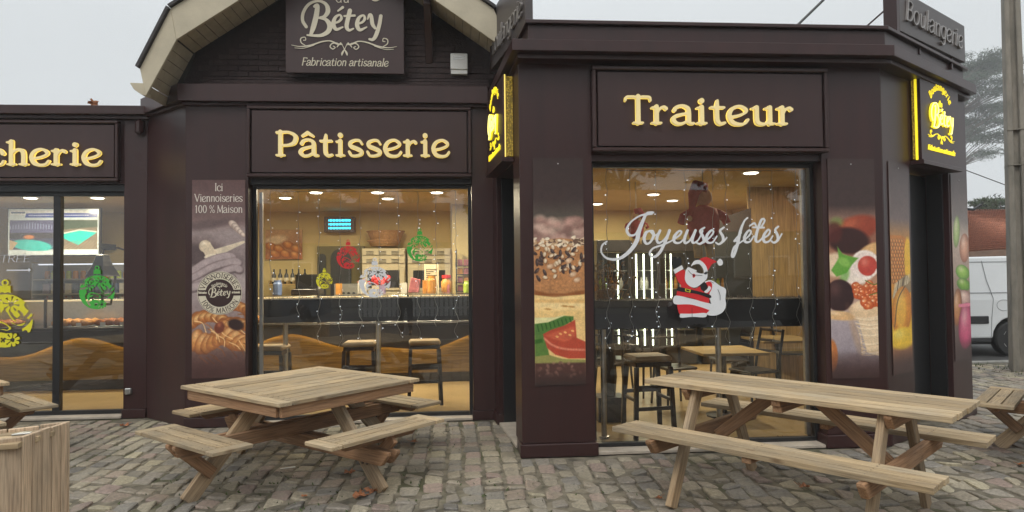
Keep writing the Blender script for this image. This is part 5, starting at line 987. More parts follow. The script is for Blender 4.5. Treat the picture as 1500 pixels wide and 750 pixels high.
def long_table(label, loc, rz):
    t = thing('long_picnic_table', label, 'picnic table', loc, rz); hl, hw, zt, zb, o, w = .986, .345, .797, .514, .605, .15; th = .034
    n = 6; pw = 2*hw/n
    for i in range(n): plank('plank', TW, t, (pr.uniform(-.004, .004), -hw+pw*(i+.5), zt-th/2+pr.uniform(-.0015, .0015)), 2*hl, pw-.014, th, bev=.002)
    for sg in (-1, 1):
        for i in range(3): plank('plank', TW, t, (pr.uniform(-.004, .004), sg*o-.1+i*.1, zb-th/2+pr.uniform(-.001, .001)), 2*hl, .087, th, bev=.002)
        x = sg*.66
        beam('cross_beam', t, (x, -.79, zb-th-.05), (x, .79, zb-th-.05), .095, .045, (1, 0, 0), .06); beam('top_beam', t, (x, -.33, zt-th-.045), (x, .33, zt-th-.045), .085, .045, (1, 0, 0), .05)
        for sy in (-1, 1): beam('leg', t, (x-sg*.047, sy*.60, 0), (x-sg*.047, sy*.22, zt-th), .09, .045, (1, 0, 0), mt=M['legwood'])
        beam('brace', t, (x-sg*.08, 0, zb-th-.09), (sg*.16, 0, zt-th-.03), .085, .045, (0, 1, 0)); beam('cleat', t, (0, -.32, zt-th-.02) if sg < 0 else (0.0, -.30, zt-th-.062), (0, .32, zt-th-.02) if sg < 0 else (0.0, .30, zt-th-.062), .04, .06, (1, 0, 0))
        beam('bench_cleat', t, (0, sg*o-.13, zb-th-.02), (0, sg*o+.13, zb-th-.02), .035, .06, (1, 0, 0))
    m = MB()
    for sg in (-1, 1):
        for x in (-.66, 0, .66):
            for i in range(n):
                for f in (-.25, .25): m.lathe([(.0045, 0), (.0045, .0012), (.0005, .0014)], (sg*0+x+f*.06, -hw+pw*(i+.5)+f*pw, zt), 6) if sg > 0 else None
            for i in range(3):
                for f in (-.02, .02): m.lathe([(.0045, 0), (.0045, .0012), (.0005, .0014)], (x, sg*o-.1+i*.1+f, zb), 6)
        for sy in (-1, 1):
            for a_ in (-.02, .02): m.prism([Vector((sg*.66-sg*.047+(-.024 if sg > 0 else .024)*1, sy*(.43+a_)+.012*math.cos(b_), .43+.012*math.sin(b_))) for b_ in np.linspace(0, 5.5, 7)], (-.006*sg, 0, 0))
    q_ = m.build('screws', M['rust'], None); q_.parent = t; tag(q_, kind='stuff')
    return t
T2 = long_table('long picnic table with two benches standing before the tall Traiteur window', (2.259, 4.412, 0), -.87)
# planter with board walls, lower left
pl = thing('wooden_planter', 'board-walled wooden bin at the lower left corner with a clip lying on its lid', 'wooden bin', (-2.6, 3.7, 0)); z1 = .80; BW = M['binwood']
A0, A1 = gr(33, 640, z1), gr(103, 617, z1); A0.z = A1.z = 0; dA = (A1-A0).normalized(); nA = Vector((dA.y, -dA.x, 0))
Fd = gr(0, 644, z1); Fd.z = 0; dF = (Fd-A0).normalized(); wF = .56; wS = (A1-A0).length
def board_wall(p, d, total, n, nrm, z0=.03):
    w = total/n
    for i in range(n):
        a = p+d*(w*i+.003); b = p+d*(w*(i+1)-.003); h = z1+random.uniform(-.004, .004)
        m = MB(); m.prism([(a.x, a.y, z0), (b.x, b.y, z0), (b.x-nrm.x*.022, b.y-nrm.y*.022, z0), (a.x-nrm.x*.022, a.y-nrm.y*.022, z0)], (0, 0, h-z0)); m.build('board', BW, pl, .003)
nF = Vector((-dF.y, dF.x, 0)); nF = nF if nF.y < 0 else -nF
nS = nA if nA.x > 0 else -nA
board_wall(A0+nS*.0, dA, wS, 5, nS); board_wall(A0-nF*-.001, dF, wF, 4, nF); board_wall(A0+dA*wS-nF*.0, dF, wF, 4, -nF); board_wall(A0+dF*wF, dA, wS, 5, -nS)
m = MB(); q = [A0+dA*.03+dF*.03, A0+dA*(wS-.03)+dF*.03, A0+dA*(wS-.03)+dF*(wF-.03), A0+dA*.03+dF*(wF-.03)]; m.prism([(v.x, v.y, .70) for v in q], (0, 0, .04)); m.build('inner_board', TW, pl)
for f in (.22, .6, .9):
    a = A0+dA*wS*f+dF*.04; b = A0+dA*wS*f+dF*(wF-.04); beam('rail', pl, (a.x-pl.location.x, a.y-pl.location.y, z1-.035), (b.x-pl.location.x, b.y-pl.location.y, z1-.035), .03, .07, dA, mt=TW)
c = A0+dA*.14+dF*.10; m = MB(); m.prism([(c.x-.02, c.y-.03, z1-.01), (c.x+.06, c.y+.0, z1-.01), (c.x+.05, c.y+.03, z1-.01), (c.x+.0, c.y+.03, z1-.01)], (0, 0, .012)); m.build('clip', M['steel'], pl, .003)
# dry leaves
def leaf_mesh(seed, k):
    r = random.Random(seed); n = 22; v = [(0, 0, .01)]
    for i in range(n):
        a = 2*math.pi*i/n; rad = .5+.5*abs(math.cos(2.5*a))*r.uniform(.75, 1.1)-.2*(i % 2); v.append((rad*math.cos(a)*k, rad*math.sin(a)*k, .01+k*r.uniform(.0, .55)*abs(math.sin(a+seed))))
    f = [(0, i+1, (i+1) % n+1) for i in range(n)]; me = bpy.data.meshes.new('dry_leaf'); me.from_pydata(v, [], f); me.materials.append(M['leaf']); return me
def leaf(label, x, y, z, k, seed, group=None, tilt=0.):
    me = leaf_mesh(seed, k); b = MB(); b.tube([(k*.6, 0, .012), (k*1.0, .01, .02), (k*1.5, .0, .03)], .0018, 4); o = bpy.data.objects.new('dry_leaf', me); col.objects.link(o); o.location = (x, y, z); o.rotation_euler = (tilt, tilt*.5, seed*1.7); tag(o, label, 'leaf', group)
    s = bpy.data.objects.new('stalk', b.mesh('stalk', M['leaf'])); col.objects.link(s); s.parent = o; return o
LG = 'dry leaves lying on the cobbles'
for i, (px, py, k, lb) in enumerate([(528, 729, .075, 'largest dry brown leaf in the heap at the right foot of the square table'), (545, 722, .06, 'dry brown leaf in the heap beside the right foot of the square picnic table'), (512, 694, .055, 'dry leaf lying behind the right leg of the square picnic table'),
     (966, 732, .035, 'dry leaf at the near left foot of the long picnic table'), (1178, 715, .05, 'orange dry leaf under the front bench of the long picnic table'), (1492, 682, .05, 'orange dry leaf at the right edge of the photo on the cobbles'), (1146, 648, .06, 'dry leaf on the sill below the tall window'),
     (182, 625, .055, 'curled dry leaf beside the wall below the switch'), (606, 649, .05, 'dry leaf under the right bench of the square picnic table'), (446, 729, .03, 'small dry leaf on the cobbles left of the leaf heap')]):
    p = gr(px, py); leaf(lb, p.x, p.y, .002 if i != 6 else .03, k, i+1, LG)
p = at(141, 158, 8.0); leaf('curled orange leaf caught on the roof edge of the left annex', p.x, 7.93, 3.585, .075, 4, None, tilt=1.1)
# white paper scrap under the square table
p = gr(410, 688); m = MB(); m.prism([(p.x, p.y, .005), (p.x+.12, p.y+.03, .007), (p.x+.115, p.y+.04, .012), (p.x, p.y+.012, .006)], (0, 0, .002)); tag(m.build('paper_scrap', M['white']), 'thin white paper scrap on the cobbles under the square table', 'litter')
# ------------------------------------------------------------------ inside the shop
def downlight(px, py, label, z=2.775, e=38.):
    p = gr(px, py, z); t = thing('downlight', label, 'ceiling light', (p.x, p.y, z), 0, 'round ceiling lights in the shop')
    m = MB(); m.lathe([(.085, -.012), (.11, -.012), (.115, 0), (.085, 0)], (p.x, p.y, z), 20); m.build('trim_ring', M['white'], t)
    m = MB(); m.lathe([(.001, -.022), (.07, -.021), (.084, -.014), (.084, -.002)], (p.x, p.y, z), 20); m.build('diffuser', M['lamp'], t)
    l = bpy.data.lights.new('lamp', 'AREA'); l.shape = 'DISK'; l.size = .16; l.energy = e; l.color = (1, .88, .60); o = bpy.data.objects.new('lamp', l); col.objects.link(o); o.parent = t; o.location = (0, 0, -.03); return t
for px, py, lb in [(143, 289, 'round ceiling light above the television, right one behind the left door'), (45, 289, 'round ceiling light above the television, left one behind the left door'), (418, 289, 'round ceiling light above the bread picture, leftmost in the middle window'),
    (463, 281, 'round ceiling light above the insect lamp in the middle window'), (553, 281, 'round ceiling light at the top centre of the middle window'), (568, 290, 'round ceiling light above the baskets, lower one in the middle window'), (640, 281, 'round ceiling light at the top right of the middle window'),
    (875, 298, 'round ceiling light at the left edge of the tall window'), (957, 284, 'round ceiling light above the word Joyeuses'), (985, 293, 'round ceiling light beside the hanging doll hat'), (1100, 252, 'large round ceiling light at the upper right of the tall window')]: downlight(px, py, lb)
def bx(name, mt, par, *b, bevel=.004): return boxobj(name, mt, par, *b, bevel=bevel)
CY = 9.9                                                                   # front of the long sales counter
ct = thing('sales_counter', 'long sales counter with black wavy fascia over lit amber wood and glass top', 'counter', (-3, CY, 0))
bx('base_panel', M['amberwood'], ct, -7.2, 1.9, CY+.06, CY+.12, .16, .86); bx('kick_board', M['dark'], ct, -7.2, 1.9, CY+.1, CY+.14, .012, .158)
pts = []; n = 90
for i in range(n+1):
    x = -7.2+9.1*i/n; pts.append((x, CY, .60+.11*math.sin(x*2.2+.6)+.05*math.sin(x*4.4)))
m = MB()
for a, b in zip(pts, pts[1:]): m.prism([a, b, (b[0], CY, .86), (a[0], CY, .86)], (0, .02, 0))
m.build('wavy_fascia', M['dark'], ct); m = MB()
for a, b in zip(pts, pts[1:]): m.prism([(a[0], CY+.022, a[2]+.02), (b[0], CY+.022, b[2]+.02), (b[0], CY+.022, b[2]+.034), (a[0], CY+.022, a[2]+.034)], (0, .008, 0))
m.build('light_strip', glow('amber_led', (1, .60, .10), 15), ct)
bx('shelf', M['dark'], ct, -7.2, 1.9, CY-.01, CY+.75, .862, .90); bx('glass_top', M['pane2'], ct, -7.2, 1.9, CY+.1, CY+.75, 1.30, 1.312, bevel=0)
m = MB(); m.face([(-7.2, CY+.02, .9), (1.9, CY+.02, .9), (1.9, CY+.12, 1.3), (-7.2, CY+.12, 1.3)]); m.build('display_glass', M['pane2'], ct)
m = MB(); 
for x in (-7.2, -5.9, -4.72, -3.4, -2.1, -.8, .5, 1.86): m.box(x, x+.03, CY+.08, CY+.11, .9, 1.3)
m.build('glass_post', M['dark'], ct); bx('back_board', M['steel'], ct, -7.2, 1.9, CY+.72, CY+.74, .9, 1.28); bx('light_strip', glow('warm_led', (1, .80, .45), .7), ct, -7.1, 1.8, CY+.14, CY+.17, 1.27, 1.29, bevel=0)
bread = [mat('croissant_crust', (.62, .33, .10), .45, .2, 20, c2=(.42, .17, .04)), mat('golden_bun_crust', (.72, .48, .12), .4, .15, 16, c2=(.5, .26, .05)), mat('dark_crust', (.45, .17, .05), .5, .2, 20, c2=(.28, .09, .03))]
def croissant(mt, nm):
    m = MB(); n = 9
    for i in range(n):
        a = -1.25+2.5*i/(n-1); r = .045*(1-.75*abs(i-(n-1)/2)/((n-1)/2))+.006; m.ball((.07*math.sin(a), .05*(1-math.cos(a)), .03), r, 8, 5, (1.0, 1.1, .8))
    return m.mesh(nm, mt, True)
cm = [croissant(b, 'pastry') for b in bread]; pr2 = random.Random(3)
trays = [(-6.7, 2, 'orange'), (-5.6, 0, 'croissant'), (-5.0, 2, 'dark'), (-4.35, 1, 'golden'), (-3.8, 0, 'croissant'), (-3.0, 0, 'croissant'), (-2.35, 1, 'golden'), (-1.7, 0, 'croissant'), (-1.05, 2, 'dark'), (-.4, 1, 'golden'), (.25, 0, 'croissant'), (.9, 1, 'golden'), (1.5, 2, 'dark')]
names = ['first behind the far left pane', 'left of the door mullion', 'just right of the door mullion', 'under the green bauble sticker', 'right end of the left door view', 'behind the left end of the middle window', 'second in the middle window', 'third in the middle window, under the insect lamp', 'fourth in the middle window', 'fifth in the middle window, beside the standing reflection', 'sixth in the middle window', 'seventh in the middle window', 'right end of the counter']
for (x, k, nm), wh in zip(trays, names):
    t = thing('pastry_tray', f'tray of {nm} pastries on the counter, {wh}', 'tray of pastries', (x, CY+.35, .905), 0, 'trays of pastries in the counter'); bx('tray', M['steel'], t, x-.27, x+.27, CY+.12, CY+.62, .904, .916)
    for e in (-.15, .12): bx('price_card', M['white'], t, x+e, x+e+.07, CY+.11, CY+.115, .918, .965, bevel=0)
    for i in range(4):
        for j in range(3):
            o = bpy.data.objects.new('pastry', cm[k]); col.objects.link(o); o.parent = t; o.location = (-.19+i*.125+pr2.uniform(-.012, .012), -.16+j*.15, .012); o.rotation_euler = (0, 0, pr2.uniform(-.5, .5)); o.scale = (1.0, 1.3, 1.35)
# back wall shelving behind the counter: left bay, cold shelves
def shelf_unit(label, x0, x1, y0, zs, mt, name='shelf_unit'):
    t = thing(name, label, 'shelves', ((x0+x1)/2, y0, 0)); bx('back_board', mt, t, x0, x1, y0+.42, y0+.44, .1, zs[-1]+.28)
    for z in zs: bx('shelf', mt, t, x0+.02, x1-.02, y0, y0+.415, z-.012, z+.012)
    for x in (x0, x1-.02): bx('side_panel', mt, t, x, x+.02, y0, y0+.44, .02, zs[-1]+.28)
    return t
gshelf = mat('cool_grey_shelf', (.42, .43, .48), .4, .05, 4)
t = shelf_unit('tall cold display shelves of bottles and packets behind the left door', -7.3, -4.2, 12.0, (.5, .8, 1.08, 1.33, 1.58), gshelf)
bx('light_strip', glow('cool_shelf_led', (.8, .88, 1), 1.2), t, -7.2, -4.3, 12.02, 12.04, 1.83, 1.85, bevel=0)
pk = [mat('purple_packet', (.26, .20, .34), .4, .2, 9), mat('lime_jar', (.42, .55, .06), .35, .2, 9), mat('pink_bottle', (.45, .16, .18), .3, .2, 9), mat('blue_packet', (.14, .2, .38), .4, .2, 9), mat('pale_packet', (.6, .58, .52), .4, .1, 9), mat('orange_packet', (.6, .27, .05), .4, .1, 9)]
jar = [MB().lathe([(.042, 0), (.045, .01), (.045, .10), (.036, .118), (.036, .135), (.001, .136)], n=10).mesh('jar', k) for k in pk]; cart = [MB().box(-.05, .05, -.035, .035, 0, .17).mesh('packet', k) for k in pk]; bot = [MB().lathe([(.032, 0), (.034, .01), (.034, .12), (.014, .165), (.014, .2), (.001, .201)], n=8).mesh('bottle', k) for k in pk]
sr2 = random.Random(6)
ORD = ['first', 'second', 'third', 'fourth', 'fifth', 'sixth', 'seventh', 'eighth', 'ninth', 'tenth', 'eleventh', 'twelfth', 'thirteenth', 'fourteenth', 'fifteenth', 'sixteenth', 'seventeenth', 'eighteenth', 'nineteenth', 'twentieth', 'twenty-first', 'twenty-second', 'twenty-third', 'twenty-fourth', 'twenty-fifth', 'twenty-sixth', 'twenty-seventh', 'twenty-eighth', 'twenty-ninth', 'thirtieth']
def fill(t, x0, x1, y, z, kinds, step, g):
    x = x0; cnt = 0
    while x < x1:
        me, nm = kinds[sr2.randrange(len(kinds))]; o = bpy.data.objects.new(nm, me); col.objects.link(o); o.location = (x, y+sr2.uniform(-.01, .01), z); o.rotation_euler.z = sr2.uniform(-.2, .2); tag(o, g[0].replace('#', o.data.materials[0].name.split('_')[0]+' '+nm+', '+ORD[cnt]+' from the left'), nm, g[1]); cnt += 1; x += step*sr2.uniform(.9, 1.15)
fill(t, -7.1, -4.4, 12.1, 1.593, [(jar[1], 'jar'), (jar[1], 'jar'), (jar[5], 'jar')], .115, ('# on the top cold shelf behind the left door', 'jars on the top cold shelf'))
fill(t, -7.1, -4.4, 12.1, 1.343, [(cart[0], 'packet'), (cart[3], 'packet'), (cart[4], 'packet')], .125, ('# on the second cold shelf behind the left door', 'packets on the second cold shelf'))
fill(t, -7.1, -4.4, 12.1, 1.093, [(bot[0], 'bottle'), (bot[2], 'bottle'), (bot[2], 'bottle'), (bot[3], 'bottle')], .10, ('# on the third cold shelf behind the left door', 'bottles on the third cold shelf'))
# television
tv = thing('television', 'flat television showing two pool pictures on the back wall of the annex', 'television', tuple(at(78, 340, 11.0))); a, b = at(12, 374, 11.0), at(145, 306, 11.0)
bx('casing', M['black'], tv, a.x-.02, b.x+.02, 11.0, 11.06, a.z-.02, b.z+.02); printed('screen', P['screen_print'], frame((a.x, 10.998, a.z), XR), b.x-a.x, b.z-a.z, tv); bx('wall_bracket', M['black'], tv, (a.x+b.x)/2-.15, (a.x+b.x)/2+.15, 11.06, 12.6, 2.1, 2.2)
# lantern standing on the counter
c = at(150, 425, 9.3); t = thing('lantern', 'large dark metal lantern with glass sides hanging from a scrolled arm behind the left door', 'lantern', (c.x, 9.3, c.z))
def pyr(name, mt, prof, n=6): m = MB(); m.lathe(prof, (c.x, 9.3, 0), n); return m.build(name, mt, t)
zb_, zt_ = at(150, 445, 9.3).z, at(150, 405, 9.3).z; kx = (at(190, 425, 9.3).x-c.x)/40; iron = mat('dark_bronze', (.05, .045, .04), .4, .2, 8, metal=.5)
pyr('lantern_roof', iron, [(26*kx, zt_), (25*kx, zt_+.02), (16*kx, zt_+.14), (13*kx, zt_+.2), (10*kx, zt_+.28), (.01, zt_+.30)]); pyr('lantern_glass', M['pane2'], [(13*kx, zb_), (20*kx, zt_)])
m = MB()
for i in range(6): a = i*math.pi/3; m.tube([(c.x+13*kx*math.cos(a), 9.3+13*kx*math.sin(a), zb_), (c.x+20*kx*math.cos(a), 9.3+20*kx*math.sin(a), zt_)], .009, 6)
m.build('lantern_frame', iron, t); pyr('lantern_base', iron, [(13.6*kx, zb_-.02), (13.6*kx, zb_), (.01, zb_+.01)]); m = MB(); m.tube([(c.x, 9.3, zt_+.28), (c.x+.02, 9.3, zt_+.36), (c.x+.2, 9.3, zt_+.38), (c.x+.42, 9.3, zt_+.3), (c.x+.5, 9.3, zt_+.1), (c.x+.40, 9.3, zt_+.0), (c.x+.3, 9.3, zt_+.1), (c.x+.38, 9.3, zt_+.2)], .013, 6); m.tube([(c.x+.5, 9.3, zt_-.1), (c.x+.5, 9.3, zt_+.5)], .015, 6); m.build('scroll_arm', iron, t)
# pieces on the back wall of the middle shop
def wall(px0, py0, px1, py1, Y): a, b = at(px0, py1, Y), at(px1, py0, Y); return a.x, b.x, a.z, b.z
x0, x1, z0, z1_ = wall(388, 336, 442, 380, 12.5); t = thing('bread_picture', 'picture of loaves and croissants on the wall above the wine bottles', 'picture', (x0, 12.5, z0)); printed('printed_board', P['bread_print'], frame((x0, 12.56, z0), XR), x1-x0, z1_-z0, t, t=.02)
x0, x1, z0, z1_ = wall(474, 317, 519, 340, 12.3); t = thing('insect_lamp', 'black insect lamp with glowing blue tubes on the back wall', 'insect lamp', (x0, 12.3, z0)); bx('housing', M['black'], t, x0, x1, 12.32, 12.5, z0, z1_, bevel=.01); tb = glow('blue_tube', (.05, .75, 1), 2.2)
for i in range(3): zz = z0+(z1_-z0)*(.25+.25*i); m = MB(); m.tube([(x0+.09, 12.30, zz), (x1-.07, 12.30, zz)], .02, 8); m.build('tube', tb, t)
m = MB(); [m.box(x0+.05+i*.055, x0+.058+i*.055, 12.27, 12.29, z0+.02, z1_-.02) for i in range(9)]; m.build('grille', M['black'], t)
# arched mirror boards
olive = mat('olive_tinted_panel', (.16, .13, .045), .3, .1, 3)
t = thing('arched_panel', 'olive panel with two dark arches on the back wall behind the red bauble sticker', 'wall panel', tuple(at(500, 400, 12.4))); x0, x1, z0, z1_ = wall(463, 360, 533, 436, 12.4); bx('panel_board', olive, t, x0, x1, 12.5, 12.56, z0-.3, z1_)
for pa_, pb_ in ((466, 477), (484, 514)):
    a, b = at(pa_, 420, 12.45), at(pb_, 420, 12.45); r = (b.x-a.x)/2; cx = (a.x+b.x)/2; zt2 = at(pa_, 376, 12.45).z-.0; l = [(a.x, z0-.2), (b.x, z0-.2)]+[(cx+r*math.cos(k*math.pi/10), zt2-r*.2+r*math.sin(k*math.pi/10)) for k in range(11)]
    m = MB(); m.prism([(p[0], 12.47, p[1]) for p in l], (0, .03, 0)); m.build('arch', M['black'], t)
# shelf with bottles
x0, x1, z0, z1_ = wall(398, 396, 452, 416, 12.2); t = thing('wine_crate', 'wooden wall crate of labelled bottles lying below the bread picture', 'crate', (x0, 12.2, z0)); bx('shelf', M['amberwood'], t, x0, x1, 12.0, 12.35, z0-.03, z0)
for i in range(7): bx('end_board', M['amberwood'], t, x0+i*(x1-x0-.03)/6, x0+.02+i*(x1-x0-.03)/6, 12.0, 12.3, z0+.002, z0+.06, bevel=0)
for i in range(6):
    m = MB(); xx = x0+(x1-x0)*(i+.5)/6; m.lathe([(.035, 0), (.038, .01), (.038, .15), (.014, .2), (.014, .26), (.001, .262)], (xx, 12.15, z0+.0), 8); o = m.build('wine_bottle', M['black'], None, smooth=True); tag(o, ORD[i]+' dark wine bottle from the left in the wall crate below the bread picture', 'bottle', 'bottles in the wall crate')
    m = MB(); m.lathe([(.0385, .04), (.0385, .11)], (xx, 12.15, z0), 8); s = m.build('bottle_label', M['cream'], None); s.parent = o
# slotted ovens
x0, x1, zb2, zt2 = wall(528, 364, 596, 500, 12.0); ovm = mat('cream_enamel', (.58, .50, .34), .35, .05, 4)
for (pa_, pb_), wh in (((529, 595), 'left one, under the wicker baskets'), ((596, 662), 'right one, behind the green bauble sticker')):
    a, b = at(pa_, 364, 12.0), at(pb_, 500, 12.0); t = thing('bread_oven', f'cream bread oven with slotted vents, {wh}', 'oven', (a.x, 12.0, 0)); bx('body', ovm, t, a.x+.01, b.x-.01, 12.02, 12.55, .05, a.z)
    for py0, py1 in ((366, 374), (379, 386)):
        z_0, z_1 = at(pa_, py1, 12).z, at(pa_, py0, 12).z; bx('vent_panel', ovm, t, a.x+.02, b.x-.02, 11.99, 12.018, z_0, z_1)
        for i in range(3): m = MB(); [m.box(a.x+.09+i*.22, a.x+.22+i*.22, 11.983, 11.989, z_0+.012+j*.024, z_0+.022+j*.024) for j in range(3)]; m.build('vent_slot', M['black'], t)
    z_0, z_1 = at(pa_, 426, 12).z, at(pa_, 392, 12).z; bx('door', ovm, t, a.x+.02, b.x-.02, 11.985, 12.018, z_0, z_1); bx('door_glass', M['black'], t, a.x+.11, b.x-.11, 11.975, 11.984, z_0+.05, z_1-.05); 
    for j in range(3): bx('rack_shelf', M['steel'], t, a.x+.03, b.x-.03, 11.9, 12.0, .5+.2*j, .52+.2*j)
wick = mat('wicker', (.42, .24, .10), .7, .25, 40, c2=(.22, .11, .04), bump=.8, bscale=150)
for (px, py, rp, hp, lb) in ((565, 347, 27, 12, 'shallow wicker basket stacked on top of the left oven, upper one'), (563, 358, 24, 8, 'shallow wicker basket stacked on top of the left oven, lower one')):
    p = at(px, py, 12.25); r = (at(px+rp, py, 12.25)-p).x; h = hp*.0125; m = MB(); m.lathe([(r*.8, 0), (r*.92, h*.5), (r, h), (r*.96, h), (r*.86, h*.45), (r*.7, .02), (.01, .015)], (p.x, p.y, p.z-h*.4), 20); o = m.build('wicker_basket', wick, None, smooth=False); tag(o, lb, 'basket', 'baskets on the left oven')
    m = MB(); m.tube([(p.x+r*math.cos(a), p.y+r*math.sin(a), p.z+h*.62) for a in np.linspace(0, 6.28, 20)], .016, 6, False); s = m.build('rim', wick, None); s.parent = o
a, b = at(662, 300, 11.4), at(690, 300, 11.4); t = thing('wall_pillar', 'cream square pillar at the right side of the middle window', 'pillar', (a.x, 11.4, 0)); bx('shaft', M['wall_in'], t, a.x, b.x, 11.4, 11.8, .012, 2.779)
snk = thing('snack_rack', 'rack of red snack packets in front of the cream pillar', 'rack', tuple(at(680, 430, 11.0))); a, b = at(668, 440, 11.0), at(692, 440, 11.0)
bx('rack_frame', M['black'], snk, a.x, a.x+.02, 11.0, 11.3, .3, 2.0); bx('rack_frame', M['black'], snk, b.x, b.x+.02, 11.0, 11.3, .3, 2.0)
for i in range(9):
    z = .62+i*.14; bx('wire_shelf', M['black'], snk, a.x, b.x, 11.0, 11.25, z-.012, z)
    for j in range(3): o = bpy.data.objects.new('packet', cart[(2, 5, 2)[(i+j) % 3]]); col.objects.link(o); o.location = (a.x+.07+j*.1, 11.1, z); o.scale = (.8, 1, .6); tag(o, ('red' if (i+j) % 3 != 1 else 'orange')+' snack packet, '+('left', 'middle', 'right')[j]+' one on the '+ORD[8-i]+' wire shelf from the top of the rack', 'packet', 'packets on the snack rack')
cardm = mat('cream_card', (.66, .58, .40), .6, .03, 6)
x0, x1, z0, z1_ = wall(622, 387, 643, 415, 10.6); t = thing('menu_card', 'cream menu card standing on the counter glass under the green bauble sticker', 'menu card', (x0, 10.5, z0)); bx('card', cardm, t, x0, x1, 10.5, 10.515, 1.316, z1_, bevel=0); m = MB(); [m.box(x0+.03, x1-.03-.05*(i % 3), 10.497, 10.4995, z1_-.09-i*.03, z1_-.08-i*.03) for i in range(6)]; m.build('lettering', M['dark'], t)
p = at(654, 405, 10.5); m = MB(); m.lathe([(.075, 0), (.08, .01), (.085, .17), (.06, .2), (.06, .23), (.001, .235)], (p.x, 10.5, 1.316), 12); o = m.build('sweet_jar', pk[5], None, smooth=True); tag(o, 'sweet jar with red lid and yellow band on the counter right of the menu card', 'jar'); m = MB(); m.lathe([(.068, .22), (.072, .225), (.072, .27), (.001, .275)], (p.x, 10.5, 1.316), 12); s = m.build('lid', M['vinyl_red'], None); s.parent = o
p = at(604, 400, 10.5); m = MB(); m.prism([(p.x-.07, 10.5, 1.316), (p.x+.1, 10.5, 1.316), (p.x+.13, 10.5, 1.52), (p.x-.02, 10.5, 1.56)], (0, .12, 0)); tag(m.build('gift_bag', pk[2], None, .01), 'red striped bag on the counter glass left of the menu card', 'bag')
p = at(556, 398, 10.6); t = thing('flower_bunch', 'bunch of red paper flowers on the counter above the white bauble sticker', 'flowers', (p.x, 10.6, 1.316)); m = MB(); fr_ = random.Random(2)
for i in range(16): m.ball((p.x+fr_.uniform(-.25, .15), 10.6+fr_.uniform(-.05, .05), 1.50+fr_.uniform(-.08, .10)), fr_.uniform(.025, .05), 6, 4)
m.build('bloom', M['vinyl_red'], t); m = MB(); m.lathe([(.06, 0), (.08, .12), (.075, .12), (.01, .02)], (p.x-.05, 10.6, 1.316), 10); m.build('pot', cardm, t)
# window bars with dark aprons
grey = mat('grey_satin_laminate', (.05, .05, .052), .25, .08, 4)
tins = mat('pink_tinsel', (.42, .30, .28), .4, .4, 60, c2=(.2, .22, .12))
for lb, x0, x1, Y, posts, sx in (('window bar with dark apron and steel posts behind the tall window', 1.19, 3.98, 6.30, (1.36, 2.50), 3.9), ('window bar with dark apron and steel posts behind the middle window', -2.28, .14, 7.92, (-2.05, -.98), .1)):
    t = thing('window_bar', lb, 'counter', ((x0+x1)/2, Y, 0)); bx('bar_top', M['bar'], t, x0, x1, Y, Y+.42, 1.30, 1.33); bx('apron', grey, t, x0, x1, Y-.02, Y-.001, 1.06, 1.328)
    for px in posts: m = MB(); m.lathe([(.05, .012), (.05, .03), (.028, .035), (.028, 1.06), (.028, 1.3)], (px, Y+.1, 0), 12); m.build('post', M['steel'], t)
    m = MB(); tr = random.Random(3)
    for i in range(int((x1-x0)*260)): xx = tr.uniform(x0, x1); a_ = tr.uniform(0, 6.28); r = tr.uniform(.015, .035); m.face([(xx, Y+.0, 1.335), (xx+.006, Y+.0, 1.335), (xx+r*math.cos(a_), Y-.01+tr.uniform(-.02, .02), 1.345+r*abs(math.sin(a_)))])
    g = m.build('tinsel_garland', tins, None); tag(g, f'pink and green tinsel garland lying along the {"tall" if Y < 7 else "middle"} window bar', 'garland')
# bar stools
seatm = mat('tan_seat_cushion', (.42, .29, .15), .6, .1, 12, bump=.2)
st0 = thing('bar_stool', 'bar stool with tan cushion and dark legs, middle one in the middle window', 'stool', (0, 0, 0), 0, 'bar stools at the middle window')
m = MB(); m.box(-.19, .19, -.17, .17, .735, .79); o = m.build('seat', seatm, st0, .02); m = MB(); m.box(-.18, .18, -.16, .16, .69, .733); m.build('seat_frame', M['dark'], st0, .004)
for sx in (-1, 1):
    for sy in (-1, 1): m = MB(); m.prism([(sx*.17-.02, sy*.15-.02, .69), (sx*.17+.02, sy*.15-.02, .69), (sx*.17+.02, sy*.15+.02, .69), (sx*.17-.02, sy*.15+.02, .69)], (sx*.025, sy*.02, -.675)); m.build('leg', M['dark'], st0, .003)
for z, y in ((.5, -.16), (.3, -.165), (.42, .16)): boxobj('stretcher', M['dark'], st0, -.165, .165, y-.012, y+.012, z-.018, z+.018, bevel=.003)
for sx in (-1, 1): boxobj('stretcher', M['dark'], st0, sx*.175-.012, sx*.175+.012, -.15, .15, .36, .39, bevel=.003)
p = gr(528, 501, .79); st0.location = (p.x, p.y, .012)
for px, py, lb, rz, g in ((622, 499, 'bar stool with tan cushion and dark legs, right one in the middle window', .08, None), (396, 507, 'bar stool with tan cushion at the left edge of the middle window', -.05, None), (948, 521, 'bar stool with dark legs left of the table in the tall window', .12, 1)):
    p = gr(px, py, .79); c_ = copy_tree(st0); c_.location = (p.x, p.y, .012); c_.rotation_euler.z = rz; c_['label'] = lb
    if g: c_['group'] = 'bar stools at the tall window'
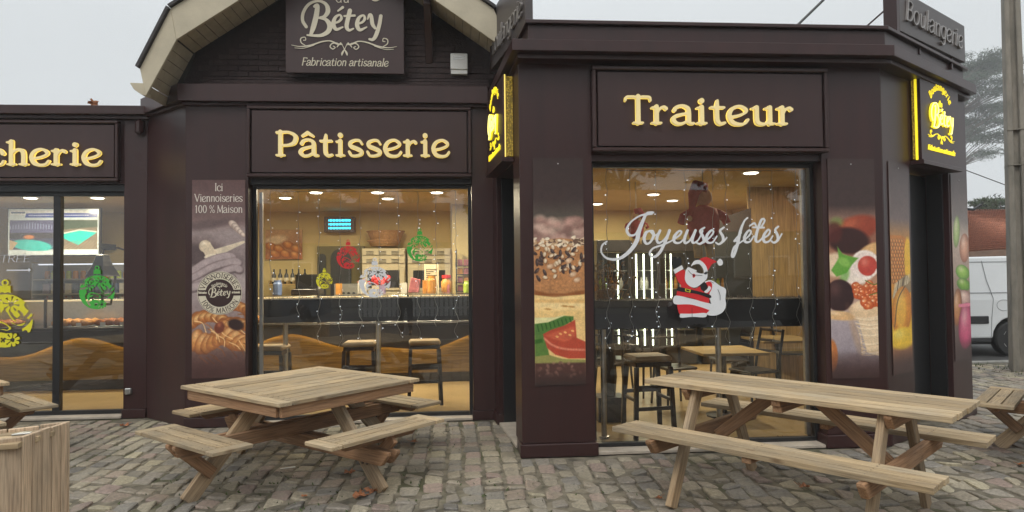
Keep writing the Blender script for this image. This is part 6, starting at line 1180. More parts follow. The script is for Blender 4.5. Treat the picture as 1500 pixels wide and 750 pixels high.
# far shop: bistro tables and chairs, cold cabinets
def chair(label, x, y, rz, g='dark wooden chairs in the tall window'):
    t = thing('bistro_chair', label, 'chair', (0, 0, 0), 0, g); dk = M['dark']
    boxobj('seat', dk, t, -.2, .2, -.2, .2, .44, .47, bevel=.01)
    for sx in (-1, 1):
        for sy in (-1, 1): m = MB(); m.tube([(sx*.17, sy*.17, .44), (sx*.2, sy*.2, .0)], [.018, .013], 6); m.build('leg', dk, t)
        m = MB(); m.tube([(sx*.18, .18, .46), (sx*.19, .22, .7), (sx*.18, .27, .92)], .017, 6); m.build('back_post', dk, t)
    for z in (.66, .78, .9): m = MB(); m.tube([(-.18, .2+(z-.46)*.15, z), (0, .235+(z-.46)*.15, z), (.18, .2+(z-.46)*.15, z)], .016, 6); m.build('back_rail', dk, t)
    t.location = (x, y, .012); t.rotation_euler.z = rz; return t
def bistro(label, x, y, z=.74, r=.36):
    t = thing('bistro_table', label, 'table', (x, y, .012)); m = MB(); m.box(x-r, x+r, y-r, y+r, z-.03, z); m.build('tabletop', M['amberwood'], t, .005); m = MB(); m.lathe([(.2, .012), (.2, .03), (.03, .05), (.03, z-.031)], (x, y, 0), 12); m.build('pedestal', M['dark'], t); return t
p = gr(1065, 512, .75); bistro('square bistro table on a dark pedestal right of the stool in the tall window', p.x, p.y+.1); chair('dark chair behind the bistro table in the tall window, left one', p.x-.35, p.y+.75, .2); chair('dark chair with its back to the window beside the bistro table', p.x+.45, p.y+.35, -1.3); 
p = gr(1158, 520, .47); chair('dark chair at the right edge of the tall window', p.x+.15, p.y+.3, 1.2); p = gr(915, 530, .5); chair('dark chair at the left edge of the tall window, seen through the glass', p.x-.0, p.y+.6, 2.6)
tube = glow('cabinet_tube', (.92, 1, .72), 4.5); gcab = mat('cabinet_metal', (.12, .11, .09), .35, .1, 6)
for (pa_, pb_, tubes, lb), cn in zip(((874, 925, (906,), 'drinks cabinet with lit tube at the far left of the tall window'), (928, 968, (933, 944, 956), 'drinks cabinet with bright tubes behind the words Joyeuses'), (972, 1022, (975, 984), 'drinks cabinet behind the Father Christmas sticker'), (1026, 1088, (1083,), 'dim glass cabinet right of the Father Christmas sticker')), ('far left cabinet', 'brightest cabinet', 'cabinet behind Father Christmas', 'dim cabinet')):
    Y = 11.2; a, b = at(pa_, 372, Y), at(pb_, 520, Y); t = thing('drinks_cabinet', lb, 'cabinet', ((a.x+b.x)/2, Y, 0)); z1c = 1.95; bx('cabinet_back', gcab, t, a.x, b.x, Y+.5, Y+.55, .03, z1c); bx('side_panel', M['dark'], t, a.x, a.x+.03, Y, Y+.5, .03, z1c); bx('side_panel', M['dark'], t, b.x-.03, b.x, Y, Y+.5, .03, z1c); bx('canopy', M['dark'], t, a.x, b.x, Y-.02, Y+.5, z1c+.002, z1c+.2); bx('base', M['dark'], t, a.x, b.x, Y, Y+.5, .03, .3)
    for px in tubes: p = at(px, 400, Y); m = MB(); m.tube([(p.x, Y+.04, .35), (p.x, Y+.04, z1c-.04)], .014, 8); m.build('light_tube', tube, t)
    for z in (.6, .95, 1.3, 1.62): bx('shelf', M['steel'], t, a.x+.032, b.x-.032, Y+.08, Y+.49, z, z+.012, bevel=0)
    m = MB(); m.face([(a.x+.03, Y, .3), (b.x-.03, Y, .3), (b.x-.03, Y, z1c), (a.x+.03, Y, z1c)]); m.build('cabinet_glass', M['pane2'], t)
    for z, zl in ((.612, 'bottom'), (.962, 'middle'), (1.312, 'upper')): fill(t, a.x+.09, b.x-.08, Y+.2, z, [(bot[4], 'bottle'), (bot[5], 'bottle'), (bot[1], 'bottle')], .095, (f'# on the {zl} shelf, {cn}', f'bottles in the {cn}'))
x0 = at(1098, 400, 9.0).x; x1 = at(1136, 400, 9.0).x
t = thing('plywood_wall', 'pale plywood panels at the right behind the tall window', 'panel wall', (x0, 9.0, 0)); xs = [x0, x1, x1+.3, x1+.6, x1+.9, 5.25]
for a, b in zip(xs, xs[1:]): bx('panel', M['woodwall'], t, a, b-.006, 9.0, 9.04, .014, 2.77, bevel=.002)
a, b = at(1060, 310, 8.6), at(1104, 445, 8.6); t = thing('menu_board', 'large dark menu board standing left of the plywood panels', 'board', (a.x, 8.6, 0)); m = MB(); m.prism([(a.x-.28, 8.62, at(1040, 322, 8.6).z-.05), (b.x, 8.62, a.z+.05), (b.x, 8.62, .1), (a.x+.1, 8.62, .1), (a.x-.0, 8.62, b.z+.35), (a.x-.28, 8.62, b.z+.32)], (0, .04, 0)); m.build('board', mat('slate_board', (.035, .035, .033), .5, .15, 4), t, .004)
# brick-lit back wall band, upper left pendant plants
p = at(890, 420, 7.2); t = thing('dried_flowers', 'tall vase of dried twigs and pale flowers at the left of the tall window', 'plant', (p.x, 7.2, 1.33)); fr2 = random.Random(8); m = MB(); bl_ = MB()
for i in range(70):
    a_ = fr2.gauss(0, .35); l = fr2.uniform(.25, .62); q = Vector((p.x+l*math.sin(a_)+fr2.uniform(-.02, .02), 7.2+fr2.uniform(-.15, .15), 1.1+l)); m.tube([(p.x, 7.2, 1.05), (p.x+.5*l*math.sin(a_*.7), 7.2, 1.05+l*.5), q], .003, 4, False)
    for j in range(4): bl_.ball(q+Vector((fr2.uniform(-.05, .05), fr2.uniform(-.04, .04), fr2.uniform(-.06, .05))), fr2.uniform(.008, .016), 5, 3)
m.build('twig', wick, t); bl_.build('bloom', mat('dry_bloom', (.34, .24, .13), .8, .3, 30), t); m = MB(); m.lathe([(.07, .3), (.09, .5), (.06, .95), (.07, 1.1), (.06, 1.1), (.05, .9)], (p.x, 7.2, -.03), 12); m.build('vase', M['dark'], t); boxobj('stand', M['dark'], t, p.x-.15, p.x+.15, 7.05, 7.35, .012, .268)
# hanging dolls
def doll(label, px, py, Y, k, hatdir=-1):
    p = at(px, py, Y); t = thing('hanging_doll', label, 'doll', tuple(p)); X, Z = p.x, p.z; red = mat('felt_red', (.36, .06, .07), .85, .15, 20, bump=.5, bscale=200); cr_ = mat('felt_cream', (.66, .5, .28), .9, .1, 20, bump=.5, bscale=200)
    body = MB(); body.lathe([(.12*k, -.42*k), (.2*k, -.36*k), (.24*k, -.15*k), (.235*k, .02*k), (.2*k, .12*k), (.08*k, .17*k), (.05*k, .2*k)], (X, Y, Z), 20); body.build('coat', red, t, smooth=True)
    m = MB(); m.ball((X-.0*k, Y, Z+.30*k), .14*k, 16, 10, (1, .9, 1.05)); m.build('head', cr_, t, smooth=True)
    m = MB(); m.tube([(X-.02*k, Y, Z+.42*k), (X+hatdir*.10*k, Y-.03, Z+.46*k), (X+hatdir*.17*k, Y-.05, Z+.34*k), (X+hatdir*.2*k, Y-.06, Z+.15*k), (X+hatdir*.24*k, Y-.06, Z+.0*k)], [.13*k, .11*k, .085*k, .05*k, .03*k], 14); m.build('hat', red, t, smooth=True); m = MB(); m.ball((X+hatdir*.25*k, Y-.07, Z-.03*k), .045*k, 10, 7); m.build('pompom', cr_, t, smooth=True)
    for s in (-1, 1): m = MB(); m.tube([(X+s*.18*k, Y, Z+.06*k), (X+s*.32*k, Y-.02, Z+.0*k), (X+s*.36*k, Y-.03, Z-.10*k)], [.08*k, .07*k, .06*k], 12); m.build('arm', red, t, smooth=True); m = MB(); m.tube([(X+s*.09*k, Y, Z-.4*k), (X+s*.10*k, Y-.02, Z-.62*k)], [.07*k, .06*k], 10); m.build('leg', cr_, t, smooth=True)
    m = MB(); m.tube([(X, Y, Z+.44*k), (X, Y, 2.775)], .006, 5); m.build('string', M['wire'], t)
doll('large cloth doll in red coat and hat hanging at the top of the tall window', 1030, 318, 7.0, .70); doll('small red and cream cloth doll hanging behind the capital J', 932, 330, 8.6, .40, 1)

# more of the shop's clutter
t = thing('cash_register', 'dark cash register on the counter glass at the left of the middle window', 'cash register', (-2.3, 10.2, 1.314)); bx('drawer_base', M['dark'], t, -2.5, -2.1, 10.1, 10.45, 1.314, 1.40); m = MB(); m.prism([(-2.46, 10.2, 1.402), (-2.46, 10.26, 1.402), (-2.46, 10.20, 1.62), (-2.46, 10.17, 1.62)], (.32, 0, 0)); m.build('screen', M['black'], t)
t = thing('coffee_machine', 'steel coffee machine on the back wall between the picture and the arched panel', 'coffee machine', (-1.9, 12.1, 1.0)); bx('body', M['steel'], t, -2.25, -1.75, 12.1, 12.5, 1.0, 1.45); bx('drip_tray', M['dark'], t, -2.2, -1.8, 12.0, 12.098, 1.02, 1.06); bx('base_cupboard', ovm, t, -2.5, -1.5, 12.05, 12.55, .02, .995)
for i in range(5): m = MB(); m.tube([(-2.17+i*.09, 12.05, 1.28), (-2.17+i*.09, 12.09, 1.28)], .025, 8); m.build('brew_head', M['black'], t)
for i, (x, k, h) in enumerate(((-1.5, 4, 1.0), (-.45, 5, 1.3), (.1, 1, .9), (-2.75, 3, 1.1))):
    o = bpy.data.objects.new('jar', jar[k]); col.objects.link(o); o.location = (x, 10.3, 1.314); o.scale = (1.5, 1.5, 1.5*h); tag(o, ('pale', 'orange', 'lime', 'blue')[i]+' jar standing on the counter glass in the middle window', 'jar')
for i in range(14):
    x = -2.2+i*.33; b_ = cart[(4, 5, 2, 0)[i % 4]]; o = bpy.data.objects.new('bread_bag', b_); col.objects.link(o); o.location = (x, 10.45, 1.314); o.scale = (.9, .8, .75+.2*(i % 3)); o.rotation_euler.z = .2*(i % 3-1); tag(o, b_.materials[0].name.split('_')[0]+' paper bag, '+ORD[i]+' from the left in the row on the counter glass', 'bag', 'paper bags in a row on the counter glass')
p = gr(1010, 540, .47); chair('dark chair left of the bistro table behind the tall window', p.x-.25, p.y+.9, 1.9); bistro('second square bistro table farther back at the right of the tall window', at(1140, 500, 8.3).x, 8.3); chair('dark chair facing the second bistro table by the plywood panels', at(1120, 500, 8.5).x-.5, 8.45, -1.6)
# ------------------------------------------------------------------ beyond the shop on the right, and the street behind the camera
# concrete pole
p0 = Vector((8.70, 9.85, 0)); t = thing('utility_pole', 'tall weathered concrete utility pole at the right edge', 'pole', tuple(p0)); m = MB()
def ibeam(w, d, z): return [(-w, -d, z), (-w*.35, -d, z), (-w*.3, -d*.55, z), (w*.3, -d*.55, z), (w*.35, -d, z), (w, -d, z), (w, d, z), (w*.35, d, z), (w*.3, d*.55, z), (-w*.3, d*.55, z), (-w*.35, d, z), (-w, d, z)]
secs = [[Vector(q) for q in ibeam(.14-.006*z, .17-.006*z, z)] for z in (0, 1, 2, 3, 4, 5.5, 7, 8.5)]; R_ = Matrix.Rotation(-.55, 4, 'Z'); vs = [(R_ @ q)+p0 for s in secs for q in s]; n = 12
m.add(vs, [(i*n+k, i*n+(k+1) % n, (i+1)*n+(k+1) % n, (i+1)*n+k) for i in range(len(secs)-1) for k in range(n)]+[tuple(range((len(secs)-1)*n, len(secs)*n))]); m.build('shaft', M['concrete'], t, .012)
for z in (3.2, 3.75): m = MB(); rr = .14-.006*z; m.prism([(R_ @ Vector((a, b, z)))+p0 for a, b in ((-rr-.003, -.16), (rr+.003, -.16), (rr+.003, .16), (-rr-.003, .16))], (0, 0, .012)); m.build('metal_band', M['concrete'], t)
# overhead cable and wires
def cable(label, pts, r):
    m = MB(); m.tube(pts, r, 6); tag(m.build('cable', M['black']), label, 'cable')
a = at(1170, 35, 9); b = at(1206, 0, 9); dcb = (b-a); cable('black overhead cable rising from the roof of the corner building', [a-dcb*.3, a, b, b+dcb*14], .02)
a = at(1414, 249, 30); b = at(1470, 270, 30); cable('thin far wire crossing the sky left of the concrete pole', [a-(b-a)*4, a, b, b+(b-a)*3], .022)
# white van: profile boards swept across its width
VY, VX = 11.45, 9.98                                                        # near side plane, rear axle
vt = thing('parked_van', 'white panel van parked behind the corner building, rear wheel in view', 'van', (8.5, VY+.9, 0)); wp = mat('white_van_paint', (.70, .72, .73), .3, .02, 2); rub = mat('black_trim_plastic', (.02, .02, .022), .5, .1, 20); tyre = mat('tyre_rubber', (.02, .02, .02), .8, .15, 30)
RX = Matrix.Translation((VX, VY, 0)) @ Matrix.Rotation(-.045, 4, 'Z')       # local: x rearwards from the rear axle, y across, z up
prof = [(-3.55, .32), (-3.62, .62), (-3.5, .92), (-2.75, 1.12), (-1.95, 1.72), (-1.6, 1.80), (.55, 1.83), (.66, 1.7), (.72, 1.0), (.72, .34)]
def arch(cx, r=.38, n=9): return [(cx+r*math.cos(math.pi*k/n), max(.30, .33+r*math.sin(math.pi*k/n))) for k in range(n+1)]
side = prof+[(.40, .30)]+arch(0)+arch(-2.7)+[(-3.2, .30)]
m = MB(); W_ = 1.78; nS = len(side)
secs = [(0.05, .93, 0), (0., 1., 0)]
def sec(y, ins): return [((x+1.45)*(1-ins*.02)-1.45, y, z if z < 1.0 else z) for x, z in side]
ys = [(.0, .0, 0.0), (.0, 0, 0)]
def tum(y, x, z): s = .10*max(0, (z-1.0)/.83)**1.5; return y+s if y < W_/2 else y-s
V1 = [Vector((x, tum(0, x, z), z)) for x, z in side]; V2 = [Vector((x, tum(W_, x, z), z)) for x, z in side]
V1i = [Vector((x, .0, z)) for x, z in side]
m.add([RX @ v for v in V1]+[RX @ v for v in V2], [tuple(range(nS)), tuple(range(2*nS-1, nS-1, -1))]+[(i, (i+1) % nS, nS+(i+1) % nS, nS+i) for i in range(nS)]); body = m.build('body', wp, vt, .035); body.modifiers['bevel'].segments = 3
def vbox(nm, mt, x0, x1, y0, y1, z0, z1, par=vt, bev=.004): return MB().box(x0, x1, y0, y1, z0, z1, M=RX).build(nm, mt, par, bev)
for zz in (0,): pass
m = MB(); m.tube([RX @ Vector((x, tum(-.002, x, z)-.002, z)) for x, z in ((-.42, .36), (-.40, .7), (-.36, 1.05), (-.46, 1.4), (-.5, 1.74))], .006, 4); m.tube([RX @ Vector((x, tum(-.002, x, z)-.002, z)) for x, z in ((-1.5, 1.16), (.66, 1.16))], .006, 4); m.tube([RX @ Vector((x, tum(-.002, x, z)-.002, z)) for x, z in ((-1.6, 1.72), (.6, 1.72))], .006, 4); m.tube([RX @ Vector((-.17+.13*math.cos(k*.42), -.004, .93+.10*math.sin(k*.42))) for k in range(16)], .004, 4, False); m.build('panel_seam', mat('seam_grey', (.25, .26, .27), .5, 0.02, 5), vt)
vbox('rub_strip', rub, -1.6, -.46, -.022, .004, .60, .74, bev=.012); vbox('sill_trim', rub, -2.25, -.42, .0, .05, .27, .34); vbox('front_bumper', rub, -3.66, -3.3, .03, W_-.03, .32, .55, bev=.03); vbox('rear_bumper', rub, .5, .78, .02, W_-.02, .34, .52, bev=.03)
m = MB(); m.prism([RX @ Vector((x, tum(-.004, x, z)-.003, z)) for x, z in ((-2.62, 1.14), (-1.72, 1.14), (-1.72, 1.6), (-2.05, 1.6))], RX.to_3x3() @ Vector((0, .01, 0))); m.build('side_window', M['black'], vt)
m = MB(); m.prism([RX @ Vector((x, .12, z)) for x, z in ((-2.72, 1.15), (-2.00, 1.69), (-2.04, 1.70), (-2.76, 1.16))], RX.to_3x3() @ Vector((0, W_-.24, 0))); m.build('windscreen', M['black'], vt); vbox('headlight', M['pane2'], -3.56, -3.40, .06, .4, .7, .85); vbox('headlight', M['pane2'], -3.56, -3.40, W_-.4, W_-.06, .7, .85); vbox('tail_light', M['vinyl_red'], .66, .735, .03, .12, .95, 1.35)
def wheel(par, x, y, r, w, tf, out=-1, rimmat=None):
    c = Matrix.Translation((x, y, r)) @ Matrix.Rotation(math.pi/2, 4, 'X'); m = MB(); m.lathe([(r*.62, -w/2), (r*.93, -w/2), (r, -w*.35), (r, w*.35), (r*.93, w/2), (r*.62, w/2)], n=32, M=tf @ c); t_ = m.build('wheel', tyre, par, smooth=False)
    m = MB(); m.lathe([(r*.64, -w*.3), (r*.64, w*.47), (r*.58, w*.44), (r*.55, w*.25), (.02, w*.25)], n=32, M=tf @ c); m.build('rim', rimmat or M['steel'], t_)
    for k in range(5):
        a_ = k*math.tau/5; Mk = tf @ c @ Matrix.Rotation(a_, 4, 'Z'); m = MB(); m.prism([Mk @ Vector(q) for q in ((.04, -.05, w*.3), (r*.6, -.035, w*.40), (r*.6, .035, w*.40), (.04, .05, w*.3))], Mk.to_3x3() @ Vector((0, 0, .02))); m.build('spoke', rimmat or M['steel'], t_)
    for k in range(5):
        a_ = (k+.5)*math.tau/5; Mk = tf @ c @ Matrix.Rotation(a_, 4, 'Z'); m = MB(); m.prism([Mk @ Vector(q) for q in ((r*.3, -.03, w*.262), (r*.52, -.05, w*.27), (r*.52, .05, w*.27), (r*.3, .03, w*.262))], Mk.to_3x3() @ Vector((0, 0, .004))); m.build('rim_opening', M['black'], t_)
for x in (0, -2.7):
    for y in (.11, W_-.11): wheel(vt, x, y, .315, .19, RX if y < 1 else RX)
vbox('underbody', rub, -3.3, .4, .25, W_-.25, .2, .31)
# house with a red tiled roof behind the van
HY = 22.; hs = thing('tiled_house', 'low house with a worn red tiled roof behind the white van', 'house', (20, HY, 0)); ren = mat('grey_render', (.35, .32, .28), .9, .1, 3); tile = mat('red_clay_tile', (.44, .165, .085), .85, .25, 12, c2=(.27, .10, .055), bump=.6)
ea, ed = at(1400, 388, HY), at(1560, 362, HY); ra, rd = at(1400, 310, HY+4), at(1640, 296, HY+4)
ea, ed, ra, rd = Vector(ea), Vector(ed), Vector(ra), Vector(rd); ra.z = rd.z = 4.0; ea.z = 2.15; ed.z = 2.35
m = MB(); m.box(ea.x+.3, rd.x-.3, HY+.4, HY+8, 0, 2.3); m.build('wall', ren, hs); m = MB(); m.prism([ea, ed, rd, ra], (0, 0, -.08)); m.build('roof_base', tile, hs); m = MB(); m.prism([(ra.x, HY+4, ra.z), (rd.x, HY+4, rd.z), (rd.x, HY+8.3, 2.1), (ra.x, HY+8.3, 2.1)], (0, 0, -.08)); m.build('roof_base', tile, hs)
rows, cols = 24, 64; m = MB(); hr = random.Random(1)
for j in range(rows):
    for i in range(cols):
        f0, f1, g0, g1 = i/cols, (i+.93)/cols, j/rows, (j+1.12)/rows; q = lambda f, g: (ea.lerp(ed, f)).lerp(ra.lerp(rd, f), g); up = Vector((0, -.02, .05)); a, b, c_, d_ = q(f0, g0), q(f1, g0), q(f1, g1), q(f0, g1); jz = hr.uniform(0, .02); mid0 = (a+b)/2+up*1.0; mid1 = (c_+d_)/2+up*.2
        e = Vector((0, 0, .045+jz)); e1 = Vector((0, 0, .012)); m.add([a+e, mid0+e, b+e, c_+e1, mid1+e1, d_+e1], [(0, 1, 4, 5), (1, 2, 3, 4)])
tag(m.build('roof_tiles', tile, hs), kind='stuff'); m = MB(); m.prism([ea+Vector((0, -.05, .02)), ed+Vector((0, -.05, .02)), ed+Vector((0, -.05, -.22)), ea+Vector((0, -.05, -.22))], (0, .06, 0)); m.build('eaves_board', mat('brown_eaves', (.20, .12, .08), .8, .1, 4), hs)
a = at(1414, 306, 19); m = MB(); m.tube([(a.x, 19, 2.2), (a.x, 19, a.z-.05), (a.x+.03, 19, a.z), (a.x+.25, 19, a.z-.02), (a.x+.5, 19, a.z+.12)], .04, 8); tag(m.build('vent_pipe', M['black']), 'bent black pipe rising beside the red tiled roof', 'pipe')
# trees
leafm = [mat('pine_needles', (.05, .075, .042), .9, .35, .5, c2=(.028, .045, .026)), mat('bush_leaves', (.05, .075, .03), .9, .3, 3)]; bark = mat('bark', (.11, .085, .065), .95, .3, 6, bump=.8)
def clump_mesh(seed, mt, n=150, s=.16, flat=.55):
    r = random.Random(seed); m = MB()
    for i in range(n):
        d_ = Vector((r.gauss(0, 1), r.gauss(0, 1), r.gauss(0, 1)*flat)); d_ = d_.normalized()*r.random()**.45; d_.z *= flat
        u = Vector((r.uniform(-1, 1), r.uniform(-1, 1), r.uniform(-.3, 1))).normalized(); w_ = u.cross(Vector((r.random(), r.random(), r.random()))).normalized()*s*.22; u = u*s*r.uniform(.7, 1.4)
        m.face([d_-w_, d_+w_, d_+u])
    return m
def tree(label, x, y, h, crown, mt, seed, lean=0., group=None, dens=120, s=.2, name='pine_tree', cs=1.):
    r = random.Random(seed); t = thing(name, label, 'tree', (x, y, 0), 0, group); m = MB(); tp = [(x+lean*f*f*h+.15*math.sin(f*5+seed), y, h*f*.93) for f in np.linspace(0, 1, 9)]; m.tube(tp, [.26*h/15*(1-.8*f)+.03 for f in np.linspace(0, 1, 9)], 9); m.build('trunk', bark, t); F_ = MB(); Bm = MB(); base = [clump_mesh(seed+k, mt, dens, s) for k in range(4)]
    for (cx, cz, rx, rz, n) in crown:
        for i in range(int(n*1.0)):
            a_ = r.uniform(0, math.tau); k = r.random()**.5; q = Vector((x+cx+rx*k*math.cos(a_), y+rx*.8*k*math.sin(a_), cz+rz*(r.random()-.35))); rad = cs*r.uniform(.55, 1.15)*min(1., .35+rx*.25)
            b_ = base[r.randrange(4)]; nv = len(F_.v); R3 = Matrix.Rotation(r.uniform(0, 6.28), 3, 'Z'); F_.v += [tuple(q+(R3 @ Vector(v))*rad) for v in b_.v]; F_.f += [[nv+j for j in f] for f in b_.f]; F_.mi += [0]*len(b_.f)
            j = min(8, max(3, int((cz-rz*.4)/h*8))); s0 = Vector(tp[j]); Bm.tube([s0, s0.lerp(q, .5)+Vector((0, 0, .3)), q], [.045*cs, .03*cs, .01*cs], 5, False)
    F_.build('crown', mt, t); Bm.build('limb', bark, t); return t
def far(px, pyb, pyt, D): b = at(px, pyb, D); return b.x, D, at(px, pyt, D).z
D = 95.; S_ = D/981.
x, y, h = far(1392, 300, 80, D)
crown = [((px-1392)*S_*1.0, at(px, py, D).z, w*S_, hh*S_, n) for px, py, w, hh, n in ((1440, 92, 34, 18, 16), (1475, 102, 30, 18, 14), (1415, 108, 30, 16, 12), (1450, 125, 46, 16, 18), (1425, 146, 34, 12, 10), (1470, 160, 40, 14, 14), (1440, 178, 44, 14, 14), (1420, 200, 30, 12, 9), (1455, 205, 34, 12, 9), (1438, 228, 30, 6, 5), (1500, 130, 26, 26, 10), (1512, 180, 22, 24, 7))]
tree('tall misty umbrella pine behind the corner building', x, y, h, crown, leafm[0], 3, dens=230, s=.17, cs=2.1)
for i, (px, w, z0, lb) in enumerate(((1440, 24, 300, 'dark bush rising above the red tiled roof, left one'), (1464, 22, 301, 'dark bush rising above the red tiled roof, right one'))):
    x, y, h = far(px, 330, 292, 34); tree(lb, x, y, h, [(0, h-.5, w*34/981, .9, 10), (0, h-1.6, w*34/981, 1.2, 10)], leafm[1], 20+i, name='bush', dens=140, s=.3)
# across the street, behind the camera: what the glass reflects
fs = thing('picket_fence', 'white picket fence across the street, seen mirrored in the middle window', 'fence', (-1, -9.2, 0)); wpaint = mat('white_fence_paint', (.76, .76, .72), .6, .05, 4)
pk_ = MB().box(-.06, .06, -.012, .012, .1, 1.35).mesh('picket', wpaint)
for i in range(36): o = bpy.data.objects.new('picket', pk_); col.objects.link(o); o.parent = fs; o.location = (-2.6+i*.17, 0, 0)
for z in (.35, 1.1): boxobj('rail', wpaint, fs, -3.7, 2.5, -9.26, -9.22, z, z+.08)
def house(label, x0, x1, y, h, wallm, roofm):
    t = thing('house', label, 'house', ((x0+x1)/2, y, 0)); boxobj('wall', wallm, t, x0, x1, y-7, y, 0, h, bevel=0); m = MB(); m.prism([(x0-.4, y+.5, h), (x0-.4, y-3.5, h+2.4), (x0-.4, y-7.5, h)], (x1-x0+.8, 0, 0)); m.build('roof', roofm, t)
    n = int((x1-x0)/2.5)
    for i in range(n):
        cx = x0+(i+.5)*(x1-x0)/n; f = boxobj('window', wpaint, t, cx-.5, cx+.5, y+.002, y+.05, 1., 2.3); boxobj('pane', M['black'], f, cx-.42, cx+.42, y+.052, y+.06, 1.08, 2.22, bevel=0)
house('pale house with red roof across the street behind the picket fence', -12, -1, -19, 3.2, ren, tile); house('rendered house across the street behind the dark cars', 3, 16, -18, 3.4, mat('ochre_render', (.38, .31, .22), .9, .1, 3), tile)
def car(label, x, y, paint, rz=0., group=None):
    t = thing('parked_car', label, 'car', (x, y, 0), 0, group); tf = Matrix.Translation((x, y, 0)) @ Matrix.Rotation(rz, 4, 'Z'); pm = mat(label.split()[0]+'_car_paint', paint, .2, .02, 2)
    low = [(-2.1, .3), (-2.15, .6), (-2.0, .78), (-1.1, .92), (1.5, .98), (2.0, .9), (2.05, .35), (1.68, .3)]+arch(1.3, .35)+arch(-1.3, .35)+[(-1.7, .3)]; cab = [(-1.15, .9), (-.35, 1.38), (.2, 1.46), (1.0, 1.44), (1.75, 1.0), (1.7, .94)]
    m = MB(); m.prism([tf @ Vector((a, -.86, b)) for a, b in low], tf.to_3x3() @ Vector((0, 1.72, 0))); m.build('body', pm, t, .05)
    m = MB(); A = [tf @ Vector((a, -.82 if b < 1.1 else -.66, b)) for a, b in cab]; Bq = [tf @ Vector((a, .82 if b < 1.1 else .66, b)) for a, b in cab]; n = len(A); m.add(A+Bq, [tuple(range(n)), tuple(range(2*n-1, n-1, -1))]+[(i, (i+1) % n, n+(i+1) % n, n+i) for i in range(n)]); m.build('cabin', M['black'], t, .04)
    m = MB(); m.prism([tf @ Vector((a, -.66, b)) for a, b in ((-.4, 1.40), (.2, 1.49), (1.02, 1.47), (1.0, 1.44), (.2, 1.46), (-.38, 1.385))], tf.to_3x3() @ Vector((0, 1.32, 0))); m.build('roof_panel', pm, t)
    for a in (1.3, -1.3):
        for b in (-.78, .78): wheel(t, a, b, .31, .18, tf @ (Matrix.Identity(4) if b < 0 else Matrix.Translation((2*a, 0, 0)) @ Matrix.Rotation(math.pi, 4, 'Z') @ Matrix.Translation((0, 0, 0))))
    for s in (-.6, .6): m = MB(); m.ball(tf @ Vector((-2.08, s, .68)), .11, 8, 6, (.5, 1.4, .8)); m.build('headlight', M['white'], t)
    return t
car('black hatchback parked across the street, mirrored in the tall window', 7.8, -5.4, (.02, .022, .025), .1); car('blue estate car parked across the street, mirrored in the middle window', -6.4, -7.2, (.10, .13, .17), -.05); car('grey car parked across the street beyond the hatchback', 13.2, -6.3, (.10, .10, .11), 0.)
for i, (x, y, h) in enumerate(((-9, -24, 10), (-3, -25, 11), (3, -24, 9.5), (9, -25, 11), (15, -23, 9))):
    tree(('first', 'second', 'third', 'fourth', 'fifth')[i]+' broad tree from the west behind the houses across the street', x, y, h, [(0, h-1.2, 2.2, 1.6, 12), (0, h-3, 3., 2., 20), (0, h-5, 2.8, 1.6, 12)], leafm[1], 40+i, group='trees across the street', name='tree', dens=110, s=.5)
# the person in a dark coat mirrored in the middle window
def skin(name, pts, edges, mt, par, root=0, lv=2):
    me = bpy.data.meshes.new(name); me.from_pydata([p[:3] for p in pts], edges, []); o = bpy.data.objects.new(name, me); col.objects.link(o); o.parent = par; s = o.modifiers.new('skin', 'SKIN')
    for v, p in zip(me.skin_vertices[0].data, pts): v.radius = (p[3], p[4] if len(p) > 4 else p[3])
    me.skin_vertices[0].data[root].use_root = True; s.use_smooth_shade = True; u = o.modifiers.new('sub', 'SUBSURF'); u.levels = u.render_levels = lv; me.materials.append(mt); return o
pn = thing('person', 'person in dark winter coat and trousers standing in the street, mirrored in the middle window', 'person', (-1.45, -2.6, 0)); skm = mat('skin', (.45, .27, .19), .5, .05, 8)
skin('body', [(0, 0, .95, .15, .11), (0, 0, 1.15, .14, .1), (0, 0, 1.36, .18, .11), (0, 0, 1.47, .06, .06), (0, .01, 1.54, .05, .055), (0, .02, 1.60, .075, .09), (0, .02, 1.70, .072, .088), (0, .01, 1.76, .04, .05), (.18, 0, 1.40, .055), (.24, .1, 1.18, .045), (.12, .30, 1.27, .035), (.06, .36, 1.33, .028), (-.18, 0, 1.40, .055), (-.24, .1, 1.18, .045), (-.12, .30, 1.27, .035), (-.05, .36, 1.33, .028), (.1, 0, .86, .085), (.11, .01, .5, .06), (.11, -.01, .09, .042), (.12, .13, .035, .04, .03), (-.1, 0, .86, .085), (-.11, .01, .5, .06), (-.11, -.01, .09, .042), (-.12, .13, .035, .04, .03)],
     [(0, 1), (1, 2), (2, 3), (3, 4), (4, 5), (5, 6), (6, 7), (2, 8), (8, 9), (9, 10), (10, 11), (2, 12), (12, 13), (13, 14), (14, 15), (0, 16), (16, 17), (17, 18), (18, 19), (0, 20), (20, 21), (21, 22), (22, 23)], skm, pn)
ck = mat('dark_wool_coat', (.02, .02, .024), .9, .2, 30, bump=.4)
skin('coat', [(0, 0, .95, .185, .14), (0, 0, 1.15, .165, .125), (0, 0, 1.36, .205, .135), (0, 0, 1.46, .09, .09), (.19, 0, 1.41, .075), (.25, .1, 1.18, .065), (.13, .28, 1.26, .05), (-.19, 0, 1.41, .075), (-.25, .1, 1.18, .065), (-.13, .28, 1.26, .05), (0, 0, .75, .21, .16)], [(0, 1), (1, 2), (2, 3), (2, 4), (4, 5), (5, 6), (2, 7), (7, 8), (8, 9), (0, 10)], ck, pn)
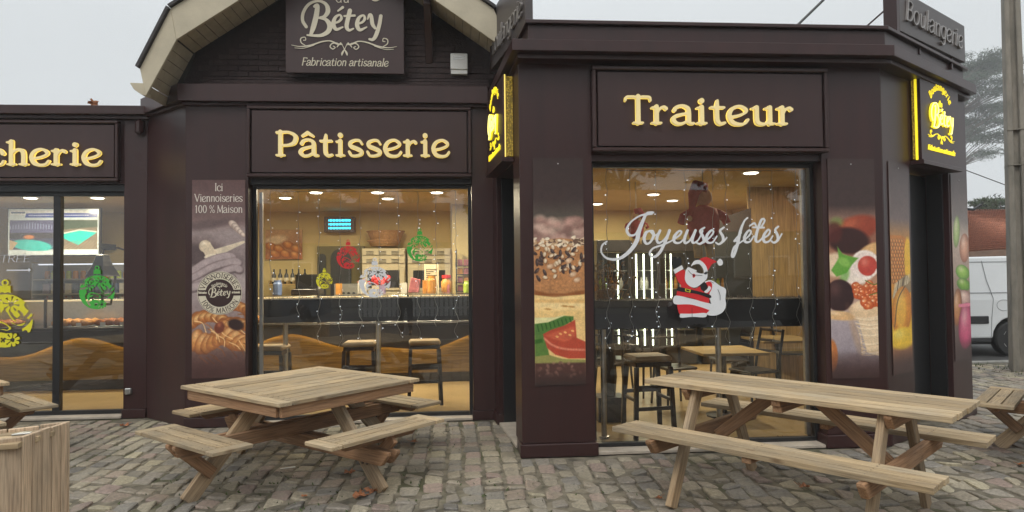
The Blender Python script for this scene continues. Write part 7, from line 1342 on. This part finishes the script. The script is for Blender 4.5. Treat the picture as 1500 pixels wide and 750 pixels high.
skin('trousers', [(0, 0, .9, .16, .12), (.1, 0, .82, .1), (.11, .01, .5, .078), (.11, 0, .12, .062), (-.1, 0, .82, .1), (-.11, .01, .5, .078), (-.11, 0, .12, .062)], [(0, 1), (1, 2), (2, 3), (0, 4), (4, 5), (5, 6)], mat('dark_trousers', (.025, .025, .03), .8, .1, 20), pn)
skin('hair', [(0, -.02, 1.62, .08, .085), (0, -.01, 1.71, .088, .1), (0, 0, 1.775, .06, .07)], [(0, 1), (1, 2)], mat('brown_hair', (.05, .03, .02), .7, .2, 40), pn)
for s in (-1, 1):
    for k in range(5):
        fx = s*(.055-.006*k) ; z = 1.335-.018*k+(.03 if k == 0 else 0); skin('finger' if k else 'thumb', [(fx, .37, z, .011), (fx-s*.02, .41-.004*k, z+(.03 if k == 0 else 0), .009), (fx-s*.045, .415, z+(.045 if k == 0 else -.002), .007)], [(0, 1), (1, 2)], skm, pn, lv=1)
    m = MB(); m.ball((s*.12, .17 if False else .08, .045), .07, 10, 6, (.75, 1.9, .62)); m.build('shoe', M['black'], None, smooth=True).parent = pn
    m = MB(); m.ball((s*.03, .105, 1.665), .011, 8, 6); m.build('eye', M['white'], None).parent = pn; m = MB(); m.ball((s*.078, .02, 1.65), .022, 8, 6, (.4, .8, 1.3)); m.build('ear', skm, None).parent = pn
m = MB(); m.ball((0, .115, 1.64), .016, 8, 6, (.8, 1.2, 1.5)); m.build('nose', skm, None).parent = pn; m = MB(); m.ball((0, .1, 1.60), .02, 8, 6, (1.3, .5, .3)); m.build('mouth', M['vinyl_red'], None).parent = pn
ph_ = thing('phone', 'dark phone held up in both hands by the person in the dark coat', 'phone', (-1.45, -2.18, 1.31)); boxobj('case', M['black'], ph_, -1.53, -1.37, -2.185, -2.175, 1.29, 1.37, bevel=.004)
# the misty air
hm = bpy.data.materials.new('mist'); hm.use_nodes = True; hn = hm.node_tree; hn.nodes.clear(); ho = hn.nodes.new('ShaderNodeOutputMaterial'); pv_ = hn.nodes.new('ShaderNodeVolumePrincipled'); pv_.inputs['Color'].default_value = (.95, .97, 1, 1); pv_.inputs['Density'].default_value = .0017; hn.links.new(pv_.outputs[0], ho.inputs['Volume'])
hz = MB().box(-92, 142, -82, 152, -1.2, 43.).build('haze', hm); tag(hz, kind='stuff')
